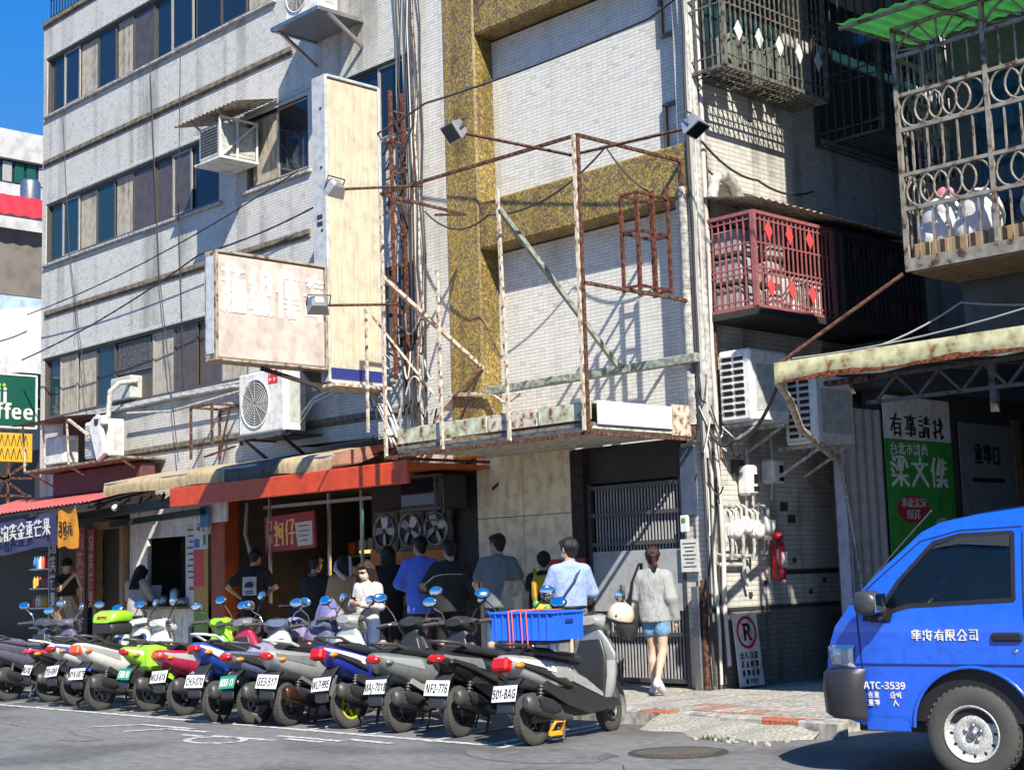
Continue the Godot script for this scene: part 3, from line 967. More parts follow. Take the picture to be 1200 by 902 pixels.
func grey_building() -> void:
	var b := thing("apartment_building", "long grey tiled apartment block with three bands of dark sliding windows", "building")
	var L := -16.3
	var R := -4.87
	var mb := MB.new()
	# core behind the facade
	mb.span(Vector3(L + 0.02, 3.05, -9.0), Vector3(-4.2, 12.6, -0.21))
	mb.span(Vector3(L + 0.02, 0.0, -9.0), Vector3(-4.2, 3.05, -4.6))
	part("core", mb, M.darkw, b)
	var bands := [[2.95, 4.83], [6.05, 7.95], [9.17, 11.0], [12.2, 13.0]]
	for i in 4:
		mb = MB.new()
		mb.span(Vector3(L, bands[i][0], -0.2), Vector3(R, bands[i][1], 0))
		part("wall", mb, M.tile, b)
	for p in [[4.83, 6.05, [[L, -16.16], [-9.1, -5.55], [-4.83, R + 0.04]]], [7.95, 9.17, [[L, -16.14], [-9.92, -9.11], [-7.39, -6.53], [-4.9, R + 0.02]]], [11.0, 12.2, [[L, -16.14], [-7.3, R]]]]:
		for q in p[2]:
			mb = MB.new()
			mb.span(Vector3(minf(q[0], q[1]), p[0], -0.2), Vector3(maxf(q[0], q[1]), p[1], -0.0005))
			part("wall", mb, M.tile, b)
	mb = MB.new()
	mb.span(Vector3(L, 0.0, -9.0), Vector3(L + 0.22, 13.0, -0.2))
	part("wall", mb, M.tile, b)
	# thin drip ledges and their undersides
	for e in [[10.06, -16.2, -7.75], [6.98, -16.1, -7.35], [3.96, -15.2, -5.0], [12.98, -16.3, -4.9]]:
		mb = MB.new()
		mb.span(Vector3(e[1], e[0] - 0.075, -0.01), Vector3(e[2], e[0] + 0.005, 0.05))
		mb.span(Vector3(e[1], e[0] - 0.12, -0.01), Vector3(e[2], e[0] - 0.075, 0.025))
		part("ledge", mb, M.ledge, b)
	var G1 = M.glass
	var C = M.cream
	var B = M.glassr
	var GB = M.glassb
	window(b, -16.14, -7.3, 11.0, 12.2, [[-16.05, -15.5, G1], [-15.5, -14.9, G1], [-14.9, -14.16, C], [-14.16, -13.48, G1], [-13.48, -12.83, C], [-12.83, -12.1, B], [-12.05, -11.49, G1], [-11.49, -10.8, G1], [-10.8, -9.9, G1], [-9.9, -9.14, G1], [-9.14, -8.4, C], [-8.4, -7.35, G1]])
	window(b, -16.14, -9.92, 7.95, 9.17, [[-16.1, -15.53, GB], [-15.53, -14.89, GB], [-14.89, -14.18, C], [-14.18, -13.52, GB], [-13.52, -12.83, C], [-12.83, -12.1, B], [-12.05, -11.46, B], [-11.46, -10.87, B], [-10.87, -9.97, G1]])
	window(b, -9.11, -7.39, 7.95, 9.22, [[-9.06, -8.27, C], [-8.27, -7.44, G1]])
	window(b, -6.53, -4.9, 7.97, 9.19, [[-6.48, -5.68, G1], [-5.68, -4.95, G1]])
	window(b, -16.16, -9.1, 4.83, 6.05, [[-16.1, -15.57, GB], [-15.57, -14.92, C], [-14.92, -14.15, C], [-14.15, -13.49, GB], [-12.17, -11.43, C], [-11.43, -10.71, B], [-10.71, -9.92, B], [-9.92, -9.14, C]])
	window(b, -5.55, -4.83, 4.98, 6.05, [[-5.5, -4.88, G1]])
	# shutter with a window unit in the third band
	mb = MB.new()
	for k in 14:
		mb.bbox(Vector3(-12.83, 5.42 + k * 0.042, -0.085), Vector3(1.15, 0.038, 0.03), 0.008)
	part("roller_shutter", mb, tri_mat(lin(0.16, 0.165, 0.17), T.conc, 0.9, 0.5, 0.3), b)
	mb = MB.new()
	mb.bbox(Vector3(-13.0, 5.1, -0.02), Vector3(0.72, 0.42, 0.26), 0.02)
	part("window_unit", mb, M.acg, b)
	# sills: pale ragged plaster
	for e in [[-16.2, -8.2, 10.98], [-16.2, -9.8, 7.93], [-9.2, -7.3, 7.93], [-16.2, -9.0, 4.81], [-6.6, -4.8, 7.95]]:
		mb = MB.new()
		mb.bbox(Vector3((e[0] + e[1]) / 2, e[2] - 0.02, 0.02), Vector3(e[1] - e[0], 0.06, 0.09), 0.015)
		part("sill", mb, M.pipe, b)
	for e in [[-16.15, -10.6, 12.22], [-15.2, -9.9, 9.2], [-9.15, -7.35, 9.25], [-16.2, -9.0, 6.07]]:
		mb = MB.new()
		var rows := []
		for i in 60:
			var x := lerpf(e[0], e[1], i / 59.0)
			var hgt := 0.03 + 0.05 * absf(sin(x * 5.1) * sin(x * 13.7))
			var row := PackedVector3Array()
			row.append(Vector3(x, e[2] - 0.02, 0.004))
			row.append(Vector3(x, e[2] - 0.02, 0.02))
			row.append(Vector3(x, e[2] + hgt, 0.012))
			row.append(Vector3(x, e[2] + hgt, 0.004))
			rows.append(row)
		mb.grid(rows)
		part("flashing", mb, M.acg, b)
	# roof railing
	mb = MB.new()
	for i in 46:
		xb(Vector3(-16.2 + i * 0.12, 13.0, -0.1), Vector3(-16.2 + i * 0.12, 13.9, -0.1), 0.02, mb)
	for y in [13.1, 13.5, 13.88]:
		xb(Vector3(-16.2, y, -0.1), Vector3(-10.8, y, -0.1), 0.035, mb)
	part("roof_railing", mb, M.black, b)

func yellow_building() -> void:
	var b := thing("corner_building", "corner building framed in mustard mosaic with blank white tiled panels", "building")
	var mb := MB.new()
	mb.span(Vector3(-4.15, 3.05, -9.0), Vector3(0.1, 13.0, -0.32))
	mb.span(Vector3(-3.6, 0.0, -9.0), Vector3(0.1, 3.05, -0.6))
	part("core", mb, M.darkw, b)
	mb = MB.new()
	mb.span(Vector3(-4.87, 2.95, -0.2), Vector3(-4.13, 13.0, 0.03))
	part("white_pier", mb, M.tilew, b)
	mb = MB.new()
	mb.bbox(Vector3(-3.8, 8.1, -0.135), Vector3(0.66, 10.0, 0.38), 0.03)
	part("mosaic_pier", mb, M.mosaic, b)
	for e in [[10.6, 3.24], [6.265, 0.67]]:
		mb = MB.new()
		mb.bbox(Vector3(-1.62, e[0], -0.135), Vector3(3.7, e[1], 0.37), 0.03)
		part("mosaic_beam", mb, M.mosaic, b)
	for e in [[6.62, 8.95], [3.1, 5.91]]:
		mb = MB.new()
		mb.span(Vector3(-3.48, e[0], -0.33), Vector3(0.14, e[1], -0.29))
		part("tile_panel", mb, M.tilew, b)
	mb = MB.new()
	mb.span(Vector3(-0.06, 3.0, -0.33), Vector3(0.15, 6.0, 0.0))
	mb.span(Vector3(-0.02, 6.55, -0.33), Vector3(0.15, 13.0, -0.05))
	part("corner_strip", mb, M.tilew, b)
	for e in [[7.24, 6.66], [8.9, 8.13]]:
		mb = MB.new()
		for x in [-0.36, -0.06]:
			xb(Vector3(x, e[0], -0.25), Vector3(x, e[1], -0.25), 0.045, mb)
		for y in [e[0], e[1]]:
			xb(Vector3(-0.38, y, -0.25), Vector3(-0.04, y, -0.25), 0.045, mb)
		part("vent_frame", mb, M.frame, b)
	# ground floor: board wall, post, gate surround
	mb = MB.new()
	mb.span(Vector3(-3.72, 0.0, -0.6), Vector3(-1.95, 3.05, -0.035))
	part("wall", mb, M.dark, b)
	for i in 2:
		for k in 3:
			var hs := [0.0, 1.2, 2.15, 3.0]
			mb = MB.new()
			mb.bbox(Vector3(-3.28 + i * 0.88, 0.13 + (hs[k] + hs[k + 1]) / 2, -0.02), Vector3(0.872, hs[k + 1] - hs[k] - 0.008, 0.03), 0.004)
			part("panel", mb, M.beigewall, b)
	mb = MB.new()
	mb.span(Vector3(-1.95, 0.0, -0.6), Vector3(-1.74, 3.05, 0.02))
	part("post", mb, tri_mat(lin(0.13, 0.115, 0.10), T.rust, 0.9, 0.7), b)
	mb = MB.new()
	mb.span(Vector3(-1.74, 2.62, -0.5), Vector3(-0.2, 3.05, -0.1))
	mb.span(Vector3(-1.74, 0.0, -0.6), Vector3(-0.2, 2.62, -0.5))
	part("lintel", mb, M.dark, b)
	mb = MB.new()
	mb.span(Vector3(-0.2, 0.0, -0.6), Vector3(0.149, 3.0, -0.06))
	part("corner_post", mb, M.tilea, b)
	var gt := thing("barred_gate", "grey steel gate of close vertical bars with a solid middle panel", "gate", Vector3(-1.74, 0.14, -0.08))
	mb = MB.new()
	for e in [[0.0, 0.03, 2.48], [1.49, 0.03, 2.48]]:
		mb.span(Vector3(e[0], 0, -0.03), Vector3(e[0] + 0.05, e[2], 0.03))
	for y in [0.08, 0.62, 1.72, 2.08, 2.42]:
		mb.span(Vector3(0.05, y - 0.025, -0.025), Vector3(1.49, y + 0.025, 0.025))
	part("frame", mb, M.engine, gt)
	mb = MB.new()
	mb.span(Vector3(0.05, 0.9, -0.012), Vector3(1.49, 1.63, 0.012))
	part("panel", mb, tri_mat(lin(0.34, 0.35, 0.36), T.dust, 0.9, 0.5), gt)
	mb = MB.new()
	mb.box(Vector3.ZERO, Vector3(0.016, 0.28, 0.016))
	var barb := tri_mat(lin(0.34, 0.34, 0.345), T.dust, 1.0, 0.5)
	var bar_mesh := mb.mesh()
	for i in 28:
		var o := part("bar", bar_mesh, barb, gt)
		o.scale.y = 2.36 / 0.28
		o.position = Vector3(0.1 + i * 0.0505, 1.24, -0.03)
	mb = MB.new()
	mb.bbox(Vector3(0.55, 1.12, 0.05), Vector3(0.06, 0.2, 0.05), 0.01)
	part("lock", mb, M.steel, gt)

func canopies() -> void:
	# weathered light-box canopy under the frame
	var c := thing("shop_canopy", "peeling pale green sheet metal canopy box below the rusty sign frame", "canopy", Vector3(-3.35, 3.06, 0.0))
	var mb := MB.new()
	mb.span(Vector3(0.08, 0.02, 0.04), Vector3(3.4, 0.05, 1.74))
	part("soffit", mb, tri_mat(lin(0.70, 0.63, 0.50), T.conc, 0.7, 0.8), c)
	mb = MB.new()
	mb.span(Vector3(0.1, 0.3, 0.04), Vector3(3.4, 0.33, 1.7))
	part("roof_sheet", mb, M.greyrust, c)
	for i in 4:
		mb = MB.new()
		mb.bbox(Vector3(0.5 + i * 0.83, 0.215, 1.755), Vector3(0.80, 0.19, 0.03), 0.005)
		part("fascia_panel", mb, M.paintrust if i != 2 else M.greyrust, c)
	mb = MB.new()
	mb.span(Vector3(0.08, 0.05, 1.70), Vector3(3.4, 0.09, 1.76))
	part("trim", mb, M.concd, c)
	mb = MB.new()
	mb.span(Vector3(3.41, 0.07, 0.42), Vector3(3.43, 0.33, 1.68))
	part("side_light_box", mb, tri_mat(lin(0.78, 0.78, 0.74), T.mott, 0.7, 0.4), c)
	mb = MB.new()
	mb.span(Vector3(3.405, 0.0, 0.05), Vector3(3.43, 0.36, 0.4))
	part("side_panel", mb, M.greyrust, c)
	# canvas awning in front of the grey block
	var a := thing("canvas_awning", "dirty yellow and black striped canvas awning over the noodle shop", "awning")
	var seg := [[-11.15, -7.6, M.canvasy], [-7.6, -6.2, M.canvask], [-6.2, -5.0, M.canvasy]]
	for s in seg:
		mb = MB.new()
		mb.grid(awning_rows(s[0], s[1]), false)
		part("canvas", mb, s[2], a)
	mb = MB.new()
	mb.grid([PackedVector3Array([Vector3(-5.0, 3.23, 1.45), Vector3(-5.0, 3.02, 1.46), Vector3(-5.0, 3.1, 1.0)]), PackedVector3Array([Vector3(-5.001, 3.47, 0.1), Vector3(-5.001, 3.4, 0.1), Vector3(-5.0, 3.4, 0.2)])], false)
	part("end_flap", mb, tri_mat(lin(0.3, 0.17, 0.12), T.mott, 0.8, 0.8), a)
	mb = MB.new()
	for x in [-11.1, -9.0, -7.0, -5.02]:
		xb(Vector3(x, 3.42, 0.02), Vector3(x, 3.19, 1.42), 0.025, mb)
	mb.tube([Vector3(-11.15, 3.21, 1.43), Vector3(-5.0, 3.2, 1.43)], 0.022)
	part("frame", mb, M.wiregrey, a)
	# dull grey sheet on the slope next to it
	mb = MB.new()
	mb.grid([PackedVector3Array([Vector3(-7.3, 3.56, 0.02), Vector3(-4.2, 3.6, 0.02)]), PackedVector3Array([Vector3(-7.0, 3.5, 0.75), Vector3(-4.3, 3.44, 0.9)])], false)
	tag(part("roof_sheet", mb, M.canvask), "dark grey sheeting laid over the top of the awning below the big air conditioner", "roof sheet")
	# orange fascia beam
	var f := thing("fascia_beam", "bright orange red sheet metal fascia beam over the noodle shop", "fascia", Vector3(-9.55, 2.74, 0))
	mb = MB.new()
	mb.bbox(Vector3(3.33, 0.12, 1.47), Vector3(5.66, 0.29, 0.06), 0.012)
	part("front_sheet", mb, M.orange, f)
	mb = MB.new()
	mb.span(Vector3(0.5, 0.2, 0.0), Vector3(6.1, 0.25, 1.43))
	part("top_sheet", mb, M.orangec, f)
	# corrugated red roof by the drinks shop
	var rr := thing("tin_roof", "faded red corrugated tin roof over the drinks shop", "roof")
	mb = MB.new()
	var rows := []
	for j in 2:
		var row := PackedVector3Array()
		for i in 160:
			var x := -17.0 + i * 0.035
			row.append(Vector3(x, (3.3 if j == 0 else 2.93) + 0.014 * cos(i * PI / 2.0) + (0.0 if j == 0 else (x + 13.5) * 0.012), 0.1 if j == 0 else 1.55))
		rows.append(row)
	mb.grid(rows, false)
	part("corrugated_sheet", mb, M.redroof, rr)
	mb = MB.new()
	xb(Vector3(-17.0, 2.86, 1.5), Vector3(-11.45, 2.9, 1.5), 0.05, mb)
	xb(Vector3(-17.0, 3.2, 0.3), Vector3(-11.45, 3.2, 0.3), 0.05, mb)
	for i in 7:
		xb(Vector3(-17 + i * 0.9, 3.23, 0.05), Vector3(-17 + i * 0.9, 2.86, 1.5), 0.04, mb)
	part("frame", mb, M.dark, rr)

func awning_rows(x0: float, x1: float) -> Array:
	var rows := []
	var prof := [[3.47, 0.04], [3.42, 0.4], [3.35, 0.8], [3.25, 1.35], [3.22, 1.45], [3.13, 1.47], [3.02, 1.46]]
	for p in prof:
		var row := PackedVector3Array()
		for i in 25:
			var x := lerpf(x0, x1, i / 24.0)
			var wv := 0.009 * sin(x * 3.3 + p[1] * 2.0) + 0.003 * sin(x * 11.0)
			row.append(Vector3(x, p[0] + wv - (0.012 * sin(x * 3.1) if p[1] > 1.4 else 0.0), p[1] + (wv * 1.6 if p[1] > 1.4 else 0.0)))
		rows.append(row)
	return rows

func sign_frame() -> void:
	var f := thing("rusty_scaffold", "empty rusty steel frame of a shop sign standing out from the wall", "scaffold", Vector3(-3.35, 3.02, 0))
	var W := 3.45
	var D := 1.87
	var H := 3.33
	var posts := [[Vector3(0, 0, D), Vector3(0, H + 0.06, D), M.greyrust], [Vector3(1.06, 0.0, D), Vector3(1.04, 2.2, D), M.greyrust], [Vector3(2.22, 0, D), Vector3(2.14, 3.0, D), M.greyrust], [Vector3(W, 0, D), Vector3(W, H, D), M.rust], [Vector3(W - 0.03, 0.03, D + 0.03), Vector3(W - 0.03, H, D + 0.03), M.greyrust], [Vector3(W, 0, 0.06), Vector3(W, H, 0.06), M.rust]]
	for p in posts:
		var mb := MB.new()
		xb(p[0], p[1], 0.036, mb)
		part("post", mb, p[2], f)
	var rails := [[Vector3(0, H + 0.05, D), Vector3(W, H, D)], [Vector3(W, H, D), Vector3(W, H + 0.02, 0.05)], [Vector3(0, 0, D), Vector3(W, 0, D)], [Vector3(W, 0, D), Vector3(W, 0, 0.05)], [Vector3(W, 1.66, D), Vector3(W, 1.65, 0.05)], [Vector3(0, H + 0.05, D), Vector3(0.0, H, 0.4)], [Vector3(0, 0, D), Vector3(0, 0, 0.1)]]
	for p in rails:
		var mb := MB.new()
		xb(p[0], p[1], 0.036, mb)
		part("rail", mb, M.rust, f)
	var br := [[Vector3(0, 2.3, D), Vector3(-0.12, 1.28, 0.06), 0.05, M.greyrust], [Vector3(2.16, 2.75, D), Vector3(2.42, 0.95, 0.14), 0.055, M.greenpaint], [Vector3(-0.1, 1.3, 0.1), Vector3(-0.35, 0.55, 0.75), 0.035, M.rust], [Vector3(-0.35, 1.95, D), Vector3(-0.35, 0.35, D), 0.03, M.greyrust], [Vector3(-0.35, 1.95, D), Vector3(0.25, 0.75, 1.2), 0.028, M.greyrust], [Vector3(0, H, 0.4), Vector3(1.04, 2.9, 1.87), 0.03, M.rust]]
	for p in br:
		var mb := MB.new()
		xb(p[0], p[1], p[2], mb)
		part("brace", mb, p[3], f)
	# old window cage left hanging on the side rail
	var rk := thing("hanging_rack", "small red rusty rack hanging in the frame beside the building corner", "rack", Vector3(0.1, 4.66, 0.3))
	var mb := MB.new()
	for z in [0.05, 0.32, 0.6]:
		for x in [0.0, -0.25]:
			xb(Vector3(x, 0.05, z), Vector3(x, 1.35 - z * 0.3, z), 0.035, mb)
	for y in [0.1, 0.75, 1.2]:
		for x in [0.0, -0.25]:
			xb(Vector3(x, y, 0.05), Vector3(x, y, 0.6), 0.03, mb)
		for z in [0.05, 0.6]:
			xb(Vector3(-0.25, y, z), Vector3(0, y, z), 0.03, mb)
	part("bars", mb, M.rustred, rk)
	# green channel beam along the lower panel
	mb = MB.new()
	mb.bbox(Vector3(-1.55, 3.97, 0.1), Vector3(3.6, 0.11, 0.09), 0.01)
	mb.bbox(Vector3(-2.0, 3.95, 0.16), Vector3(0.35, 0.05, 0.06), 0.01)
	mb.bbox(Vector3(-0.92, 3.98, 0.16), Vector3(0.1, 0.13, 0.06), 0.01)
	tag(part("channel_beam", mb, M.greenpaint), "green painted steel channel bolted along the lower white tiled panel", "beam")
	mb = MB.new()
	xb(Vector3(-3.2, 3.93, 0.12), Vector3(-4.1, 4.0, 0.1), 0.05, mb)
	mb.tube([Vector3(-3.2, 3.9, 0.12), Vector3(-2.9, 3.75, 0.2), Vector3(-2.7, 3.86, 0.12)], 0.02)
	tag(part("conduit", mb, M.greyrust), "bent grey conduit across the foot of the mustard mosaic pier", "pipe")
	# rusty ladder tower that carries the tall sign
	var lt := thing("lattice_bracket", "narrow rust red lattice bracket beside the tall beige sign", "bracket", Vector3(-5.02, 4.3, 0.1))
	mb = MB.new()
	for z in [0.04, 0.27]:
		xb(Vector3(0.1, 0.0, z), Vector3(0.1, 4.2, z), 0.045, mb)
	part("upright", mb, M.rustred, lt)
	for k in 9:
		mb = MB.new()
		xb(Vector3(0.1, 0.3 + k * 0.45, 0.04), Vector3(0.1, 0.3 + k * 0.45, 0.27), 0.03, mb)
		if k % 3 == 1:
			xb(Vector3(0.1, 0.3 + k * 0.45, 0.04), Vector3(0.1, 0.75 + k * 0.45, 0.27), 0.02, mb)
		part("rung", mb, M.rustred, lt)
	# floodlights on rods
	var fl := [[Vector3(-3.25, 4.95, 1.87), Vector3(-3.25, 4.82, 2.97), "lowest floodlight, hanging in front of the pink sign on a rusty rod", Vector3(-1.0, -0.6, -0.5)], [Vector3(-2.75, 6.38, 1.85), Vector3(-2.75, 6.13, 3.1), "floodlight on a rusty rod in front of the tall beige sign", Vector3(-0.7, -0.7, 0.1)], [Vector3(-0.39, 6.3, 1.6), Vector3(-0.39, 6.24, 3.28), "square floodlight on a rod in front of the mustard pier", Vector3(-0.2, -0.6, 0.8)], [Vector3(0.1, 6.16, 1.8), Vector3(1.75, 6.04, 1.87), "floodlight at the end of the rod reaching past the building corner", Vector3(0.5, -0.8, -0.1)]]
	for e in fl:
		var t := thing("floodlight", "small grey " + e[2] if not (e[2] as String).begins_with("lowest") else e[2], "floodlight", e[1], 0.0, "floodlights on the sign frame")
		mb = MB.new()
		var a: Vector3 = e[0] - e[1]
		mb.tube([a * 1.12, Vector3.ZERO], 0.018, 6)
		part("rod", mb, M.rust, t)
		var dir: Vector3 = (e[3] as Vector3).normalized()
		var bs := Basis.looking_at(dir, Vector3.UP)
		mb = MB.new()
		var rows := []
		for q in [[0.12, 0.05, 0.04], [0.09, 0.09, 0.075], [-0.02, 0.13, 0.10], [-0.05, 0.135, 0.105], [-0.055, 0.12, 0.09]]:
			rows.append(PackedVector3Array([bs * Vector3(-q[1], -q[2], q[0]), bs * Vector3(q[1], -q[2], q[0]), bs * Vector3(q[1], q[2], q[0]), bs * Vector3(-q[1], q[2], q[0])]))
		for r in rows.size() - 1:
			for i in 4:
				mb.quad(rows[r][i], rows[r][(i + 1) % 4], rows[r + 1][(i + 1) % 4], rows[r + 1][i])
		mb.quad(rows[0][0], rows[0][1], rows[0][2], rows[0][3])
		part("housing", mb, M.alu, t)
		mb = MB.new()
		mb.quad(bs * Vector3(-0.12, -0.09, -0.052), bs * Vector3(0.12, -0.09, -0.052), bs * Vector3(0.12, 0.09, -0.052), bs * Vector3(-0.12, 0.09, -0.052))
		part("lens", mb, M.glass, t)
		mb = MB.new()
		mb.tube([bs * Vector3(-0.14, 0, 0), bs * Vector3(-0.14, 0.05, 0.14), bs * Vector3(0.14, 0.05, 0.14), bs * Vector3(0.14, 0, 0)], 0.01, 6)
		part("yoke", mb, M.engine, t)

func signs() -> void:
	# tall beige light box, faces along the street
	var s := thing("tall_sign", "tall faded beige sign box projecting edge-on from the grey block", "sign", Vector3(-5.11, 4.25, 0.42))
	var mb := MB.new()
	mb.bbox(Vector3(-0.15, 2.15, 0.48), Vector3(0.26, 4.28, 0.94), 0.02)
	part("panel", mb, M.beige, s)
	mb = MB.new()
	for z in [0.0, 0.96]:
		mb.bbox(Vector3(-0.15, 2.15, z), Vector3(0.31, 4.36, 0.045), 0.008)
	for y in [-0.02, 4.32]:
		mb.bbox(Vector3(-0.15, y, 0.48), Vector3(0.31, 0.045, 0.92), 0.008)
	part("frame", mb, tri_mat(lin(0.47, 0.49, 0.50), T.mott, 0.8, 0.4), s)
	mb = MB.new()
	mb.span(Vector3(-0.02, 0.02, 0.03), Vector3(-0.012, 0.17, 0.93))
	part("blue_strip", mb, mat(lin(0.02, 0.03, 0.18), 0.4), s)
	mb = MB.new()
	for y in [0.35, 1.2, 2.1, 3.0, 3.85]:
		mb.box(Vector3(-0.15 + 0.05, y, 0.986), Vector3(0.05, 0.03, 0.006))
	for y in [2.2, 2.3]:
		mb.box(Vector3(-0.15, y, 0.986), Vector3(0.12, 0.06, 0.006))
	part("vent", mb, M.dark, s)
	mb = MB.new()
	mb.bbox(Vector3(-0.1, -0.09, 0.5), Vector3(0.55, 0.05, 1.0), 0.01)
	part("bracket_plate", mb, M.greyrust, s)
	# pink box sign with faded lettering
	s = thing("pink_sign", "faded pink box sign with ghostly white characters hung before the beige sign", "sign", Vector3(-5.07, 4.38, 1.45))
	mb = MB.new()
	mb.bbox(Vector3(-0.13, 0.71, 0.88), Vector3(0.22, 1.38, 1.72), 0.02)
	part("panel", mb, M.pink, s)
	mb = MB.new()
	for z in [0.0, 1.76]:
		mb.bbox(Vector3(-0.13, 0.71, z), Vector3(0.27, 1.45, 0.04), 0.008)
	for y in [0.0, 1.42]:
		mb.bbox(Vector3(-0.13, y, 0.88), Vector3(0.27, 0.04, 1.72), 0.008)
	part("frame", mb, tri_mat(lin(0.60, 0.60, 0.56), T.greyrust, 0.8, 0.45), s)
	mb = MB.new()
	var xf := frame_xf(Vector3(-0.0185, 1.26, 1.66), Vector3(0, 0, -1), Vector3.UP)
	glyphs(mb, "麵線傳奇", xf, Vector2(0.32, 0.6), 0.115, 0.075, 0.003)
	part("lettering", mb, M.faded, s)
	mb = MB.new()
	for y in [0.35, 0.85, 1.28]:
		mb.box(Vector3(-0.13, y, 1.783), Vector3(0.12, 0.12, 0.008))
	part("vent", mb, tri_mat(lin(0.22, 0.22, 0.22), T.dust, 2.0, 0.6), s)
	mb = MB.new()
	mb.span(Vector3(-0.22, 0.08, 1.783), Vector3(-0.05, 1.36, 1.788))
	part("end_plate", mb, tri_mat(lin(0.52, 0.55, 0.58), T.mott, 1.0, 0.4), s)
	mb = MB.new()
	xb(Vector3(-0.13, -0.05, 1.0), Vector3(-0.13, -0.22, 0.1), 0.05, mb)
	part("brace", mb, M.dark, s)
	mb = MB.new()
	mb.extr(PackedVector2Array([Vector2(0, 0), Vector2(0.3, 0), Vector2(0.0, -0.28)]), 0.04, frame_xf(Vector3(-0.15, -0.03, 0.0), Vector3(0, 0, 1), Vector3.UP))
	part("bracket", mb, M.dark, s)

# ---------- air conditioners ----------
func ac_unit(called: String, label: String, at: Vector3, size: Vector3, turn: float, fan := true, m: Material = null) -> Node3D:
	# front at +z, origin at the middle of the bottom
	var t := thing(called, label, "air conditioner", at, turn, "outdoor air conditioner units")
	var mt: Material = m if m else M.acw
	var mb := MB.new()
	mb.bbox(Vector3(0, size.y / 2, -size.z / 2), size, 0.025)
	part("casing", mb, mt, t)
	mb = MB.new()
	mb.span(Vector3(-size.x / 2 + 0.03, size.y * 0.035, 0.001), Vector3(size.x / 2 - 0.03, size.y * 0.05, 0.004))
	mb.span(Vector3(size.x / 2 - 0.004, size.y * 0.15, -size.z + 0.06), Vector3(size.x / 2 + 0.006, size.y * 0.8, -0.1))
	part("service_cover", mb, M.acg, t)
	if fan:
		var c := Vector3(-size.x * 0.12, size.y * 0.5, 0.0)
		var r := minf(size.x, size.y) * 0.40
		mb = MB.new()
		var rx := Transform3D(Basis(Vector3.RIGHT, PI / 2), c)
		mb.lathe([Vector2(r * 1.02, 0.0), Vector2(r * 1.0, 0.02), Vector2(r * 0.94, 0.022), Vector2(r * 0.92, 0.003), Vector2(0.001, 0.003)], 28, rx)
		part("fan_ring", mb, mt, t)
		mb = MB.new()
		for k in range(1, 9):
			var rr := r * 0.92 * k / 9.0
			var ring := []
			for i in 25:
				ring.append(c + Vector3(cos(TAU * i / 24) * rr, sin(TAU * i / 24) * rr, 0.015))
			mb.tube(ring, 0.0045, 4, false)
		for i in 12:
			mb.tube([c + Vector3(cos(TAU * i / 12), sin(TAU * i / 12), 0) * r * 0.1 + Vector3(0, 0, 0.018), c + Vector3(cos(TAU * i / 12), sin(TAU * i / 12), 0) * r * 0.93 + Vector3(0, 0, 0.018)], 0.004, 4, false)
		part("grille", mb, M.acg, t)
		mb = MB.new()
		mb.lathe([Vector2(r * 0.9, 0.0045), Vector2(0.001, 0.0045)], 24, rx)
		part("fan_well", mb, tri_mat(lin(0.2, 0.2, 0.2), T.dust, 1.0, 0.7), t)
	return t

func bracket(mb: MB, x: float, y: float, depth: float) -> void:
	xb(Vector3(x, y, 0.0), Vector3(x, y, depth), 0.045, mb)
	xb(Vector3(x, y - 0.4, 0.0), Vector3(x, y, depth * 0.85), 0.04, mb)

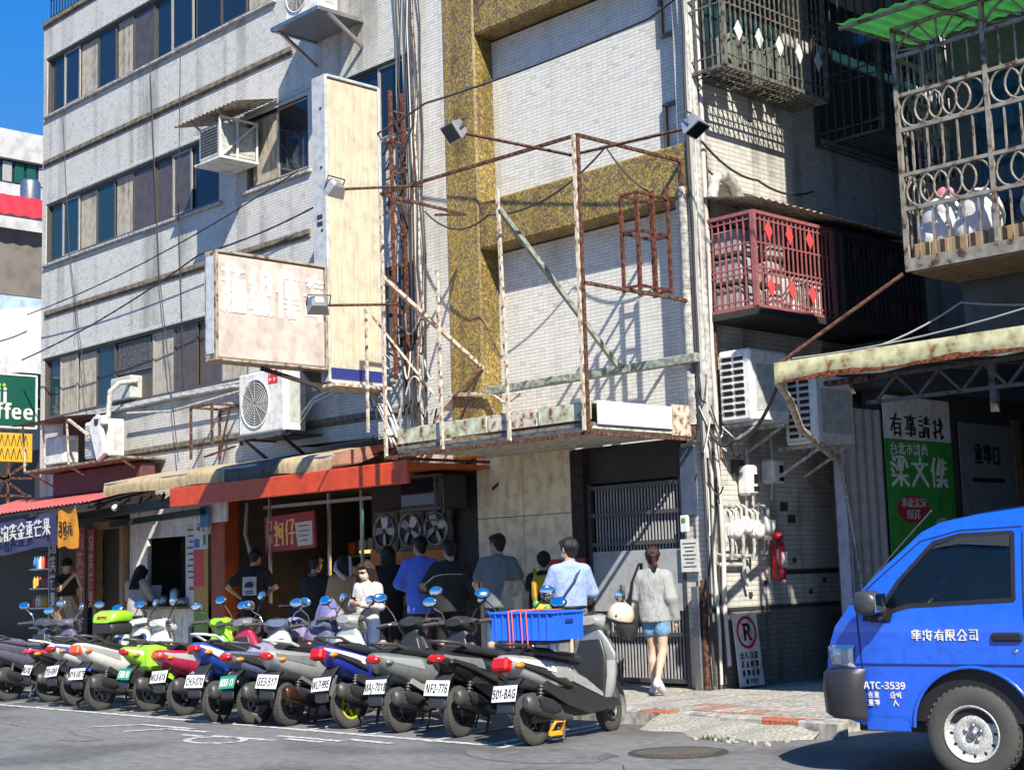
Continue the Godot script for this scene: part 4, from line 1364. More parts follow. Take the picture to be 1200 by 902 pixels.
func air_conditioners() -> void:
	var t := ac_unit("large_ac_unit", "big white outdoor air conditioner with red badge below the pink sign", Vector3(-7.86, 3.78, 0.62), Vector3(1.2, 0.97, 0.42), 0.0)
	var mb := MB.new()
	mb.box(Vector3(0.33, 0.85, 0.004), Vector3(0.24, 0.2, 0.006))
	part("badge", mb, M.red, t)
	mb = MB.new()
	for q in [[0.27, 0.9], [0.38, 0.9], [0.27, 0.81], [0.38, 0.81]]:
		mb.box(Vector3(q[0], q[1], 0.009), Vector3(0.06, 0.015, 0.004))
		mb.box(Vector3(q[0] - 0.02, q[1], 0.009), Vector3(0.015, 0.06, 0.0045))
	part("badge_mark", mb, M.paper, t)
	mb = MB.new()
	for x in [-8.35, -7.38]:
		bracket(mb, x, 3.74, 0.72)
	xb(Vector3(-8.5, 3.76, 0.6), Vector3(-7.2, 3.76, 0.6), 0.05, mb)
	mb.bbox(Vector3(-7.5, 3.72, 0.35), Vector3(0.9, 0.03, 0.6), 0.01)
	tag(part("ac_bracket", mb, M.engine), "dark steel shelf carrying the big white air conditioner", "bracket", "")
	# two small ones on the hooded shelf at the left
	ac_unit("small_ac_unit", "small white air conditioner under the brown hood at the far left of the block", Vector3(-14.3, 3.8, 0.72), Vector3(0.72, 0.52, 0.3), 0.0, false)
	var a2 := ac_unit("tilted_ac_unit", "white air conditioner with a loose tilted front cover above the red tin roof", Vector3(-12.75, 3.8, 0.72), Vector3(0.85, 0.66, 0.32), 0.0, false)
	mb = MB.new()
	for k in 13:
		mb.box(Vector3(-0.2, 0.06 + k * 0.044, 0.006), Vector3(0.4, 0.012, 0.008))
	part("louvre_rib", mb, M.acg, a2)
	mb = MB.new()
	mb.bbox(Vector3(0.3, 0.32, 0.12), Vector3(0.34, 0.78, 0.09), 0.02, Basis(Vector3.BACK, 0.42))
	mb.bbox(Vector3(0.33, 0.62, 0.1), Vector3(0.36, 0.16, 0.12), 0.02)
	part("loose_cover", mb, M.acw, a2)
	mb = MB.new()
	mb.box(Vector3(0.3, 0.6, 0.17), Vector3(0.12, 0.1, 0.02))
	part("socket", mb, M.dark, a2)
	var sh := thing("ac_shelf", "brown hooded metal shelf with two air conditioners at the left end", "shelf", Vector3(-15.3, 3.72, 0))
	mb = MB.new()
	mb.bbox(Vector3(1.85, 0.0, 0.42), Vector3(3.7, 0.05, 0.8), 0.01)
	part("deck", mb, tri_mat(lin(0.42, 0.41, 0.39), T.greyrust, 0.9, 0.6), sh)
	mb = MB.new()
	mb.quad(Vector3(-0.1, 0.98, 0.03), Vector3(2.0, 0.98, 0.03), Vector3(1.9, 0.86, 1.05), Vector3(-0.1, 0.86, 1.05))
	mb.quad(Vector3(-0.1, 0.97, 0.03), Vector3(2.0, 0.97, 0.03), Vector3(1.9, 0.85, 1.05), Vector3(-0.1, 0.85, 1.05))
	part("hood", mb, tri_mat(lin(0.22, 0.12, 0.08), T.conc, 0.8, 0.7), sh)
	for x in [0.0, 1.6, 3.4]:
		mb = MB.new()
		xb(Vector3(x * 0.5, 0.0, 0.8), Vector3(x * 0.5 + 0.1, 0.86, 0.9), 0.03, mb)
		part("strut", mb, M.greyrust, sh)
		mb = MB.new()
		xb(Vector3(x, -0.35, 0.02), Vector3(x, -0.02, 0.7), 0.03, mb)
		part("bracket", mb, M.greyrust, sh)
	mb = MB.new()
	xb(Vector3(1.8, 0.85, 0.9), Vector3(2.6, 0.4, 0.8), 0.04, mb)
	part("strut", mb, M.greyrust, sh)
	mb = MB.new()
	mb.quad(Vector3(0.0, 0.95, 0.03), Vector3(1.1, 0.95, 0.03), Vector3(1.1, 0.0, 0.03), Vector3(0.0, 0.0, 0.03))
	part("back_sheet", mb, M.maroon, sh)
	mb = MB.new()
	mb.bbox(Vector3(-13.3, 3.45, 0.3), Vector3(3.2, 0.45, 0.3), 0.03)
	tag(part("duct_box", mb, M.maroon), "dark maroon sheet metal box below the small air conditioners", "box")
	# window unit under a corrugated hood
	t = ac_unit("window_ac_unit", "caged window air conditioner under a corrugated hood on the second band", Vector3(-9.1, 8.38, 0.72), Vector3(0.62, 0.56, 0.7), 0.0, false, M.acg)
	mb = MB.new()
	for k in 9:
		mb.box(Vector3(0, 0.08 + k * 0.05, 0.004), Vector3(0.5, 0.025, 0.012))
	part("louvre", mb, M.dark, t)
	mb = MB.new()
	for y in [-0.04, 0.62]:
		xb(Vector3(0.36, y, 0.03), Vector3(0.36, y, -0.7), 0.035, mb)
	for z in [0.03, -0.3, -0.68]:
		xb(Vector3(0.36, -0.04, z), Vector3(0.36, 0.62, z), 0.03, mb)
	xb(Vector3(0.365, -0.04, 0.03), Vector3(0.365, 0.62, -0.68), 0.03, mb)
	mb.bbox(Vector3(0.0, -0.05, -0.33), Vector3(0.78, 0.04, 0.75), 0.01)
	part("cage", mb, M.white, t)
	mb = MB.new()
	var rows := []
	for j in 2:
		var row := PackedVector3Array()
		for i in 64:
			row.append(Vector3(-0.95 + i * 0.03, (0.92 if j == 0 else 0.72) + 0.012 * cos(i * PI / 2.0), -0.7 if j == 0 else 0.12))
		rows.append(row)
	mb.grid(rows, false)
	part("hood", mb, M.greyrust, t)
	mb = MB.new()
	for x in [-0.5, 0.3]:
		xb(Vector3(x, 0.3, -0.68), Vector3(x, 0.74, 0.05), 0.025, mb)
	part("stay", mb, M.alu, t)
	# unit on a platform high on the facade
	t = ac_unit("upper_ac_unit", "white air conditioner on a steel platform at the top of the facade", Vector3(-6.55, 10.05, 0.72), Vector3(0.85, 0.7, 0.38), 0.0)
	mb = MB.new()
	mb.bbox(Vector3(0.0, -0.09, -0.3), Vector3(1.2, 0.04, 0.85), 0.01)
	for x in [-0.58, 0.58]:
		xb(Vector3(x, -0.1, -0.72), Vector3(x, -0.1, 0.13), 0.06, mb)
		xb(Vector3(x, -0.5, -0.70), Vector3(x, -0.12, -0.05), 0.05, mb)
	xb(Vector3(-0.6, -0.1, 0.12), Vector3(0.6, -0.1, 0.12), 0.06, mb)
	part("platform", mb, M.steel, t)
	# old rusty bracket frame on the lower wall
	t = thing("rusty_bracket", "square rusty angle iron bracket left of the big air conditioner", "bracket", Vector3(-9.9, 3.55, 0.03))
	mb = MB.new()
	for z in [0.0, 0.55]:
		xb(Vector3(0, 0, z), Vector3(0, 0.85, z), 0.035, mb)
		xb(Vector3(0.62, 0.2, z), Vector3(0.62, 0.85, z), 0.035, mb)
		xb(Vector3(0, 0.85, z), Vector3(0.62, 0.85, z), 0.035, mb)
	xb(Vector3(0, 0.85, 0), Vector3(0, 0.85, 0.55), 0.035, mb)
	xb(Vector3(0.62, 0.85, 0), Vector3(0.62, 0.85, 0.55), 0.035, mb)
	xb(Vector3(0.3, 0.1, 0.2), Vector3(0.62, 0.82, 0.2), 0.025, mb)
	xb(Vector3(0, 0.05, 0.3), Vector3(0.9, 0.15, 0.3), 0.03, mb)
	part("bars", mb, M.rust, t)

# ---------- the wall along the alley ----------
func alley_building() -> void:
	var b := thing("alley_side_wall", "white tiled side wall of the corner building facing the alley", "wall", Vector3(0.0, 0, 0))
	var mb := MB.new()
	mb.span(Vector3(-0.1, 0.0, -9.5), Vector3(0.15, 13.0, -0.33))
	mb.span(Vector3(0.0, 0.0, -0.33), Vector3(0.1495, 3.02, -0.02))
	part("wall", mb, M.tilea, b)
	mb = MB.new()
	mb.span(Vector3(0.15, 0.1, -9.0), Vector3(0.165, 1.02, -0.02))
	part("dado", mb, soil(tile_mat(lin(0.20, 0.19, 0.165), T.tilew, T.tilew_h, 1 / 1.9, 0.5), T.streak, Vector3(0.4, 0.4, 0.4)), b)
	mb = MB.new()
	mb.span(Vector3(0.15, 1.02, -9.0), Vector3(0.175, 1.06, -0.02))
	mb.span(Vector3(0.15, 1.42, -3.2), Vector3(0.17, 1.48, -1.35))
	part("soot_ledge", mb, M.dark, b)
	mb = MB.new()
	for e in [[0.55, 2.6, 0.2], [1.5, 2.2, 0.1], [1.65, 2.05, 0.1]]:
		mb.span(Vector3(0.15, e[1], -e[0] - e[2]), Vector3(0.2, e[1] + e[2], -e[0]))
	for i in 8:
		mb.box(Vector3(0.16, 1.2 + 0.13 * (i % 4), -0.8 - i * 0.31), Vector3(0.03, 0.06, 0.05))
	part("wall_box", mb, M.dark, b)
	# extension with the posters
	var e2 := thing("side_extension", "grey block along the alley that carries the posters", "building")
	mb = MB.new()
	mb.span(Vector3(0.55, 0.0, -9.4), Vector3(0.79, 3.72, -2.86))
	mb.span(Vector3(0.16, 3.72, -9.4), Vector3(1.1, 4.3, -2.6))
	part("wall", mb, M.darkw, e2)
	var ps := thing("corrugated_post", "pale ribbed sheet metal pillar between the air conditioners and the green banner", "pillar", Vector3(0.78, 0.1, -2.4))
	mb = MB.new()
	var rows := []
	for j in 2:
		var row := PackedVector3Array()
		for i in 26:
			var z := -0.44 + i * 0.034
			row.append(Vector3(0.03 + 0.014 * (1.0 if i % 6 < 3 else -1.0), 3.35 * j, z))
		row.append(Vector3(-0.14, 3.35 * j, 0.44))
		row.append(Vector3(-0.14, 3.35 * j, -0.44))
		rows.append(row)
	mb.grid(rows)
	part("ribbed_sheet", mb, tri_mat(lin(0.44, 0.42, 0.41), T.mott, 0.7, 0.5), ps)
	mb = MB.new()
	mb.span(Vector3(-0.1, 0.0, 0.445), Vector3(0.05, 3.36, 0.47))
	part("edge_trim", mb, tri_mat(lin(0.46, 0.50, 0.62), T.mott, 0.7, 0.4), ps)
	# banner
	var bn := thing("green_banner", "green and white election banner with large white characters in the alley", "banner", Vector3(0.83, 1.0, -2.87))
	mb = MB.new()
	mb.span(Vector3(0, 0.0, -1.66), Vector3(0.012, 2.1, 0))
	part("green_field", mb, tri_mat(lin(0.06, 0.36, 0.06), T.mott, 0.7, 0.5), bn)
	mb = MB.new()
	mb.span(Vector3(0, 2.1, -1.66), Vector3(0.012, 2.66, 0))
	part("white_field", mb, tri_mat(lin(0.85, 0.85, 0.85), T.mott, 0.7, 0.5), bn)
	var fx := func(z: float, y: float) -> Transform3D: return frame_xf(Vector3(0.0125, y, z), Vector3(0, 0, -1), Vector3.UP)
	mb = MB.new()
	glyphs(mb, "有事請找", fx.call(-0.16, 2.42), Vector2(0.25, 0.27), 0.1, 0.034, 0.003)
	part("lettering", mb, M.black, bn)
	mb = MB.new()
	glyphs(mb, "台北市議員", fx.call(-0.12, 2.05), Vector2(0.15, 0.14), 0.04, 0.016, 0.003)
	glyphs(mb, "梁文傑", fx.call(-0.12, 1.87), Vector2(0.38, 0.36), 0.11, 0.045, 0.003)
	part("lettering", mb, tri_mat(lin(0.85, 0.85, 0.85), T.dust, 1.0, 0.6), bn)
	mb = MB.new()
	mb.lathe([Vector2(0.001, 0.006), Vector2(0.35, 0.006), Vector2(0.35, 0.0)], 28, Transform3D(Basis(Vector3(0, 0, -1.1), Vector3(1, 0, 0), Vector3(0, 0.52, 0)), Vector3(0.012, 1.2, -0.58)))
	part("red_oval", mb, mat(lin(0.45, 0.03, 0.05), 0.5), bn)
	mb = MB.new()
	glyphs(mb, "專線請詢", fx.call(-0.3, 1.34), Vector2(0.12, 0.11), 0.03, 0.014, 0.003)
	glyphs(mb, "服務", fx.call(-0.42, 1.19), Vector2(0.14, 0.11), 0.03, 0.014, 0.003)
	for k in mb.v.size():
		mb.v[k].x += 0.007
	part("lettering", mb, M.paper, bn)
	mb = MB.new()
	var shirt := PackedVector2Array()
	for i in 13:
		shirt.append(Vector2(0.95 + 0.35 + 0.35 * cos(PI - PI * i / 12), 0.55 + 0.55 * sin(PI * i / 12)))
	mb.extr(shirt, 0.003, fx.call(0.0, 0.0))
	part("pale_shape", mb, M.paper, bn)
	var p2 := thing("grey_poster", "dim grey poster with dark lettering deeper in the alley", "poster", Vector3(0.83, 1.0, -4.75))
	mb = MB.new()
	mb.span(Vector3(0, 0, -1.5), Vector3(0.012, 2.4, 0))
	part("sheet", mb, tri_mat(lin(0.23, 0.27, 0.27), T.mott, 0.7, 0.5), p2)
	mb = MB.new()
	glyphs(mb, "重車口", fx.call(-0.4, 2.1), Vector2(0.2, 0.24), 0.05, 0.045, 0.003)
	mb.box(Vector3(0.014, 1.62, -0.75), Vector3(0.003, 0.06, 0.9))
	part("lettering", mb, M.black, p2)
	for k in 3:
		mb = MB.new()
		mb.span(Vector3(-0.02, 0.0, -1.75 - k * 0.9), Vector3(0.02, 2.5, -1.55 - k * 0.9))
		part("batten", mb, M.wood, p2)

func right_building() -> void:
	var b := thing("right_building", "dark apartment house at the right edge with a caged balcony", "building")
	var mb := MB.new()
	mb.span(Vector3(3.62, 3.75, -9.5), Vector3(12.5, 12.0, 0.02))
	mb.span(Vector3(4.6, 0.0, -9.5), Vector3(12.5, 3.75, -3.2))
	part("wall", mb, tri_mat(lin(0.085, 0.092, 0.09), T.mott, 0.5, 0.7), b)
	# alley end
	mb = MB.new()
	mb.span(Vector3(0.1, 0, -9.9), Vector3(4.8, 11.0, -9.4))
	tag(part("end_wall", mb, M.darkw), "dark wall closing the far end of the alley", "wall")
	# windows on the facade behind the cage
	mb = MB.new()
	mb.span(Vector3(3.9, 4.6, 0.02), Vector3(6.6, 6.4, 0.05))
	part("window", mb, M.glassb, b)
	# shady window grilles on the alley side
	# balcony cage
	var c := thing("balcony_cage", "pale grey steel balcony cage with rings and fan tops at upper right", "balcony cage", Vector3(3.56, 4.38, 0.03))
	c.scale = Vector3(0.97, 1.04, 1)
	var w := 2.6
	var d := 0.96
	mb = MB.new()
	mb.span(Vector3(0.02, -0.02, 0.0), Vector3(w, 0.02, d - 0.03))
	part("floor", mb, M.concd, c)
	mb = MB.new()
	for i in 6:
		xb(Vector3(0.05, -0.06, 0.1 + i * 0.16), Vector3(w, -0.06, 0.1 + i * 0.16), 0.045, mb)
	part("joist", mb, M.wood, c)
	var st := tri_mat(lin(0.45, 0.46, 0.46), T.greyrust, 0.7, 0.5)
	mb = MB.new()
	mb.span(Vector3(0, -0.07, d - 0.03), Vector3(w, 0.05, d + 0.02))
	mb.span(Vector3(0, -0.07, 0.0), Vector3(0.05, 0.05, d - 0.03))
	for x in [0.025, 1.0, 1.97]:
		xb(Vector3(x, 0.05, d), Vector3(x, 2.28, d), 0.045, mb)
	xb(Vector3(0.025, 0.05, 0.05), Vector3(0.025, 2.28, 0.05), 0.05, mb)
	for y in [0.52, 0.85, 1.28, 1.62, 2.0, 2.28]:
		xb(Vector3(0.0, y, d), Vector3(w, y, d), 0.035, mb)
		xb(Vector3(0.025, y, 0.0), Vector3(0.025, y, d), 0.035, mb)
	part("frame", mb, st, c)
	mb = MB.new()
	mb.box(Vector3.ZERO, Vector3(0.018, 1.0, 0.018))
	var bm := mb.mesh()
	for band in [[0.05, 0.52], [0.85, 1.28], [1.62, 2.0]]:
		for i in 13:
			var o := part("bar", bm, st, c)
			var x := 0.17 + i * 0.165
			o.position = Vector3(x, (band[0] + band[1]) / 2, d)
			o.scale.y = band[1] - band[0]
		for i in 7:
			var o := part("bar", bm, st, c)
			o.position = Vector3(0.025, (band[0] + band[1]) / 2, 0.1 + i * 0.125)
			o.scale.y = band[1] - band[0]
	mb = MB.new()
	var ring := []
	for i in 19:
		ring.append(Vector3(cos(TAU * i / 18) * 0.155, sin(TAU * i / 18) * 0.155, 0))
	mb.tube(ring, 0.013, 5, false)
	var rm := mb.mesh()
	for y in [0.685, 1.45]:
		for k in 2:
			for i in 5:
				var o := part("ring", rm, st, c)
				o.position = Vector3(0.22 + k * 0.97 + i * 0.15, y, d)
		for i in 8:
			var o := part("ring", rm, st, c)
			o.position = Vector3(0.025, y, 0.12 + i * 0.1)
			o.rotation.y = PI / 2
	# fan tops
	for k in 2:
		mb = MB.new()
		var cx := 0.51 + k * 0.97
		var arc := []
		for i in 15:
			arc.append(Vector3(cx + cos(PI * i / 14) * 0.46, 2.0 + sin(PI * i / 14) * 0.28, d))
		mb.tube(arc, 0.015, 5)
		for i in 7:
			var a := PI * (i + 0.5) / 7
			mb.tube([Vector3(cx + cos(a) * 0.1, 2.0 + sin(a) * 0.07, d), Vector3(cx + cos(a) * 0.46, 2.0 + sin(a) * 0.28, d)], 0.011, 5)
		part("fan_top", mb, st, c)
	# green corrugated plastic over the cage
	mb = MB.new()
	var rows := []
	for j in 2:
		var row := PackedVector3Array()
		for i in 80:
			row.append(Vector3(3.2 + i * 0.042, (6.93 if j == 0 else 6.82) + 0.012 * cos(i * PI / 2.0), 0.0 if j == 0 else 1.4))
		rows.append(row)
	mb.grid(rows, false)
	var gm := tri_mat(lin(0.16, 0.42, 0.18), T.mott, 0.6, 0.4)
	gm.backlight_enabled = true
	gm.backlight = Color(0.50, 0.72, 0.50)
	var gr := thing("green_awning", "translucent green corrugated awning over the balcony cage", "awning")
	part("corrugated_sheet", mb, gm, gr)
	mb = MB.new()
	for x in [3.25, 4.1, 5.0, 5.9]:
		xb(Vector3(x, 6.89, 0.05), Vector3(x, 6.79, 1.36), 0.03, mb)
	xb(Vector3(3.2, 6.79, 1.34), Vector3(6.5, 6.79, 1.34), 0.035, mb)
	part("frame", mb, st, gr)
	# things kept on the balcony
	var sh := 0
	for e in [[0.35, 0.0, 0.33, "white lumpy sack leaning in the left corner of the balcony cage"], [0.78, 0.0, 0.36, "white rounded sack right of the corner sack in the balcony cage"], [1.55, 0.1, 0.40, "pale green plastic tub behind the right hand bars of the balcony"]]:
		mb = MB.new()
		mb.ell(Vector3(0, 0.26, 0), Vector3(0.24, 0.3 if sh < 2 else 0.2, 0.18), Basis(), 14, 10)
		mb.ell(Vector3(0.06, 0.38, 0.03), Vector3(0.13, 0.16, 0.14), Basis(), 12, 8)
		mb.ell(Vector3(-0.1, 0.16, 0.05), Vector3(0.15, 0.18, 0.14), Basis(), 12, 8)
		var t := thing("sack" if sh < 2 else "plastic_tub", e[3], "sack" if sh < 2 else "tub", Vector3(3.52 + e[0] * 0.9, 4.5 + e[1], 0.7))
		part("bag", mb, tri_mat(lin(0.6, 0.6, 0.6) if sh < 2 else lin(0.36, 0.50, 0.42), T.mott, 2.0, 0.6), t)
		sh += 1
	var bb := thing("brown_boxes", "row of brown boxes along the foot of the balcony cage", "boxes")
	mb = MB.new()
	mb.bbox(Vector3.ZERO, Vector3(0.19, 0.17, 0.12), 0.01)
	var bbm := mb.mesh()
	for i in 12:
		part("box", bbm, M.wood, bb).position = Vector3(3.7 + i * 0.195, 4.5, 0.86)
	mb = MB.new()
	mb.ell(Vector3(3.86, 5.06, 0.66), Vector3(0.11, 0.1, 0.09))
	tag(part("pink_bag", mb, mat(lin(0.5, 0.2, 0.25), 0.6)), "small pink bag on top of the white sacks on the balcony", "bag")
	# canopy over the alley mouth
	var cn := thing("alley_canopy", "rust edged canopy with a truss and dark corrugated roof over the alley mouth", "canopy", Vector3(2.33, 3.33, 1.5))
	mb = MB.new()
	rows = []
	for i in 22:
		var x := i * 0.3
		var lo := 0.03 * sin(i * 1.3) * (1.0 if i % 3 else 0.2)
		rows.append(PackedVector3Array([Vector3(x, -0.01 + lo, 0.03), Vector3(x, 0.2, 0.03), Vector3(x, 0.2, -0.04), Vector3(x, -0.01 + lo, -0.04)]))
	mb.grid(rows)
	part("gutter_beam", mb, tri_mat(Color(1.0, 0.95, 0.84), T.paintrust, 0.9, 0.7), cn)
	mb = MB.new()
	rows = []
	var r := RandomNumberGenerator.new()
	r.seed = 8
	for i in 60:
		var x := 0.1 + i * 0.1
		var hh := 0.012 + 0.05 * absf(sin(x * 2.3)) * r.randf_range(0.6, 1.0)
		rows.append(PackedVector3Array([Vector3(x, -0.012, 0.036), Vector3(x, -0.012 + hh, 0.036), Vector3(x, -0.012 + hh, 0.033), Vector3(x, -0.012, 0.033)]))
	mb.grid(rows)
	part("rust_edge", mb, tri_mat(Color(1.0, 0.72, 0.5), T.rust, 2.0, 0.9), cn)
	mb = MB.new()
	for i in 9:
		xb(Vector3(0.75 + i * 0.45, 0.11, 0.0), Vector3(0.75 + i * 0.45, 0.3, -3.0), 0.05, mb)
	for z in [-0.5, -1.1, -1.7, -2.3, -2.9]:
		xb(Vector3(0.5, 0.14 - z * 0.07, z), Vector3(4.6, 0.14 - z * 0.07, z), 0.035, mb)
	part("rafter", mb, M.engine, cn)
	mb = MB.new()
	for k in 8:
		xb(Vector3(1.0 + k * 0.45, -0.28, -0.2), Vector3(1.225 + k * 0.45, -0.05, -0.2), 0.025, mb)
		xb(Vector3(1.225 + k * 0.45, -0.05, -0.2), Vector3(1.45 + k * 0.45, -0.28, -0.2), 0.025, mb)
	xb(Vector3(0.9, -0.28, -0.2), Vector3(4.6, -0.28, -0.2), 0.035, mb)
	xb(Vector3(0.9, -0.04, -0.2), Vector3(4.6, -0.04, -0.2), 0.035, mb)
	xb(Vector3(2.2, -0.5, -0.22), Vector3(2.2, 0.1, -0.22), 0.06, mb)
	part("truss", mb, tri_mat(lin(0.15, 0.15, 0.145), T.greyrust, 1.2, 0.6), cn)
	mb = MB.new()
	rows = []
	for j in 2:
		var row := PackedVector3Array()
		for i in 130:
			row.append(Vector3(0.3 + i * 0.036, (0.16 if j == 0 else 0.42) + 0.012 * cos(i * PI / 2.0), -0.05 if j == 0 else -3.2))
		rows.append(row)
	mb.grid(rows, false)
	part("corrugated_sheet", mb, tri_mat(lin(0.09, 0.11, 0.10), T.conc, 0.8, 0.7), cn)
	mb = MB.new()
	mb.bbox(Vector3(0.75, -0.06, -0.12), Vector3(0.5, 0.05, 0.12), 0.01)
	xb(Vector3(0.85, -0.2, -0.05), Vector3(0.8, -0.02, -0.05), 0.03, mb)
	part("rusty_bracket", mb, M.rust, cn)
	# tie rod and bent strut
	mb = MB.new()
	mb.tube([Vector3(2.37, 3.52, 1.5), Vector3(3.52, 4.3, 0.98)], 0.022, 7)
	tag(part("tie_rod", mb, M.rust), "rusty rod from the balcony corner down to the canopy tip", "rod")
	mb = MB.new()
	mb.tube([Vector3(2.38, 3.42, 1.5), Vector3(2.32, 3.33, 1.45), Vector3(2.2, 3.2, 1.1), Vector3(1.7, 2.99, 0.21), Vector3(0.9, 2.76, -1.7)], 0.04, 8)
	tag(part("bent_strut", mb, M.greyrust), "bent peeling pipe strut under the canopy tip", "strut")
	mb = MB.new()
	mb.tube([Vector3(0.9, 2.85, -1.72), Vector3(0.86, 2.41, -1.89), Vector3(0.86, 1.37, -2.1), Vector3(0.86, 0.3, -2.12)], 0.022, 6)
	tag(part("downpipe", mb, M.pipe), "thin grey pipe running down beside the ribbed pillar", "pipe")

func far_buildings() -> void:
	# the next houses along the street, seen past the end of the grey block
	var n := thing("blue_walled_house", "pale blue rendered house with a red tin roof beyond the block", "building", Vector3(-30, 0, 0))
	var mb := MB.new()
	mb.span(Vector3(-8, 0, -14), Vector3(0, 11.6, -2.5))
	part("wall", mb, soil(tri_mat(lin(0.36, 0.46, 0.55), T.mott, 0.3, 0.8), T.streak, Vector3(0.1, 0.1, 0.1)), n)
	mb = MB.new()
	mb.span(Vector3(-1.6, 10.2, -7.4), Vector3(0.02, 12.2, -5.3))
	part("shed", mb, tri_mat(lin(0.16, 0.14, 0.12), T.mott, 0.2, 0.8), n)
	mb = MB.new()
	var rows := []
	for j in 2:
		var row := PackedVector3Array()
		for i in 50:
			row.append(Vector3(0.7 if j == 0 else 0.2, (12.45 if j == 0 else 13.15) + 0.03 * cos(i * PI / 2.0), -9.5 + i * 0.11))
		rows.append(row)
	mb.grid(rows, false)
	mb.span(Vector3(-2.0, 13.1, -9.5), Vector3(0.2, 13.16, -4.0))
	part("roof", mb, mat(lin(0.55, 0.02, 0.03), 0.5), n)
	mb = MB.new()
	drape(mb, Vector3(1.2, 8.0, -6.0), Vector3(1.4, 1.6, 2.6), 21, 0.2)
	drape(mb, Vector3(1.3, 7.7, -4.4), Vector3(1.1, 1.2, 1.6), 22, 0.5)
	part("white_tarpaulin", mb, tri_mat(lin(0.50, 0.50, 0.50), T.mott, 0.5, 0.8), n)
	mb = MB.new()
	mb.lathe([Vector2(0.28, 0), Vector2(0.3, 0.05), Vector2(0.3, 0.6), Vector2(0.24, 0.7), Vector2(0.05, 0.74)], 18, Transform3D(Basis(), Vector3(-0.3, 13.15, -6.62)))
	part("water_tank", mb, M.steel, n)
	mb = MB.new()
	rows = []
	for j in 2:
		var row := PackedVector3Array()
		for i in 60:
			row.append(Vector3(2.2 if j == 0 else 0.2, (6.55 if j == 0 else 7.1) + 0.03 * cos(i * PI / 2.0), -8.0 + i * 0.08))
		rows.append(row)
	mb.grid(rows, false)
	part("awning_sheet", mb, tri_mat(lin(0.3, 0.33, 0.28), T.conc, 0.5, 0.7), n)
	var f := thing("white_tower", "white building with a band of teal windows against the sky", "building", Vector3(-45, 0, 0))
	mb = MB.new()
	mb.span(Vector3(-12, 0, -30), Vector3(0, 18.0, -9))
	mb.span(Vector3(-12, 19.0, -30), Vector3(0.15, 20.2, -8.9))
	part("wall", mb, tri_mat(lin(0.46, 0.46, 0.45), T.mott, 0.2, 0.7), f)
	mb = MB.new()
	mb.span(Vector3(-12, 18.0, -30), Vector3(-0.15, 19.0, -9.2))
	part("window_band", mb, M.glassb, f)
	for i in 14:
		mb = MB.new()
		mb.bbox(Vector3(-0.1, 18.5, -16.0 + i * 0.52), Vector3(0.06, 0.84, 0.4), 0.02)
		part("pane", mb, M.greensign if i % 3 else M.framel, f)
	# neighbour's ground floor
	n = thing("low_shop", "low dark shop at the far left next to the block", "building", Vector3(-22, 0, 0))
	mb = MB.new()
	mb.span(Vector3(-6, 2.9, -8), Vector3(5.3, 4.4, -0.6))
	mb.span(Vector3(-6, 0, -8), Vector3(5.3, 2.9, -3.0))
	part("wall", mb, M.dark, n)
	var r0 := RandomNumberGenerator.new()
	r0.seed = 91
	var fr := thing("drinks_fridge", "tall dark display fridge with rows of drinks in the shop at the left edge", "fridge", Vector3(-17.6, 0.14, -1.0))
	mb = MB.new()
	mb.bbox(Vector3(0, 1.1, -0.3), Vector3(1.9, 2.2, 0.5), 0.03)
	part("casing", mb, M.dark, fr)
	for k in 5:
		mb = MB.new()
		mb.span(Vector3(-0.88, 0.2 + k * 0.4, -0.05), Vector3(0.88, 0.23 + k * 0.4, 0.12))
		part("shelf", mb, M.steel, fr)
		for i in 14:
			mb = MB.new()
			mb.lathe([Vector2(0.04, 0), Vector2(0.045, 0.16), Vector2(0.02, 0.22), Vector2(0.02, 0.25)], 8, Transform3D(Basis(), Vector3(-0.8 + i * 0.12, 0.232 + k * 0.4, 0.03)), true)
			part("bottle", mb, [M.paper, M.orangec, M.green, M.blue, M.yellow, M.red][r0.randi() % 6], fr)
	# coffee sign and the yellow sign below it
	var s := thing("coffee_sign", "dark green projecting sign with white coffee lettering at the left edge", "sign", Vector3(-17.0, 4.76, -0.25))
	mb = MB.new()
	mb.bbox(Vector3(-0.08, 0.53, 0.65), Vector3(0.14, 1.02, 1.3), 0.01)
	part("panel", mb, M.greensign, s)
	mb = MB.new()
	for y in [0.0, 1.06]:
		mb.bbox(Vector3(-0.08, y, 0.65), Vector3(0.17, 0.04, 1.36), 0.006)
	for z in [-0.02, 1.32]:
		mb.bbox(Vector3(-0.08, 0.53, z), Vector3(0.17, 1.08, 0.04), 0.006)
	part("frame", mb, M.white, s)
	var tm := part("lettering", latin("coffee", 0.3, 0.006), M.paper, s)
	tm.transform = Transform3D(Basis(Vector3(0, 0, -1), Vector3.UP, Vector3(1, 0, 0)), Vector3(-0.008, 0.31, 0.68))
	tm = part("lettering", latin("ii", 0.3, 0.006), M.paper, s)
	tm.transform = Transform3D(Basis(Vector3(0, 0, -1), Vector3.UP, Vector3(1, 0, 0)), Vector3(-0.008, 0.62, 0.72))
	mb = MB.new()
	for z in [0.77, 0.67]:
		mb.ell(Vector3(-0.006, 0.84, z), Vector3(0.006, 0.035, 0.035))
	part("leaf_dot", mb, M.lime, s)
	s = thing("yellow_sign", "yellow sign with black zigzag lettering below the coffee sign", "sign", Vector3(-17.0, 4.08, -0.1))
	mb = MB.new()
	mb.bbox(Vector3(-0.08, 0.28, 0.5), Vector3(0.12, 0.58, 1.2), 0.01)
	part("panel", mb, M.yellow, s)
	mb = MB.new()
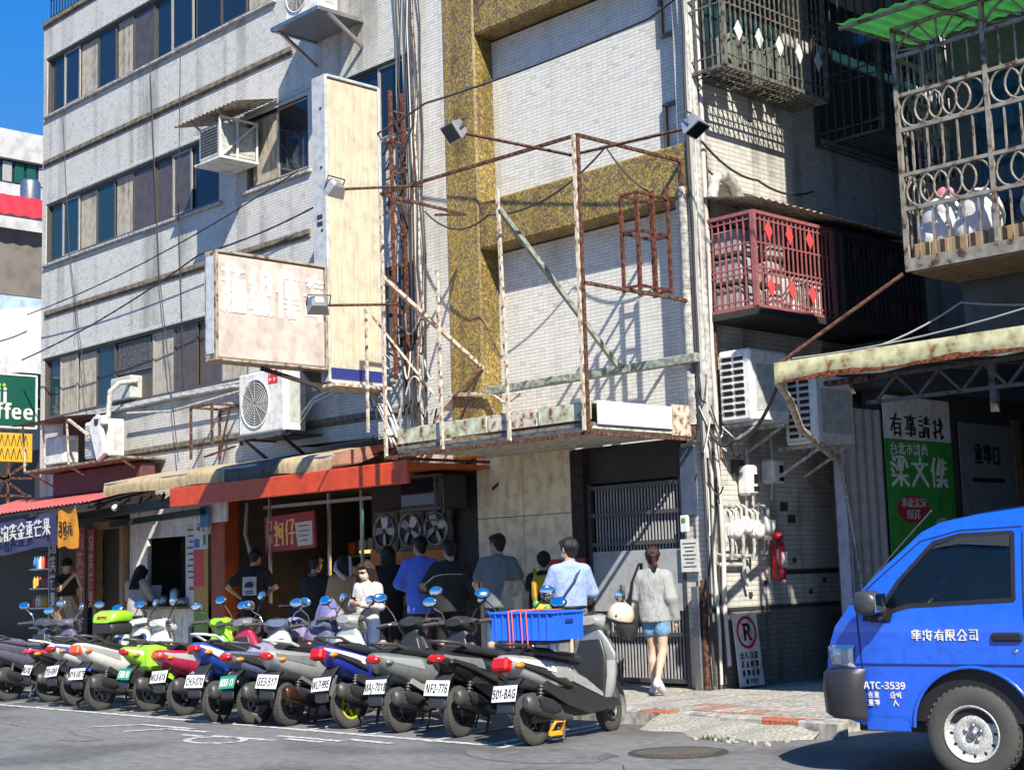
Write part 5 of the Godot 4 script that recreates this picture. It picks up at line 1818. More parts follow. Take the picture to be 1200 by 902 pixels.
	for k in 2:
		for i in 8:
			var z := 0.98 - i * 0.125
			xb(Vector3(-0.017, 0.05 + k * 0.27, z), Vector3(-0.017, 0.26 + k * 0.27, z - 0.05), 0.03, mb, 0.006)
			xb(Vector3(-0.016, 0.26 + k * 0.27, z - 0.055), Vector3(-0.016, 0.05 + k * 0.27, z - 0.1), 0.022, mb, 0.006)
	part("lettering", mb, M.black, s)
	mb = MB.new()
	for e in [[Vector3(-17.05, 4.05, -0.1), Vector3(-17.05, 3.4, 0.9)], [Vector3(-17.05, 3.4, -0.1), Vector3(-17.05, 4.05, 0.9)], [Vector3(-17.05, 3.75, -0.2), Vector3(-17.05, 3.75, 1.0)], [Vector3(-17.05, 3.4, -0.2), Vector3(-17.05, 3.4, 1.0)], [Vector3(-17.05, 3.0, 0.3), Vector3(-17.05, 4.05, 0.3)]]:
		xb(e[0], e[1], 0.045, mb)
	tag(part("sign_truss", mb, M.rust), "crossed dark truss below the yellow sign at the left edge", "truss")

# ---------- shops ----------
func shops() -> void:
	# the shell of the ground floor: ceiling, partitions, back wall
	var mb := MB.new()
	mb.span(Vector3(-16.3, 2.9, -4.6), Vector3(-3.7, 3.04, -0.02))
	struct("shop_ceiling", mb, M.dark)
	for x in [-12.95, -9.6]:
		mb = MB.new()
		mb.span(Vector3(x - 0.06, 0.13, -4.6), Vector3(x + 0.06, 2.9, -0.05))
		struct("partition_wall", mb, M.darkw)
	# noodle shop: orange column, counter, red menu sign, fans
	mb = MB.new()
	mb.bbox(Vector3(-9.58, 1.5, 0.15), Vector3(0.4, 2.76, 0.3), 0.02)
	tag(part("orange_column", mb, tri_mat(lin(0.34, 0.06, 0.012), T.mott, 0.6, 0.5)), "orange painted column at the left of the noodle shop", "column")
	var ct := thing("serving_counter", "stainless serving counter with posters on its front in the noodle shop", "counter", Vector3(-7.3, 0.14, -0.5))
	mb = MB.new()
	mb.bbox(Vector3(0, 0.5, 0), Vector3(2.2, 1.0, 0.7), 0.02)
	part("body", mb, M.dark, ct)
	mb = MB.new()
	mb.bbox(Vector3(0, 1.02, 0.02), Vector3(2.3, 0.04, 0.8), 0.01)
	part("top", mb, M.steel, ct)
	for i in 6:
		mb = MB.new()
		mb.box(Vector3(-0.55 + (i % 3) * 0.42, 0.62 - (i / 3) * 0.4, 0.357), Vector3(0.34, 0.34, 0.008))
		part("poster", mb, [M.orangec, M.yellow, M.paper][i % 3] if i < 3 else [M.red, M.orangec, M.paper][i % 3], ct)
	for e in [[-0.5, 0.16, 0.12], [0.15, 0.3, 0.09], [0.5, 0.18, 0.15], [0.8, 0.26, 0.08]]:
		mb = MB.new()
		mb.lathe([Vector2(e[2] * 0.85, 0), Vector2(e[2], e[1] * 0.4), Vector2(e[2], e[1]), Vector2(e[2] * 0.9, e[1])], 16, Transform3D(), true)
		var pot := tag(part("stock_pot", mb, M.steel if e[0] > 0.3 else M.wood), "stock pot standing %s on the noodle counter" % ["at the left end", "second from the left", "third from the left", "at the right end"][[-0.5, 0.15, 0.5, 0.8].find(e[0])], "pot", "pots on the counter")
		pot.position = Vector3(-7.3 + e[0], 1.18, -0.4)
	var bs2 := thing("back_shelf", "shelf of boxes and jars on the back wall of the noodle shop", "shelf", Vector3(-7.4, 0.9, -1.9))
	var rr2 := RandomNumberGenerator.new()
	rr2.seed = 17
	for k in 3:
		mb = MB.new()
		mb.span(Vector3(-1.5, k * 0.5, -0.2), Vector3(1.6, k * 0.5 + 0.03, 0.2))
		part("board", mb, M.wood, bs2)
		for i in 11:
			mb = MB.new()
			var hh := rr2.randf_range(0.14, 0.34)
			mb.bbox(Vector3(-1.35 + i * 0.27, k * 0.5 + 0.03 + hh / 2, 0.02), Vector3(rr2.randf_range(0.12, 0.23), hh, 0.22), 0.02)
			part("box", mb, [M.paper, M.orangec, M.red, M.wood, M.yellow, M.acg, M.green][rr2.randi() % 7], bs2)
	var sg := thing("red_menu_sign", "tilted red menu board with yellow brush characters above the counter", "sign", Vector3(-8.45, 2.0, 0.1))
	mb = MB.new()
	mb.bbox(Vector3(0.6, 0.27, 0), Vector3(1.3, 0.56, 0.04), 0.008)
	part("board", mb, mat(lin(0.30, 0.015, 0.03), 0.5), sg)
	mb = MB.new()
	glyphs(mb, "蚵仔", frame_xf(Vector3(0.22, 0.45, 0.021), Vector3.RIGHT, Vector3.UP), Vector2(0.24, 0.36), 0.06, 0.04)
	glyphs(mb, "口元", frame_xf(Vector3(0.05, 0.48, 0.021), Vector3.RIGHT, Vector3.UP), Vector2(0.1, 0.14), 0.06, 0.016, 0.003, true)
	part("lettering", mb, mat(lin(0.75, 0.5, 0.12), 0.5), sg)
	mb = MB.new()
	mb.extr(PackedVector2Array([Vector2(0.82, 0.04), Vector2(1.2, 0.04), Vector2(1.2, 0.4), Vector2(0.76, 0.4)]), 0.004, Transform3D(Basis(), Vector3(0, 0, 0.021)))
	part("white_panel", mb, M.paper, sg)
	mb = MB.new()
	for k in 4:
		mb.box(Vector3(0.98, 0.34 - k * 0.075, 0.0265), Vector3(0.3 - 0.03 * k, 0.014, 0.002))
	part("small_print", mb, M.darkw, sg)
	mb = MB.new()
	for x in [0.05, 1.15]:
		mb.tube([Vector3(x, 0.5, 0), Vector3(x, 0.95, -0.05)], 0.006, 4)
	part("wire", mb, M.wire, sg)
	sg.rotation.z = 0.03
	# tube lamp
	mb = MB.new()
	mb.bbox(Vector3(-5.6, 2.62, -0.5), Vector3(1.1, 0.05, 0.08), 0.02)
	tag(part("tube_lamp", mb, M.tubl), "lit greenish fluorescent tube under the shop ceiling", "lamp")
	var al := AreaLight3D.new()
	al.name = "tube_lamp_light"
	al.area_size = Vector2(1.1, 0.08)
	al.light_energy = 3.0
	al.light_color = Color(0.6, 0.95, 0.85)
	al.shadow_enabled = true
	al.position = Vector3(-5.6, 2.58, -0.5)
	al.rotation.x = -PI / 2
	add_child(al)
	mb = MB.new()
	mb.bbox(Vector3(-6.9, 1.95, -0.7), Vector3(0.5, 0.05, 0.06), 0.02)
	var warm := mat(lin(0.8, 0.6, 0.3), 0.4)
	warm.emission_enabled = true
	warm.emission = Color(1.0, 0.75, 0.4)
	warm.emission_energy_multiplier = 0.9
	tag(part("warm_lamp", mb, warm), "short warm lamp bar over the noodle counter", "lamp")
	var wl := AreaLight3D.new()
	wl.name = "warm_lamp_light"
	wl.area_size = Vector2(0.5, 0.06)
	wl.light_energy = 2.0
	wl.light_color = Color(1.0, 0.78, 0.45)
	wl.shadow_enabled = true
	wl.position = Vector3(-6.9, 1.92, -0.7)
	wl.rotation.x = -PI / 2
	add_child(wl)
	# glazed screen and hanging bits
	mb = MB.new()
	for x in [-8.75, -7.2, -6.4]:
		xb(Vector3(x, 1.2, -0.15), Vector3(x, 2.85, -0.15), 0.04, mb)
	xb(Vector3(-8.9, 2.72, -0.15), Vector3(-5.3, 2.72, -0.15), 0.05, mb)
	tag(part("metal_screen", mb, M.alu), "thin metal screen frame above the noodle counter", "frame")
	var pb := thing("plastic_bags", "bundle of clear plastic bags hanging left of the red menu board", "bags")
	for e in [[-9.0, 0.0], [-8.95, 0.06], [-8.4, 0.0]]:
		mb = MB.new()
		mb.tube([Vector3(e[0], 2.8, 0.1 + e[1]), Vector3(e[0] - 0.02, 2.3, 0.12 + e[1]), Vector3(e[0] + 0.04, 2.0, 0.1)], [0.012, 0.025, 0.03], 6)
		part("bag", mb, tri_mat(lin(0.3, 0.31, 0.31), T.mott, 2.0, 0.3), pb)
	# three exhaust fans over an orange panel
	for i in 3:
		var fn := thing("exhaust_fan", ["leftmost of the three wall fans in the noodle shop", "middle wall fan in the noodle shop", "right wall fan below the black box in the noodle shop"][i], "fan", Vector3(-5.62 + i * 0.56, 2.2, 0.05), 0.0, "wall fans")
		mb = MB.new()
		mb.bbox(Vector3(0, 0, -0.06), Vector3(0.52, 0.6, 0.1), 0.02)
		part("housing", mb, tri_mat(lin(0.20, 0.20, 0.19), T.greyrust, 1.0, 0.6), fn)
		mb = MB.new()
		var rx := Transform3D(Basis(Vector3.RIGHT, PI / 2), Vector3.ZERO)
		mb.lathe([Vector2(0.24, 0.0), Vector2(0.235, 0.03), Vector2(0.22, 0.03), Vector2(0.215, -0.005)], 24, rx)
		part("rim", mb, M.steel, fn)
		mb = MB.new()
		mb.lathe([Vector2(0.216, -0.006), Vector2(0.001, -0.006)], 20, rx)
		part("well", mb, M.black, fn)
		for k in 4:
			mb = MB.new()
			var bs := Basis(Vector3.BACK, TAU * k / 4 + i)
			mb.extr(PackedVector2Array([Vector2(0.02, -0.03), Vector2(0.2, -0.09), Vector2(0.2, 0.06), Vector2(0.02, 0.03)]), 0.006, Transform3D(bs * Basis(Vector3.RIGHT, 0.35), bs * Vector3(0, 0, 0.008)))
			part("blade", mb, M.alu, fn)
		mb = MB.new()
		mb.ell(Vector3(0, 0, 0.02), Vector3(0.04, 0.04, 0.03))
		part("hub", mb, M.engine, fn)
	mb = MB.new()
	mb.bbox(Vector3(-5.15, 1.55, -0.02), Vector3(1.75, 0.8, 0.06), 0.01)
	tag(part("orange_panel", mb, tri_mat(lin(0.52, 0.15, 0.02), T.mott, 0.6, 0.5)), "orange yellow wall panel below the fans behind the queue", "panel")
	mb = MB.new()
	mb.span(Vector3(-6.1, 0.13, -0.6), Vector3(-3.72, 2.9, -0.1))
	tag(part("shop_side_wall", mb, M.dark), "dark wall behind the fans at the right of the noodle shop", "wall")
	# black box (old television or unit) hung by the wall
	var bx := thing("black_unit", "black box shaped air conditioner hung high by the beige board wall", "air conditioner", Vector3(-4.2, 2.42, 0.35))
	mb = MB.new()
	mb.bbox(Vector3(0, 0.24, 0), Vector3(0.82, 0.46, 0.5), 0.02)
	part("casing", mb, M.blackp, bx)
	mb = MB.new()
	mb.bbox(Vector3(-0.03, 0.24, 0.255), Vector3(0.7, 0.36, 0.02), 0.01)
	part("front_panel", mb, M.glass, bx)
	mb = MB.new()
	for y in [0.02, 0.46]:
		mb.bbox(Vector3(0.0, y, 0.25), Vector3(0.86, 0.03, 0.05), 0.008)
	mb.tube([Vector3(0.1, -0.05, 0.2), Vector3(0.1, -0.14, 0.22), Vector3(0.38, -0.14, 0.2), Vector3(0.42, 0.0, 0.2), Vector3(0.42, 0.4, 0.22)], 0.016, 6)
	part("bracket", mb, M.engine, bx)
	for k in 5:
		mb = MB.new()
		mb.box(Vector3(0.34, 0.06 + k * 0.09, 0.27), Vector3(0.07, 0.03, 0.01))
		part("vent", mb, M.engine, bx)
	mb = MB.new()
	mb.ell(Vector3(-4.62, 2.62, 0.5), Vector3(0.06, 0.05, 0.06))
	mb.bbox(Vector3(-4.62, 2.78, 0.5), Vector3(0.06, 0.14, 0.06), 0.01)
	tag(part("small_lamp", mb, M.beige), "small cream spot lamp left of the black box", "lamp")
	# drinks shop: wooden door frame, white wall with serving hatch, notices
	mb = MB.new()
	for x in [-13.9, -12.95]:
		mb.bbox(Vector3(x, 1.42, 0.05), Vector3(0.13, 2.6, 0.14), 0.01)
	mb.bbox(Vector3(-13.42, 2.66, 0.05), Vector3(0.83, 0.14, 0.14), 0.01)
	tag(part("wooden_doorframe", mb, M.wood), "light wooden door frame left of the serving hatch", "door frame")
	mb = MB.new()
	mb.span(Vector3(-13.83, 0.14, -0.1), Vector3(-13.02, 2.59, -0.04))
	tag(part("brown_door", mb, tri_mat(lin(0.06, 0.045, 0.03), T.mott, 0.8, 0.6)), "dark brown door inside the wooden frame", "door")
	var hw := thing("serving_hatch", "white wall with a dark serving hatch and worktop in the drinks shop", "wall", Vector3(-12.85, 0.14, 0.0))
	mb = MB.new()
	mb.span(Vector3(0, 2.22, -0.08), Vector3(3.1, 2.76, 0.0))
	mb.span(Vector3(0, 0.0, -0.08), Vector3(1.92, 1.0, 0.0))
	mb.span(Vector3(0, 1.0, -0.08), Vector3(0.6, 2.22, 0.0))
	part("wall", mb, M.white, hw)
	mb = MB.new()
	mb.bbox(Vector3(1.2, 1.02, 0.1), Vector3(1.7, 0.05, 0.4), 0.01)
	part("worktop", mb, M.wood, hw)
	mb = MB.new()
	mb.span(Vector3(0.3, 1.0, -0.9), Vector3(2.1, 2.3, -0.85))
	part("back_panel", mb, tri_mat(lin(0.16, 0.12, 0.07), T.mott, 0.6, 0.7), hw)
	for e in [[0.75, 0.18, 0.11], [1.1, 0.3, 0.1], [1.35, 0.14, 0.13]]:
		mb = MB.new()
		mb.lathe([Vector2(e[2] * 0.7, 0), Vector2(e[2], e[1] * 0.3), Vector2(e[2] * 0.95, e[1] * 0.8), Vector2(e[2] * 0.5, e[1])], 14, Transform3D(), true)
		var o := tag(part("canister", mb, M.steel), "metal canister %s on the hatch worktop" % ("by the writing woman" if e[0] < 0.8 else "in the middle" if e[0] < 1.2 else "at the right end"), "canister")
		o.position = Vector3(-12.3 + e[0], 1.185, 0.08)
	var nb := thing("notice_board", "tall white notice strip with lines of print beside the hatch", "notice", Vector3(-10.93, 0.85, 0.03))
	mb = MB.new()
	mb.bbox(Vector3(0.22, 1.0, 0), Vector3(0.46, 2.0, 0.03), 0.006)
	part("board", mb, M.paper, nb)
	mb = MB.new()
	mb.box(Vector3(0.2, 1.82, 0.017), Vector3(0.2, 0.16, 0.004))
	for k in 9:
		mb.box(Vector3(0.22, 1.6 - k * 0.1, 0.017), Vector3(0.34 - 0.05 * (k % 3), 0.025, 0.003))
	part("print", mb, M.darkw, nb)
	mb = MB.new()
	mb.box(Vector3(0.18, 0.62, 0.018), Vector3(0.14, 0.06, 0.003))
	part("red_label", mb, M.red, nb)
	var po := thing("vertical_poster", "vertical poster with red panel and green yellow foot beside the orange column", "poster", Vector3(-9.93, 0.75, 0.32))
	mb = MB.new()
	mb.span(Vector3(-0.3, 1.35, 0), Vector3(0.12, 2.1, 0.012))
	part("white_part", mb, M.paper, po)
	mb = MB.new()
	mb.span(Vector3(-0.3, 0.75, 0), Vector3(0.0, 1.35, 0.016))
	part("red_part", mb, M.red, po)
	mb = MB.new()
	mb.span(Vector3(-0.3, 0.0, 0), Vector3(0.12, 0.4, 0.012))
	part("green_part", mb, mat(lin(0.15, 0.26, 0.03), 0.5), po)
	mb = MB.new()
	mb.span(Vector3(-0.3, 0.4, 0), Vector3(0.12, 0.75, 0.0119))
	mb.span(Vector3(0.0, 0.75, 0), Vector3(0.12, 1.35, 0.0119))
	part("ochre_part", mb, mat(lin(0.42, 0.22, 0.03), 0.5), po)
	mb = MB.new()
	glyphs(mb, "金芒果", frame_xf(Vector3(-0.02, 2.02, 0.013), Vector3.RIGHT, Vector3.UP), Vector2(0.1, 0.16), 0.06, 0.018, 0.003, true)
	part("lettering", mb, M.green, po)
	mb = MB.new()
	glyphs(mb, "公司", frame_xf(Vector3(-0.2, 1.98, 0.013), Vector3.RIGHT, Vector3.UP), Vector2(0.1, 0.14), 0.05, 0.018, 0.003, true)
	part("lettering", mb, M.red, po)
	mb = MB.new()
	mb.box(Vector3(-0.2, 1.45, 0.014), Vector3(0.16, 0.14, 0.004))
	part("blue_mark", mb, M.blue, po)
	mb = MB.new()
	mb.box(Vector3(-9.75, 2.62, 0.42), Vector3(0.24, 0.34, 0.02))
	tag(part("blue_plate", mb, M.blue), "small blue plate under the orange beam", "plate")
	mb = MB.new()
	mb.span(Vector3(-10.9, 2.52, 0.3), Vector3(-9.25, 2.9, 0.34))
	tag(part("white_board", mb, M.white), "white board tangled with black cable under the orange beam", "board")
	# dark gutter band under the red roof
	mb = MB.new()
	xb(Vector3(-12.6, 2.78, 0.9), Vector3(-9.7, 2.86, 0.9), 0.16, mb, 0.14)
	xb(Vector3(-12.6, 2.62, 0.5), Vector3(-9.7, 2.70, 0.5), 0.1, mb)
	for i in 4:
		mb.tube([Vector3(-12.3 + i * 0.7, 3.0, 0.9), Vector3(-12.2 + i * 0.7, 2.85, 1.0), Vector3(-11.9 + i * 0.7, 2.98, 0.95)], 0.025, 5)
	tag(part("gutter_band", mb, tri_mat(lin(0.02, 0.035, 0.03), T.mott, 0.8, 0.5)), "dark green gutter band above the hatch", "gutter")
	mb = MB.new()
	mb.ell(Vector3(-11.6, 2.86, 1.0), Vector3(0.06, 0.06, 0.06))
	tag(part("round_lamp", mb, M.paper), "small round lamp under the gutter above the wooden door", "lamp")
	# left shop: dark interior with stacked goods, hanging red boards
	mb = MB.new()
	for k in 5:
		mb.span(Vector3(-16.0, 0.5 + k * 0.42, -1.3), Vector3(-14.1, 0.53 + k * 0.42, -0.9))
	for x in [-16.0, -15.0, -14.1]:
		mb.span(Vector3(x - 0.02, 0.14, -1.32), Vector3(x + 0.02, 2.5, -0.88))
	tag(part("display_shelf", mb, M.darkw), "dark shelves in the shop at the far left", "shelf")
	var r := RandomNumberGenerator.new()
	r.seed = 12
	var gc := [mat(lin(0.25, 0.22, 0.2)), mat(lin(0.06, 0.10, 0.16)), mat(lin(0.16, 0.05, 0.03)), mat(lin(0.05, 0.12, 0.07)), mat(lin(0.3, 0.28, 0.25))]
	mb = MB.new()
	mb.bbox(Vector3.ZERO, Vector3(0.12, 0.22, 0.1), 0.015)
	var gm := mb.mesh()
	for k in 3:
		var cnt := -1
		for i in 10:
			if r.randf() < 0.75:
				cnt += 1
				var o := tag(part("bottle", gm, gc[r.randi() % 5]), "packaged bottle, %s from the left on the %s dark shelf" % [["first", "second", "third", "fourth", "fifth", "sixth", "seventh", "eighth", "ninth", "tenth"][cnt], ["lowest", "middle", "upper"][k]], "bottle", "goods on the dark shelves")
				o.position = Vector3(-15.85 + i * 0.165, 0.645 + k * 0.42, -1.02 + r.randf() * 0.06)
				o.scale.y = r.randf_range(0.7, 1.1)
				o.position.y -= 0.11 * (1.0 - o.scale.y)
	for e in [[-14.25, 1.25, 0.34, 1.4, "narrow red hanging board beside the photographing man", M.red], [-13.85, 1.3, 0.22, 1.3, "second red hanging board by the wooden door frame", M.red], [-15.3, 0.9, 0.3, 1.7, "narrow black hanging board with white characters", M.black]]:
		var t := thing("hanging_board", e[4], "board", Vector3(e[0], e[1], 0.2))
		mb = MB.new()
		mb.bbox(Vector3(0, e[3] / 2, 0), Vector3(e[2], e[3], 0.03), 0.006)
		part("board", mb, e[5] if e[5] != M.red else mat(lin(0.28, 0.03, 0.03), 0.5), t)
		mb = MB.new()
		glyphs(mb, "泡芙芒果", frame_xf(Vector3(-e[2] * 0.33, e[3] - 0.12, 0.016), Vector3.RIGHT, Vector3.UP), Vector2(e[2] * 0.66, 0.26), 0.08, 0.03, 0.003, true)
		part("lettering", mb, M.paper if e[5] == M.black else mat(lin(0.5, 0.3, 0.2), 0.5), t)
	# blue banner and orange price flag under the red roof
	var bn := thing("blue_banner", "navy cloth banner with white characters hanging at far left", "banner", Vector3(-17.0, 2.1, 1.5))
	mb = MB.new()
	var rows := []
	for j in 5:
		var row := PackedVector3Array()
		for i in 40:
			var s := i / 39.0
			var x := s * 4.35
			row.append(Vector3(x, lerpf(0.62 + 0.1 * s, 0.0 + 0.16 * s, j / 4.0) + 0.02 * sin(s * 9.0), 0.03 * sin(s * 14.0 + j * 0.7) + 0.02 * sin(s * 31.0)))
		rows.append(row)
	mb.grid(rows, false)
	part("cloth", mb, M.navy, bn)
	mb = MB.new()
	glyphs(mb, "請出泡芙金重芒果", frame_xf(Vector3(1.75, 0.55, 0.06), Vector3(1, 0.035, 0), Vector3.UP), Vector2(0.25, 0.26), 0.065, 0.034, 0.003)
	part("lettering", mb, M.paper, bn)
	var fl := thing("price_flag", "orange cloth price flag reading 39 yuan at the banner's right end", "flag", Vector3(-12.62, 2.22, 1.5))
	mb = MB.new()
	rows = []
	for j in 4:
		var row := PackedVector3Array()
		for i in 10:
			var s := i / 9.0
			row.append(Vector3(s * 0.66 + 0.05 * sin(j * 1.0), lerpf(0.72, 0.0, j / 3.0) + 0.03 * sin(s * 6.0), 0.03 * sin(s * 8.0 + j)))
		rows.append(row)
	mb.grid(rows, false)
	part("cloth", mb, tri_mat(lin(0.58, 0.24, 0.02), T.mott, 0.9, 0.8), fl)
	var tm := part("lettering", latin("39", 0.2, 0.004), M.black, fl)
	tm.position = Vector3(0.24, 0.34, 0.045)
	mb = MB.new()
	glyphs(mb, "元", frame_xf(Vector3(0.42, 0.44, 0.045), Vector3.RIGHT, Vector3.UP), Vector2(0.16, 0.2), 0.05, 0.028)
	part("lettering", mb, M.black, fl)

# ---------- alley ----------
func cage(called: String, label: String, lo: Vector3, hi: Vector3, m: Material, diamonds: Material, step: float, seed_n: int) -> Node3D:
	# window cage on the alley wall: front (+x) and street end (+z), floor of bars
	var t := thing(called, label, "window cage", lo)
	var s := hi - lo
	var mb := MB.new()
	for y in [0.0, s.y]:
		xb(Vector3(s.x, y, 0), Vector3(s.x, y, s.z), 0.04, mb)
		xb(Vector3(0, y, s.z), Vector3(s.x, y, s.z), 0.04, mb)
		xb(Vector3(0, y, 0), Vector3(s.x, y, 0), 0.04, mb)
	xb(Vector3(s.x, 0, s.z), Vector3(s.x, s.y, s.z), 0.055, mb)
	xb(Vector3(s.x, 0, 0), Vector3(s.x, s.y, 0), 0.04, mb)
	xb(Vector3(0.02, 0, s.z), Vector3(0.02, s.y, s.z), 0.04, mb)
	for f in [0.07, 0.36, 0.42, 0.68, 0.93]:
		xb(Vector3(s.x, s.y * f, 0), Vector3(s.x, s.y * f, s.z), 0.018, mb)
		xb(Vector3(0, s.y * f, s.z), Vector3(s.x, s.y * f, s.z), 0.018, mb)
	part("frame", mb, m, t)
	mb = MB.new()
	mb.box(Vector3.ZERO, Vector3(0.016, s.y, 0.016))
	var bm := mb.mesh()
	var n := int(s.z / step)
	for i in n:
		var o := part("bar", bm, m, t)
		o.position = Vector3(s.x, s.y / 2, (i + 0.5) * s.z / n)
	n = int(s.x / step)
	for i in n:
		var o := part("bar", bm, m, t)
		o.position = Vector3((i + 0.5) * s.x / n, s.y / 2, s.z)
	mb = MB.new()
	for i in int(s.z / 0.09):
		xb(Vector3(0, 0, i * 0.09), Vector3(s.x, 0, i * 0.09), 0.014, mb)
	for i in int(s.x / 0.12):
		xb(Vector3(i * 0.12, 0.012, 0), Vector3(i * 0.12, 0.012, s.z), 0.012, mb)
	part("floor_grid", mb, m, t)
	mb = MB.new()
	mb.extr(PackedVector2Array([Vector2(0, -0.12), Vector2(0.075, 0), Vector2(0, 0.12), Vector2(-0.075, 0)]), 0.012)
	var dm := mb.mesh()
	for f in [0.22, 0.82]:
		for i in int(s.z / 0.42):
			var o := part("diamond", dm, diamonds, t)
			o.position = Vector3(s.x + 0.008, s.y * f, s.z - 0.28 - i * 0.42)
			o.rotation.y = PI / 2
			o.scale = Vector3.ONE * (1.0 if s.y < 1.5 else 1.1)
	return t

func alley_things() -> void:
	var whitep := tri_mat(lin(0.27, 0.295, 0.285), T.greyrust, 1.2, 0.6)
	cage("grey_window_cage", "grey white window cage with diamonds high on the alley wall", Vector3(0.16, 7.42, -2.2), Vector3(0.74, 9.6, -0.05), whitep, M.white, 0.1, 1)
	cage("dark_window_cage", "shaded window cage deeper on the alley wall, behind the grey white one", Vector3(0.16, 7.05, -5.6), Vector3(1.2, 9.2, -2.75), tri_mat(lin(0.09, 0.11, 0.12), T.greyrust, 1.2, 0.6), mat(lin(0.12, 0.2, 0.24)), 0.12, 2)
	var redm := tri_mat(lin(0.30, 0.10, 0.105), T.mott, 1.4, 0.6)
	cage("red_window_cage", "red painted window cage with red diamonds on the alley wall", Vector3(0.16, 4.52, -1.85), Vector3(0.9, 5.64, -0.22), redm, mat(lin(0.55, 0.07, 0.07), 0.5), 0.09, 3)
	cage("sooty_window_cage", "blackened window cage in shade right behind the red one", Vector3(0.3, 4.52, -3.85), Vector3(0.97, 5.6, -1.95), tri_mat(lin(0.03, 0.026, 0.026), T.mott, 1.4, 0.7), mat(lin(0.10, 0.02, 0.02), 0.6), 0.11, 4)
	# clutter inside the cages
	var mb := MB.new()
	mb.bbox(Vector3.ZERO, Vector3(0.44, 0.3, 0.38), 0.03)
	var sbm := mb.mesh()
	var sbt := tri_mat(lin(0.36, 0.34, 0.34), T.mott, 1.0, 0.7)
	for k in 6:
		var sb := tag(part("storage_box", sbm, sbt), "pale box %s of the %s pile inside the red window cage" % [["at the bottom", "in the middle", "on top"][k % 3], "street side" if k < 3 else "inner"], "box", "boxes in the red window cage")
		sb.position = Vector3(0.42 + 0.03 * (k / 3), 4.68 + (k % 3) * 0.34, -0.5 - 0.5 * (k / 3))
	var fan := ac_unit("caged_ac_unit", "small white air conditioner inside the red window cage", Vector3(0.84, 4.55, -1.35), Vector3(0.6, 0.42, 0.25), PI / 2)
	var bd := thing("balcony_bundles", "row of grey bundles stored in the grey white window cage", "bundles")
	for i in 7:
		mb = MB.new()
		mb.bbox(Vector3(0.36, 7.68 + 0.08 * (i % 3), -0.35 - i * 0.25), Vector3(0.26, 0.42 + 0.1 * (i % 2), 0.17), 0.04)
		part("bundle", mb, tri_mat(lin(0.12, 0.13 + 0.02 * (i % 2), 0.125), T.mott, 1.0, 0.8), bd)
	for e in [[7.5, -2.1, 9.6, -0.4, "dark window behind the grey white window cage"], [7.2, -5.4, 9.2, -2.8, "dark window behind the shaded window cage"], [4.6, -3.8, 5.7, -0.4, "dark window behind the red window cage"]]:
		mb = MB.new()
		mb.span(Vector3(0.14, e[0], e[1]), Vector3(0.17, e[2], e[3]))
		tag(part("alley_window", mb, M.glassb), e[4], "window")
	# tin roofs over the cages
	for e in [[5.95, 5.78, -3.9, -0.1, 1.02, "corrugated tin roof over the red window cage"], [9.95, 9.75, -6.0, 0.05, 1.35, "corrugated tin roof over the upper window cages"]]:
		mb = MB.new()
		var rows := []
		for j in 2:
			var row := PackedVector3Array()
			var k := int((e[3] - e[2]) / 0.035)
			for i in k:
				row.append(Vector3(0.15 if j == 0 else e[4], (e[0] if j == 0 else e[1]) + 0.012 * cos(i * PI / 2.0), e[2] + i * 0.035))
			rows.append(row)
		mb.grid(rows, false)
		tag(part("tin_roof", mb, M.greyrust), e[5], "roof")
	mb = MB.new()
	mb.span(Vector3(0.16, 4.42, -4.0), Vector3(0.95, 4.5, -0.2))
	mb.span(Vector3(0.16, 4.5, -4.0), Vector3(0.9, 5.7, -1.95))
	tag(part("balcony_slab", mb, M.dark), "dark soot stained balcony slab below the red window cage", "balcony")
	mb = MB.new()
	mb.tube([Vector3(0.3, 5.92, -0.25), Vector3(0.32, 6.15, -0.3), Vector3(0.3, 6.25, -0.5), Vector3(0.25, 6.2, -0.75), Vector3(0.2, 6.0, -0.95), Vector3(0.2, 5.9, -1.0)], 0.07, 10)
	tag(part("vent_duct", mb, M.pipe), "curved ribbed vent duct on top of the tin roof", "duct")
	# air conditioners with louvred fronts
	for e in [[Vector3(0.52, 3.2, -0.22), Vector3(0.46, 0.85, 0.75), "louvred white air conditioner nearest the street on the alley wall"], [Vector3(0.83, 2.95, -1.06), Vector3(0.46, 0.82, 0.8), "louvred air conditioner in shade behind the nearer one in the alley"]]:
		var t := ac_unit("alley_ac_unit", e[2], e[0], e[1], 0.0, false)
		var sz: Vector3 = e[1]
		mb = MB.new()
		for c in 2:
			for k in 9:
				mb.box(Vector3(-0.1 + c * 0.17, 0.1 + k * 0.08, 0.004), Vector3(0.13, 0.045, 0.006))
		part("louvre", mb, M.black, t)
		mb = MB.new()
		for c in 2:
			for k in 9:
				mb.box(Vector3(-0.1 + c * 0.17, 0.135 + k * 0.08, 0.012), Vector3(0.14, 0.014, 0.03), Basis(Vector3.RIGHT, 0.4))
		part("slat", mb, M.acw, t)
		mb = MB.new()
		for z in [-0.1, -0.6]:
			mb = MB.new()
			xb(Vector3(-0.4, -0.03, z), Vector3(0.25, -0.03, z), 0.04, mb)
			xb(Vector3(-0.4, -0.35, z), Vector3(0.2, -0.05, z), 0.03, mb)
			part("bracket", mb, M.pipe, t)
	# meters, pipes, extinguisher
	var mt = M.acw
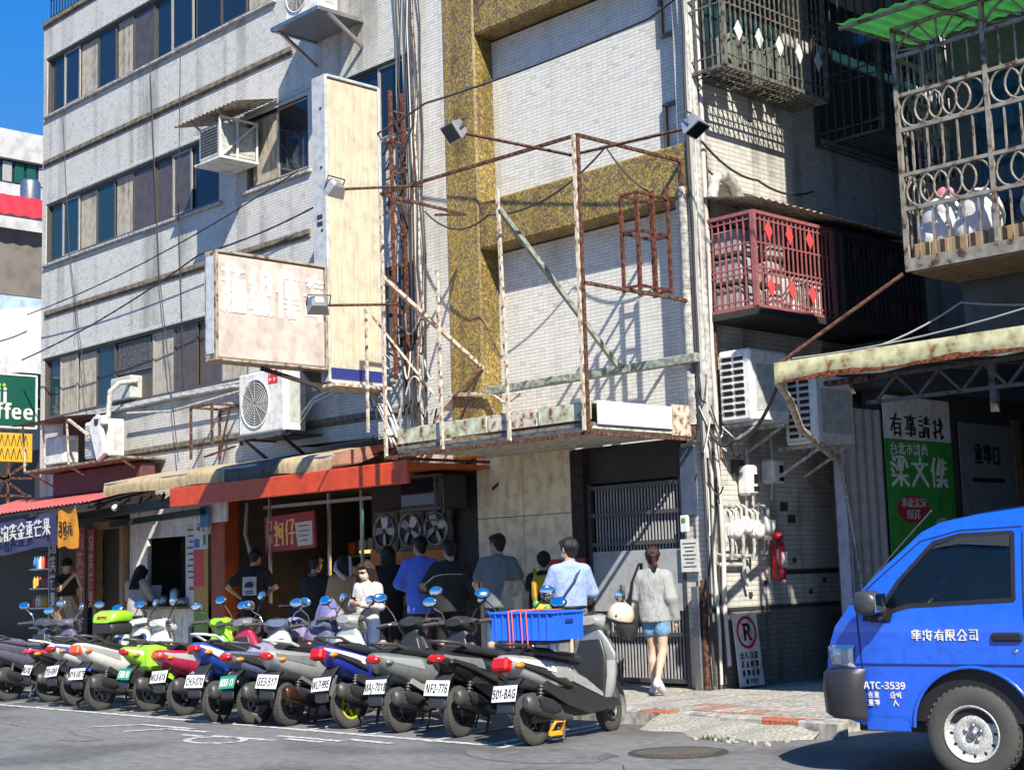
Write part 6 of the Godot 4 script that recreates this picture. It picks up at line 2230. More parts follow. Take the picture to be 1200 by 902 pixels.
	for e in [[Vector3(0.26, 2.52, -1.24), Vector3(0.2, 0.3, 0.26), "electric meter box with a dark window on the alley wall"], [Vector3(0.25, 2.4, -0.74), Vector3(0.18, 0.36, 0.2), "grey water meter box left of the electric meter"]]:
		var t := thing("meter_box", e[2], "meter box", e[0])
		mb = MB.new()
		mb.bbox(Vector3(0, 0.15, 0), e[1], 0.03)
		part("casing", mb, mt, t)
		mb = MB.new()
		mb.box(Vector3(0.1, 0.17, -0.04), Vector3(0.01, 0.1, 0.08))
		mb.box(Vector3(0.1, 0.05, -0.04), Vector3(0.01, 0.05, 0.1))
		part("window", mb, M.black, t)
		mb = MB.new()
		mb.tube([Vector3(0, 0.3, 0), Vector3(0, 0.55, 0)], 0.02, 6)
		part("conduit", mb, M.pipe, t)
		mb = MB.new()
		mb.tube([Vector3(0, 0.0, 0.03), Vector3(-0.02, -0.2, 0.03)], 0.018, 6)
		part("conduit", mb, M.pipe, t)
	for i in 4:
		var t := thing("gas_meter", ["gas meter nearest the street in the cluster on the alley wall", "second gas meter from the street in the cluster", "third gas meter from the street in the cluster", "gas meter next to the red extinguisher"][i], "gas meter", Vector3(0.28, 1.84 + 0.05 * (i % 2), -0.38 - i * 0.21), 0.0, "gas meters on the alley wall")
		mb = MB.new()
		mb.bbox(Vector3(0, 0.12, 0), Vector3(0.16, 0.22, 0.17), 0.05)
		mb.ell(Vector3(0.05, 0.1, 0.0), Vector3(0.07, 0.09, 0.08))
		part("casing", mb, mt, t)
		mb = MB.new()
		mb.box(Vector3(0.1, 0.14, 0), Vector3(0.02, 0.09, 0.11))
		part("dial", mb, M.paper, t)
		mb = MB.new()
		for z in [-0.05, 0.05]:
			mb.tube([Vector3(0, 0.2, z), Vector3(0, 0.32, z), Vector3(-0.05, 0.36, z), Vector3(-0.1, 0.36, z)], 0.02, 7)
			part("pipe", mb, M.pipe, t)
			mb = MB.new()
		mb.tube([Vector3(0.0, 0.02, 0.04), Vector3(0, -0.12, 0.04), Vector3(-0.03, -0.22, 0.03)], 0.022, 7)
		part("pipe", mb, M.pipe, t)
	mb = MB.new()
	mb.tube([Vector3(0.2, 2.95, -0.2), Vector3(0.2, 2.3, -0.2), Vector3(0.2, 2.25, -0.25), Vector3(0.2, 2.24, -0.5)], 0.03, 8)
	mb.tube([Vector3(0.2, 2.24, -0.12), Vector3(0.2, 1.7, -0.12), Vector3(0.22, 1.66, -0.2), Vector3(0.22, 1.65, -0.75)], 0.028, 8)
	mb.tube([Vector3(0.2, 2.06, -0.1), Vector3(0.2, 1.6, -0.1), Vector3(0.2, 1.56, -0.15), Vector3(0.2, 1.55, -0.66)], 0.03, 8)
	mb.tube([Vector3(0.22, 1.75, -0.62), Vector3(0.22, 1.45, -0.62), Vector3(0.25, 1.3, -0.66)], 0.026, 8)
	mb.tube([Vector3(0.2, 2.2, -0.3), Vector3(0.2, 1.72, -0.32)], 0.04, 8)
	tag(part("gas_pipes", mb, M.pipe), "pale bent pipes joining the gas meters", "pipes")
	var ex := thing("fire_extinguisher", "red fire extinguisher hung on the alley wall", "extinguisher", Vector3(0.27, 1.36, -1.25))
	mb = MB.new()
	mb.lathe([Vector2(0.001, 0), Vector2(0.075, 0.0), Vector2(0.085, 0.03), Vector2(0.085, 0.38), Vector2(0.07, 0.44), Vector2(0.03, 0.47), Vector2(0.03, 0.5)], 18, Transform3D())
	part("cylinder", mb, mat(lin(0.45, 0.015, 0.03), 0.3), ex)
	mb = MB.new()
	mb.ell(Vector3(0, 0.52, 0), Vector3(0.07, 0.055, 0.07))
	part("cap", mb, mat(lin(0.45, 0.015, 0.03), 0.3), ex)
	mb = MB.new()
	mb.span(Vector3(0.08, 0.15, -0.05), Vector3(0.09, 0.33, 0.05))
	part("label_plate", mb, M.paper, ex)
	mb = MB.new()
	mb.tube([Vector3(0.02, 0.5, 0.03), Vector3(0.06, 0.45, 0.1), Vector3(0.06, 0.2, 0.11), Vector3(0.05, 0.05, 0.09)], 0.012, 6)
	part("hose", mb, M.rubber, ex)
	# no parking sign leaning on the foot of the wall
	var np := thing("no_parking_sign", "white no parking board with a red ring leaning on the alley wall", "sign", Vector3(0.3, 0.15, -0.56))
	np.rotation.z = 0.09
	mb = MB.new()
	mb.bbox(Vector3(0, 0.42, 0), Vector3(0.015, 0.84, 0.47), 0.004)
	part("board", mb, M.white, np)
	mb = MB.new()
	var rx := Transform3D(Basis(Vector3(0, 0, -1), Vector3(1, 0, 0), Vector3(0, 1, 0)), Vector3(0.008, 0.62, 0))
	mb.lathe([Vector2(0.19, 0.0), Vector2(0.19, 0.003), Vector2(0.155, 0.003), Vector2(0.155, 0.0)], 30, rx)
	xb(Vector3(0.012, 0.74, 0.11), Vector3(0.012, 0.5, -0.11), 0.026, mb, 0.003)
	part("red_ring", mb, M.red, np)
	var tm := part("lettering", latin("R", 0.2, 0.003), M.black, np)
	tm.transform = Transform3D(Basis(Vector3(0, 0, -1), Vector3.UP, Vector3(1, 0, 0)), Vector3(0.0095, 0.62, 0))
	mb = MB.new()
	for k in 3:
		glyphs(mb, ["出入口請", "禁止停車", "重車自重"][k], frame_xf(Vector3(0.0076, 0.39 - k * 0.1, 0.17), Vector3(0, 0, -1), Vector3.UP), Vector2(0.055, 0.07), 0.035, 0.011)
	glyphs(mb, "重", frame_xf(Vector3(0.0076, 0.09, 0.12), Vector3(0, 0, -1), Vector3.UP), Vector2(0.055, 0.06), 0.02, 0.011)
	for k in 4:
		mb.box(Vector3(0.009, 0.06, 0.02 - k * 0.04), Vector3(0.003, 0.05, 0.018))
	part("lettering", mb, M.black, np)
	# intercom and notice by the gate, steel post
	var ic := thing("intercom", "white intercom box beside the barred gate", "intercom", Vector3(-0.13, 1.95, -0.005))
	mb = MB.new()
	mb.bbox(Vector3(0, 0.1, 0.02), Vector3(0.11, 0.2, 0.05), 0.01)
	part("casing", mb, M.white, ic)
	mb = MB.new()
	mb.box(Vector3(0, 0.14, 0.048), Vector3(0.05, 0.05, 0.006))
	part("screen", mb, M.green, ic)
	var nt := thing("paper_notice", "white printed notice under the intercom", "notice", Vector3(-0.09, 1.48, 0.0))
	mb = MB.new()
	mb.box(Vector3(0, 0.2, 0), Vector3(0.26, 0.38, 0.008))
	part("sheet", mb, M.paper, nt)
	mb = MB.new()
	for k in 7:
		mb.box(Vector3(0, 0.34 - k * 0.045, 0.0052), Vector3(0.2 - 0.04 * (k % 3), 0.014, 0.002))
	part("print", mb, M.darkw, nt)
	mb = MB.new()
	mb.span(Vector3(-0.17, 2.15, -0.018), Vector3(0.05, 2.95, 0.012))
	tag(part("dark_notice_panel", mb, tri_mat(lin(0.06, 0.08, 0.13), T.mott, 1.0, 0.3)), "dark blue panel above the intercom", "panel")
	mb = MB.new()
	mb.bbox(Vector3(0.04, 0.72, 0.06), Vector3(0.11, 1.2, 0.1), 0.01)
	tag(part("steel_post", mb, M.steel), "short stainless post at the corner of the building", "post")
	mb = MB.new()
	mb.bbox(Vector3(0.13, 0.75, 0.05), Vector3(0.05, 1.3, 0.07), 0.01)
	tag(part("rusty_post", mb, M.rust), "rusty flat post at the very corner beside the stainless one", "post")

func street_things() -> void:
	# posters behind the queue
	var ps := thing("magenta_poster", "bright magenta and red poster on the beige board wall", "poster", Vector3(-2.3, 1.2, 0.0))
	var mb := MB.new()
	mb.box(Vector3(0, 0.25, 0.003), Vector3(0.46, 0.5, 0.008))
	part("sheet", mb, mat(lin(0.42, 0.02, 0.10), 0.5), ps)
	mb = MB.new()
	mb.box(Vector3(-0.05, 0.42, 0.009), Vector3(0.36, 0.15, 0.004))
	part("red_band", mb, M.red, ps)
	var p2 := thing("red_poster", "small red and white poster on the dark post by the gate", "poster", Vector3(-1.84, 1.3, 0.025))
	mb = MB.new()
	mb.box(Vector3(0, 0.2, 0), Vector3(0.2, 0.4, 0.006))
	part("sheet", mb, M.red, p2)
	mb = MB.new()
	mb.box(Vector3(0, 0.18, 0.004), Vector3(0.14, 0.05, 0.004))
	mb.box(Vector3(0, 0.05, 0.004), Vector3(0.16, 0.08, 0.004))
	part("print", mb, M.paper, p2)
	var p3 := thing("white_leaflet", "small white leaflet on the beige wall behind the man in grey", "leaflet", Vector3(-3.05, 1.35, 0.0))
	mb = MB.new()
	mb.box(Vector3(0, 0.2, 0.002), Vector3(0.26, 0.4, 0.008))
	part("sheet", mb, M.paper, p3)
	mb = MB.new()
	for k in 5:
		mb.box(Vector3(0, 0.33 - k * 0.06, 0.0075), Vector3(0.18, 0.02, 0.002))
	part("print", mb, M.darkw, p3)
	mb = MB.new()
	mb.bbox(Vector3(-3.35, 2.7, 0.0), Vector3(0.14, 0.04, 0.02), 0.006, Basis(Vector3.BACK, 0.5))
	tag(part("wall_clip", mb, M.dark), "small dark clip high on the beige board wall", "clip")

# ---------- cables ----------
func cables() -> void:
	var grp := "cables over the street"
	var list := [
		[[Vector3(-16.4, 6.95, 0.25), Vector3(-7.0, 7.75, 0.5)], 0.18, 0.016, "thin cable sagging across the grey facade above the third window band"],
		[[Vector3(-16.5, 6.05, 0.3), Vector3(-9.6, 6.9, 0.6), Vector3(-5.5, 7.4, 0.3)], 0.12, 0.02, "thick cable rising from left to right to the tall sign"],
		[[Vector3(-6.3, 7.9, 0.3), Vector3(-3.9, 8.0, 0.6), Vector3(0.5, 7.8, 1.0), Vector3(4.2, 8.6, 1.6)], 0.05, 0.02, "long service cable stretched in front of the white upper panel"],
		[[Vector3(-4.3, 6.6, 0.3), Vector3(-2.6, 6.15, 0.7), Vector3(-0.7, 6.65, 0.5), Vector3(0.2, 5.9, 0.2)], 0.22, 0.018, "black cable looping in front of the mustard beam"],
		[[Vector3(-12.0, 10.95, 0.1), Vector3(-11.6, 7.0, 0.15), Vector3(-10.9, 3.6, 0.2)], 0.0, 0.014, "thin vertical cable down the middle of the grey facade"],
		[[Vector3(-11.0, 10.95, 0.08), Vector3(-11.05, 7.9, 0.1), Vector3(-10.85, 5.0, 0.12)], 0.0, 0.012, "second vertical cable close to the thin one on the facade"],
		[[Vector3(-15.3, 10.9, 0.1), Vector3(-14.9, 8.0, 0.14), Vector3(-13.9, 5.1, 0.3)], 0.0, 0.012, "vertical cable near the left end of the facade"],
		[[Vector3(0.3, 6.6, -0.1), Vector3(0.3, 6.3, -1.2), Vector3(0.3, 6.35, -2.4)], 0.1, 0.022, "black cable drooping across the sunlit alley wall"],
		[[Vector3(2.35, 3.4, 1.45), Vector3(0.7, 2.95, 0.1), Vector3(0.2, 3.3, 0.0)], 0.18, 0.03, "thick black cable loop between the canopy tip and the building corner"],
		[[Vector3(2.5, 3.56, 1.45), Vector3(6.0, 3.95, 1.2)], 0.12, 0.014, "pale cable lying along the canopy beam"],
		[[Vector3(2.4, 3.56, 1.4), Vector3(3.9, 4.0, 0.6), Vector3(6.5, 4.0, 0.5)], 0.16, 0.016, "grey cable hanging below the balcony cage"],
		[[Vector3(-17.5, 6.5, 0.5), Vector3(-16.3, 6.6, 0.3)], 0.03, 0.02, "short cable at the left end of the block"],
	]
	for e in list:
		var pts: Array = e[0]
		var path := []
		for i in pts.size() - 1:
			var sg := sag(pts[i], pts[i + 1], e[1], 10)
			path.append_array(sg if i == 0 else sg.slice(1))
		var mb := MB.new()
		mb.tube(path, e[2] * 0.7, 6)
		tag(part("cable", mb, M.wiregrey if (e[3] as String).contains("pale") or (e[3] as String).contains("grey cable") else M.wire), e[3], "cable", grp)
	# conduit bundle between the grey block and the white pier
	var cb := thing("conduit_bundle", "tangle of vertical conduits and wires beside the white pier", "conduits", Vector3(-4.9, 3.5, 0.03))
	var r := RandomNumberGenerator.new()
	r.seed = 44
	for i in 11:
		var mb := MB.new()
		var path := []
		var x := -0.22 + i * 0.055
		for k in 12:
			path.append(Vector3(x + r.randf_range(-0.035, 0.035), k * 0.86, 0.03 + r.randf() * 0.07))
		mb.tube(path, r.randf_range(0.007, 0.017), 6)
		part("conduit", mb, [M.wire, M.wirewhite, M.greyrust, M.wire, M.wiregrey, M.rust][r.randi() % 6], cb)
	for i in 40:
		var mb := MB.new()
		var a := Vector3(r.randf_range(-0.75, 0.6), r.randf_range(-0.35, 1.6), r.randf_range(0.05, 0.35))
		var b := a + Vector3(r.randf_range(-0.45, 0.45), r.randf_range(-0.5, 0.5), r.randf_range(-0.1, 0.2))
		mb.tube(sag(a, b, r.randf_range(-0.15, 0.3), 8), r.randf_range(0.006, 0.014), 5)
		part("loop", mb, [M.wire, M.wirewhite, M.wirewhite, M.wiregrey][r.randi() % 4], cb)
	for i in 14:
		var mb := MB.new()
		var a := Vector3(r.randf_range(-0.5, 0.2), r.randf_range(3.3, 4.6), r.randf_range(0.1, 0.3))
		var b := a + Vector3(r.randf_range(-0.4, 0.4), r.randf_range(-0.7, 0.4), r.randf_range(0.0, 0.2))
		mb.tube(sag(a, b, r.randf_range(0.0, 0.25), 7), 0.013, 5)
		part("loop", mb, M.wire, cb)
	for i in 9:
		var mb := MB.new()
		mb.tube(sag(Vector3(-0.7 + r.randf() * 0.2, 0.55 + r.randf() * 0.3, 0.3), Vector3(0.5 + r.randf() * 0.3, -0.25 + r.randf() * 0.15, 0.9), -0.12 * r.randf(), 8), 0.014, 6)
		part("loop", mb, M.wirewhite, cb)
	# pipes at the alley corner
	var cp := thing("corner_pipes", "bundle of pipes and black wires running down the building corner", "pipes", Vector3(0.18, 0.2, 0.0))
	var spec := [[0.0, 0.045, M.pipe, 3.0, 12.5], [0.09, 0.035, M.pipe, 2.6, 12.5], [-0.11, 0.03, M.wirewhite, 0.2, 12.5], [0.16, 0.018, M.wire, 0.0, 12.5], [-0.05, 0.016, M.wire, 0.0, 8.0], [0.04, 0.02, M.wirewhite, 0.0, 9.0], [0.13, 0.022, M.wiregrey, 1.0, 12.5], [-0.17, 0.02, M.rust, 2.6, 6.5]]
	for s in spec:
		var mb := MB.new()
		var path := []
		var k := 0
		var y: float = s[3]
		while y < s[4]:
			path.append(Vector3(0.03 + r.randf() * 0.03, y, s[0] - 0.1 + r.randf_range(-0.012, 0.012)))
			y += 0.6
		mb.tube(path, s[1], 8)
		part("pipe", mb, s[2], cp)
	# ribbed insulated hose
	var mb := MB.new()
	var path := []
	var rad := []
	for i in 120:
		path.append(Vector3(-0.1, 3.0 + i * 0.024, 0.04))
		rad.append(0.06 if i % 2 == 0 else 0.05)
	mb.tube(path, rad, 8)
	part("ribbed_hose", mb, M.pipe, cp)
	for i in 16:
		mb = MB.new()
		var a := Vector3(r.randf_range(0.0, 0.15), r.randf_range(2.2, 3.3), r.randf_range(-0.3, 0.1))
		var b := a + Vector3(r.randf_range(-0.05, 0.2), r.randf_range(-0.6, 0.4), r.randf_range(-0.3, 0.3))
		mb.tube(sag(a, b, r.randf_range(0.0, 0.25), 7), 0.009, 5)
		part("loop", mb, M.wire if i % 3 else M.wirewhite, cp)
	# white hose along the sill of the third band
	mb = MB.new()
	mb.tube([Vector3(-16.0, 4.74, 0.06), Vector3(-13.7, 4.72, 0.08), Vector3(-11.5, 4.75, 0.07), Vector3(-9.4, 4.72, 0.08), Vector3(-8.6, 4.62, 0.2)], 0.04, 8)
	mb.tube([Vector3(-12.75, 4.45, 0.5), Vector3(-12.75, 5.0, 0.45), Vector3(-12.7, 5.15, 0.3), Vector3(-12.6, 5.2, 0.0)], 0.05, 8)
	mb.tube([Vector3(-12.6, 4.6, 0.2), Vector3(-11.2, 4.5, 0.15), Vector3(-9.0, 4.6, 0.2), Vector3(-8.4, 4.45, 0.4)], 0.025, 6)
	tag(part("insulated_hose", mb, M.pipe), "white insulated hose running below the third window band", "hose")
	mb = MB.new()
	mb.tube([Vector3(-7.3, 4.0, 0.3), Vector3(-7.0, 4.25, 0.25), Vector3(-6.4, 4.4, 0.2), Vector3(-5.2, 4.4, 0.15)], 0.03, 6)
	mb.tube([Vector3(-7.25, 3.9, 0.32), Vector3(-6.95, 4.2, 0.28), Vector3(-6.3, 4.33, 0.2), Vector3(-5.2, 4.3, 0.15)], 0.02, 6)
	tag(part("refrigerant_pipes", mb, M.acg), "grey insulated pipes from the big air conditioner to the conduits", "pipes")

# ---------- the blue van ----------
func wheel(parent: Node3D, at: Vector3, axis_turn: float, r: float, w: float, rim_r: float, steel: bool, rim_m: Material, spokes: int, called := "wheel") -> Node3D:
	# axis along local z after axis_turn about y
	var wh := Node3D.new()
	wh.name = called
	parent.add_child(wh, true)
	wh.position = at
	wh.rotation.y = axis_turn
	var rx := Transform3D(Basis(Vector3.RIGHT, PI / 2), Vector3.ZERO)
	var mb := MB.new()
	var prof := [Vector2(rim_r * 0.98, -w * 0.42), Vector2(rim_r * 1.04, -w * 0.47), Vector2(lerpf(rim_r, r, 0.5), -w * 0.52), Vector2(r * 0.955, -w * 0.44), Vector2(r * 0.985, -w * 0.34), Vector2(r, -w * 0.15), Vector2(r, w * 0.15), Vector2(r * 0.985, w * 0.34), Vector2(r * 0.955, w * 0.44), Vector2(lerpf(rim_r, r, 0.5), w * 0.52), Vector2(rim_r * 1.04, w * 0.47), Vector2(rim_r * 0.98, w * 0.42)]
	mb.lathe(prof, 36, rx)
	# tread blocks
	for i in 40:
		var a := TAU * i / 40
		var bs := Basis(Vector3.BACK, a)
		for s in [-0.2, 0.2]:
			mb.box(bs * Vector3(r - 0.004, 0.0, w * s), Vector3(0.011, r * 0.11, w * 0.3), bs * Basis(Vector3.RIGHT, 0.5 * signf(s)))
	part("tyre", mb, M.rubber, wh)
	mb = MB.new()
	if steel:
		var k := rim_r
		mb.lathe([Vector2(k, w * 0.42), Vector2(k * 1.0, w * 0.49), Vector2(k * 0.93, w * 0.47), Vector2(k * 0.88, w * 0.25), Vector2(k * 0.70, w * 0.24), Vector2(k * 0.62, w * 0.33), Vector2(k * 0.42, w * 0.34), Vector2(k * 0.34, w * 0.25), Vector2(k * 0.2, w * 0.24), Vector2(0.001, w * 0.24)], 36, rx)
		mb.lathe([Vector2(k, w * 0.42), Vector2(k, -w * 0.42)], 30, rx)
		part("rim", mb, rim_m, wh)
		mb = MB.new()
		for i in 12:
			var a := TAU * i / 12
			mb.ell(Vector3(cos(a) * k * 0.79, sin(a) * k * 0.79, w * 0.245), Vector3(k * 0.055, k * 0.075, 0.004), Basis(Vector3.BACK, a + PI / 2), 10, 6)
		part("slot", mb, M.black, wh)
		mb = MB.new()
		for i in 5:
			var a := TAU * i / 5 + 0.3
			mb.lathe([Vector2(0.016, w * 0.24), Vector2(0.016, w * 0.33), Vector2(0.001, w * 0.34)], 8, Transform3D(Basis(Vector3.RIGHT, PI / 2), Vector3(cos(a) * k * 0.28, sin(a) * k * 0.28, 0)))
		mb.lathe([Vector2(k * 0.17, w * 0.22), Vector2(k * 0.16, w * 0.38), Vector2(0.001, w * 0.40)], 16, rx)
		part("hub", mb, M.steel, wh)
	else:
		var k := rim_r
		mb.lathe([Vector2(k * 0.84, -w * 0.4), Vector2(k, -w * 0.43), Vector2(k, -w * 0.3), Vector2(k * 0.86, -w * 0.2), Vector2(k * 0.86, w * 0.2), Vector2(k, w * 0.3), Vector2(k, w * 0.43), Vector2(k * 0.84, w * 0.4)], 28, rx)
		for i in spokes:
			var a := TAU * i / spokes
			var bs := Basis(Vector3.BACK, a)
			mb.bbox(bs * Vector3(k * 0.52, 0.01, 0), Vector3(k * 0.72, 0.022, w * 0.3), 0.006, bs * Basis(Vector3.BACK, 0.15))
		part("rim", mb, rim_m, wh)
		mb = MB.new()
		mb.lathe([Vector2(0.001, -w * 0.6), Vector2(k * 0.24, -w * 0.6), Vector2(k * 0.28, -w * 0.3), Vector2(k * 0.62, -w * 0.25), Vector2(k * 0.62, -w * 0.2), Vector2(k * 0.3, -w * 0.2), Vector2(k * 0.24, w * 0.6), Vector2(0.001, w * 0.6)], 20, rx)
		part("hub", mb, M.engine, wh)
	return wh

func side_z(y: float) -> float:
	# half width of the van at a height
	return 0.845 - 0.02 * pow(clampf((0.8 - y) / 0.5, 0, 1), 2) - 0.15 * pow(clampf((y - 1.05) / 0.85, 0, 1), 1.3)

func side_sheet(mb: MB, poly: PackedVector2Array, off := 0.0, hole := PackedVector2Array()) -> void:
	# a patch of the left side: outline in side view, bent over the body's width curve, cut into strips so that it can bend
	var cuts := [-4.0, 0.35, 0.55, 0.65, 0.75, 0.85, 0.95, 1.02, 2.0]
	for k in 192:
		var y0 := 0.25 + (k / 8) * 0.075
		var x0: float = cuts[k % 8]
		var x1: float = cuts[k % 8 + 1]
		var strip := PackedVector2Array([Vector2(x0, y0), Vector2(x1, y0), Vector2(x1, y0 + 0.075), Vector2(x0, y0 + 0.075)])
		var pieces := []
		for pl in Geometry2D.intersect_polygons(poly, strip):
			if hole.is_empty():
				pieces.append(pl)
			else:
				pieces.append_array(Geometry2D.clip_polygons(pl, hole))
		for pl in pieces:
			var id := Geometry2D.triangulate_polygon(pl)
			for i in range(0, id.size(), 3):
				var p := []
				var m := []
				for j in 3:
					var q: Vector2 = pl[id[i + j]]
					var e := (side_z(q.y + 0.01) - side_z(q.y - 0.01)) / 0.02
					# the nose turns in towards the front
					var fx := clampf((q.x - 0.55) / 0.6, 0, 1)
					p.append(Vector3(q.x, q.y, -(side_z(q.y) - 0.16 * fx * fx) - off))
					m.append(Vector3(0.53 * fx, -e, -1).normalized())
				mb.tri(p[0], p[1], p[2], m[0], m[1], m[2])

func blue_van() -> void:
	var v := thing("blue_van", "bright blue delivery van with black bumper and white lettering on its door", "van", Vector3(5.51, 0.0, 3.31), PI + deg_to_rad(10.0))
	var blue := paint(lin(0.012, 0.10, 0.62), 0.25)
	blue.clearcoat = 1.0
	blue.clearcoat_roughness = 0.06
	# outline of the side, front axle at x = 0
	var outline := PackedVector2Array([Vector2(-3.0, 0.36), Vector2(-2.62, 0.36)])
	for i in 13:
		var a := PI - PI * i / 12
		outline.append(Vector2(-2.2 + cos(a) * 0.42, 0.36 + sin(a) * 0.40))
	outline.append(Vector2(-0.46, 0.36))
	for i in 17:
		var a := PI - PI * i / 16
		outline.append(Vector2(-0.03 + cos(a) * 0.43, 0.36 + sin(a) * 0.42))
	outline.append_array(PackedVector2Array([Vector2(0.78, 0.36), Vector2(1.02, 0.42), Vector2(1.09, 0.6), Vector2(1.08, 0.80), Vector2(1.04, 0.95), Vector2(0.99, 1.06), Vector2(0.90, 1.16), Vector2(0.80, 1.27), Vector2(0.60, 1.46), Vector2(0.40, 1.63), Vector2(0.30, 1.72), Vector2(0.16, 1.785), Vector2(-0.1, 1.83), Vector2(-0.5, 1.87), Vector2(-1.0, 1.89), Vector2(-2.0, 1.89), Vector2(-2.7, 1.86), Vector2(-2.95, 1.74), Vector2(-3.05, 1.2)]))
	var mb := MB.new()
	var win := PackedVector2Array([Vector2(0.60, 1.16), Vector2(0.40, 1.22), Vector2(-0.34, 1.25), Vector2(-0.34, 1.68), Vector2(0.02, 1.675), Vector2(0.20, 1.63), Vector2(0.46, 1.36)])
	side_sheet(mb, outline, 0.0, win)
	var left := mb
	mb = MB.new()
	mb.add(left, Transform3D.IDENTITY)
	mb.add(left, Transform3D(Basis.from_scale(Vector3(1, 1, -1)), Vector3.ZERO))
	# roof, nose and back between the two sides
	var n := outline.size()
	var first := 30
	for i in range(first, n):
		var a := outline[i]
		var b := outline[(i + 1) % n]
		if (i + 1) % n == 0:
			break
		for k in 8:
			var t0 := -1.0 + k * 0.25
			var t1 := t0 + 0.25
			var ps := []
			for q in [[a, t0], [b, t0], [b, t1], [a, t1]]:
				var pt: Vector2 = q[0]
				var fx := clampf((pt.x - 0.55) / 0.6, 0, 1)
				var hz := side_z(pt.y) - 0.16 * fx * fx
				var crown: float = (1.0 - q[1] * q[1]) * (0.05 if pt.y > 1.7 else 0.0)
				var bulge: float = (1.0 - q[1] * q[1]) * 0.10 if pt.x > 0.2 else 0.0
				ps.append(Vector3(pt.x + bulge, pt.y + crown, hz * q[1]))
			mb.quad(ps[0], ps[1], ps[2], ps[3])
	mb.span(Vector3(-3.0, 0.36, -0.7), Vector3(-0.5, 0.42, 0.7))
	part("body", mb, blue, v)
	mb = MB.new()
	mb.span(Vector3(-2.7, 0.3, -0.62), Vector3(0.9, 0.5, 0.62))
	mb.span(Vector3(-0.5, 0.4, -0.80), Vector3(0.45, 0.82, -0.3))
	mb.span(Vector3(-2.7, 0.4, -0.80), Vector3(-1.7, 0.82, -0.3))
	part("underbody", mb, M.black, v)
	# cab door: window, rubber, seams
	for o in Geometry2D.offset_polygon(win, 0.03):
		mb = MB.new()
		side_sheet(mb, o, 0.004, win)
		part("window_rubber", mb, M.black, v)
	mb = MB.new()
	side_sheet(mb, win, -0.006)
	part("door_window", mb, M.vanglass, v)
	var far_pane := MB.new()
	far_pane.add(mb, Transform3D(Basis.from_scale(Vector3(1, 1, -1)), Vector3.ZERO))
	part("far_window", far_pane, M.vanglass, v)
	for z in [-0.38, 0.38]:
		mb = MB.new()
		mb.bbox(Vector3(-0.2, 1.0, z), Vector3(0.14, 0.62, 0.48), 0.05, Basis(Vector3.BACK, 0.2))
		mb.bbox(Vector3(0.02, 0.74, z), Vector3(0.5, 0.14, 0.5), 0.05)
		mb.bbox(Vector3(-0.27, 1.42, z), Vector3(0.09, 0.2, 0.26), 0.04, Basis(Vector3.BACK, 0.15))
		part("cab_seat", mb, cloth(0.05, 0.05, 0.055), v)
	mb = MB.new()
	var sw := []
	for i in 21:
		var a := TAU * i / 20
		sw.append(Vector3(0.42, 1.12, -0.38) + Basis(Vector3.BACK, 0.6) * Vector3(0, cos(a) * 0.19, sin(a) * 0.19))
	mb.tube(sw, 0.016, 6, false)
	part("steering_wheel", mb, M.blackp, v)
	mb = MB.new()
	mb.bbox(Vector3(0.62, 0.98, 0), Vector3(0.3, 0.3, 1.3), 0.06)
	mb.span(Vector3(-0.6, 0.5, -0.7), Vector3(-0.5, 1.8, 0.7))
	part("dashboard", mb, M.blackp, v)
	mb = MB.new()
	side_sheet(mb, PackedVector2Array([Vector2(-0.34, 1.60), Vector2(-0.34, 1.68), Vector2(0.02, 1.675), Vector2(0.24, 1.60), Vector2(0.02, 1.63)]), 0.02)
	part("rain_visor", mb, M.blackp, v)
	mb = MB.new()
	side_sheet(mb, PackedVector2Array([Vector2(-2.4, 1.22), Vector2(-0.66, 1.25), Vector2(-0.66, 1.68), Vector2(-2.4, 1.68)]), 0.008)
	part("rear_window", mb, M.glass, v)
	mb = MB.new()
	for s in [[Vector2(0.80, 1.26), Vector2(0.77, 0.80)], [Vector2(0.77, 0.80), Vector2(0.755, 0.40)], [Vector2(-0.42, 1.70), Vector2(-0.42, 1.2)], [Vector2(-0.42, 1.2), Vector2(-0.44, 0.72)], [Vector2(0.02, 1.725), Vector2(-0.42, 1.735)], [Vector2(0.30, 1.66), Vector2(0.02, 1.725)], [Vector2(0.84, 1.22), Vector2(0.30, 1.66)]]:
		var d: Vector2 = (s[1] - s[0]).normalized()
		var nn := Vector2(-d.y, d.x) * 0.005
		side_sheet(mb, PackedVector2Array([s[0] - nn, s[1] - nn, s[1] + nn, s[0] + nn]), 0.003)
	part("door_seam", mb, mat(lin(0.003, 0.012, 0.08), 0.6), v)
	mb = MB.new()
	side_sheet(mb, PackedVector2Array([Vector2(1.0, 0.785), Vector2(-3.0, 0.785), Vector2(-3.0, 0.80), Vector2(1.0, 0.80)]), 0.004)
	part("trim_line", mb, mat(lin(0.004, 0.02, 0.16), 0.5), v)
	mb = MB.new()
	side_sheet(mb, PackedVector2Array([Vector2(0.755, 0.33), Vector2(0.42, 0.33), Vector2(0.44, 0.42), Vector2(0.755, 0.42)]), 0.012)
	part("sill_step", mb, blue, v)
	# wheel arch lip
	mb = MB.new()
	var lip := []
	for i in 21:
		var a := PI - PI * i / 20
		lip.append(Vector3(-0.03 + cos(a) * 0.43, 0.36 + sin(a) * 0.42, -side_z(0.36 + sin(a) * 0.42) - 0.002))
	mb.tube(lip, 0.014, 6)
	part("arch_lip", mb, blue, v)
	# bumper, lamp
	mb = MB.new()
	var rows := []
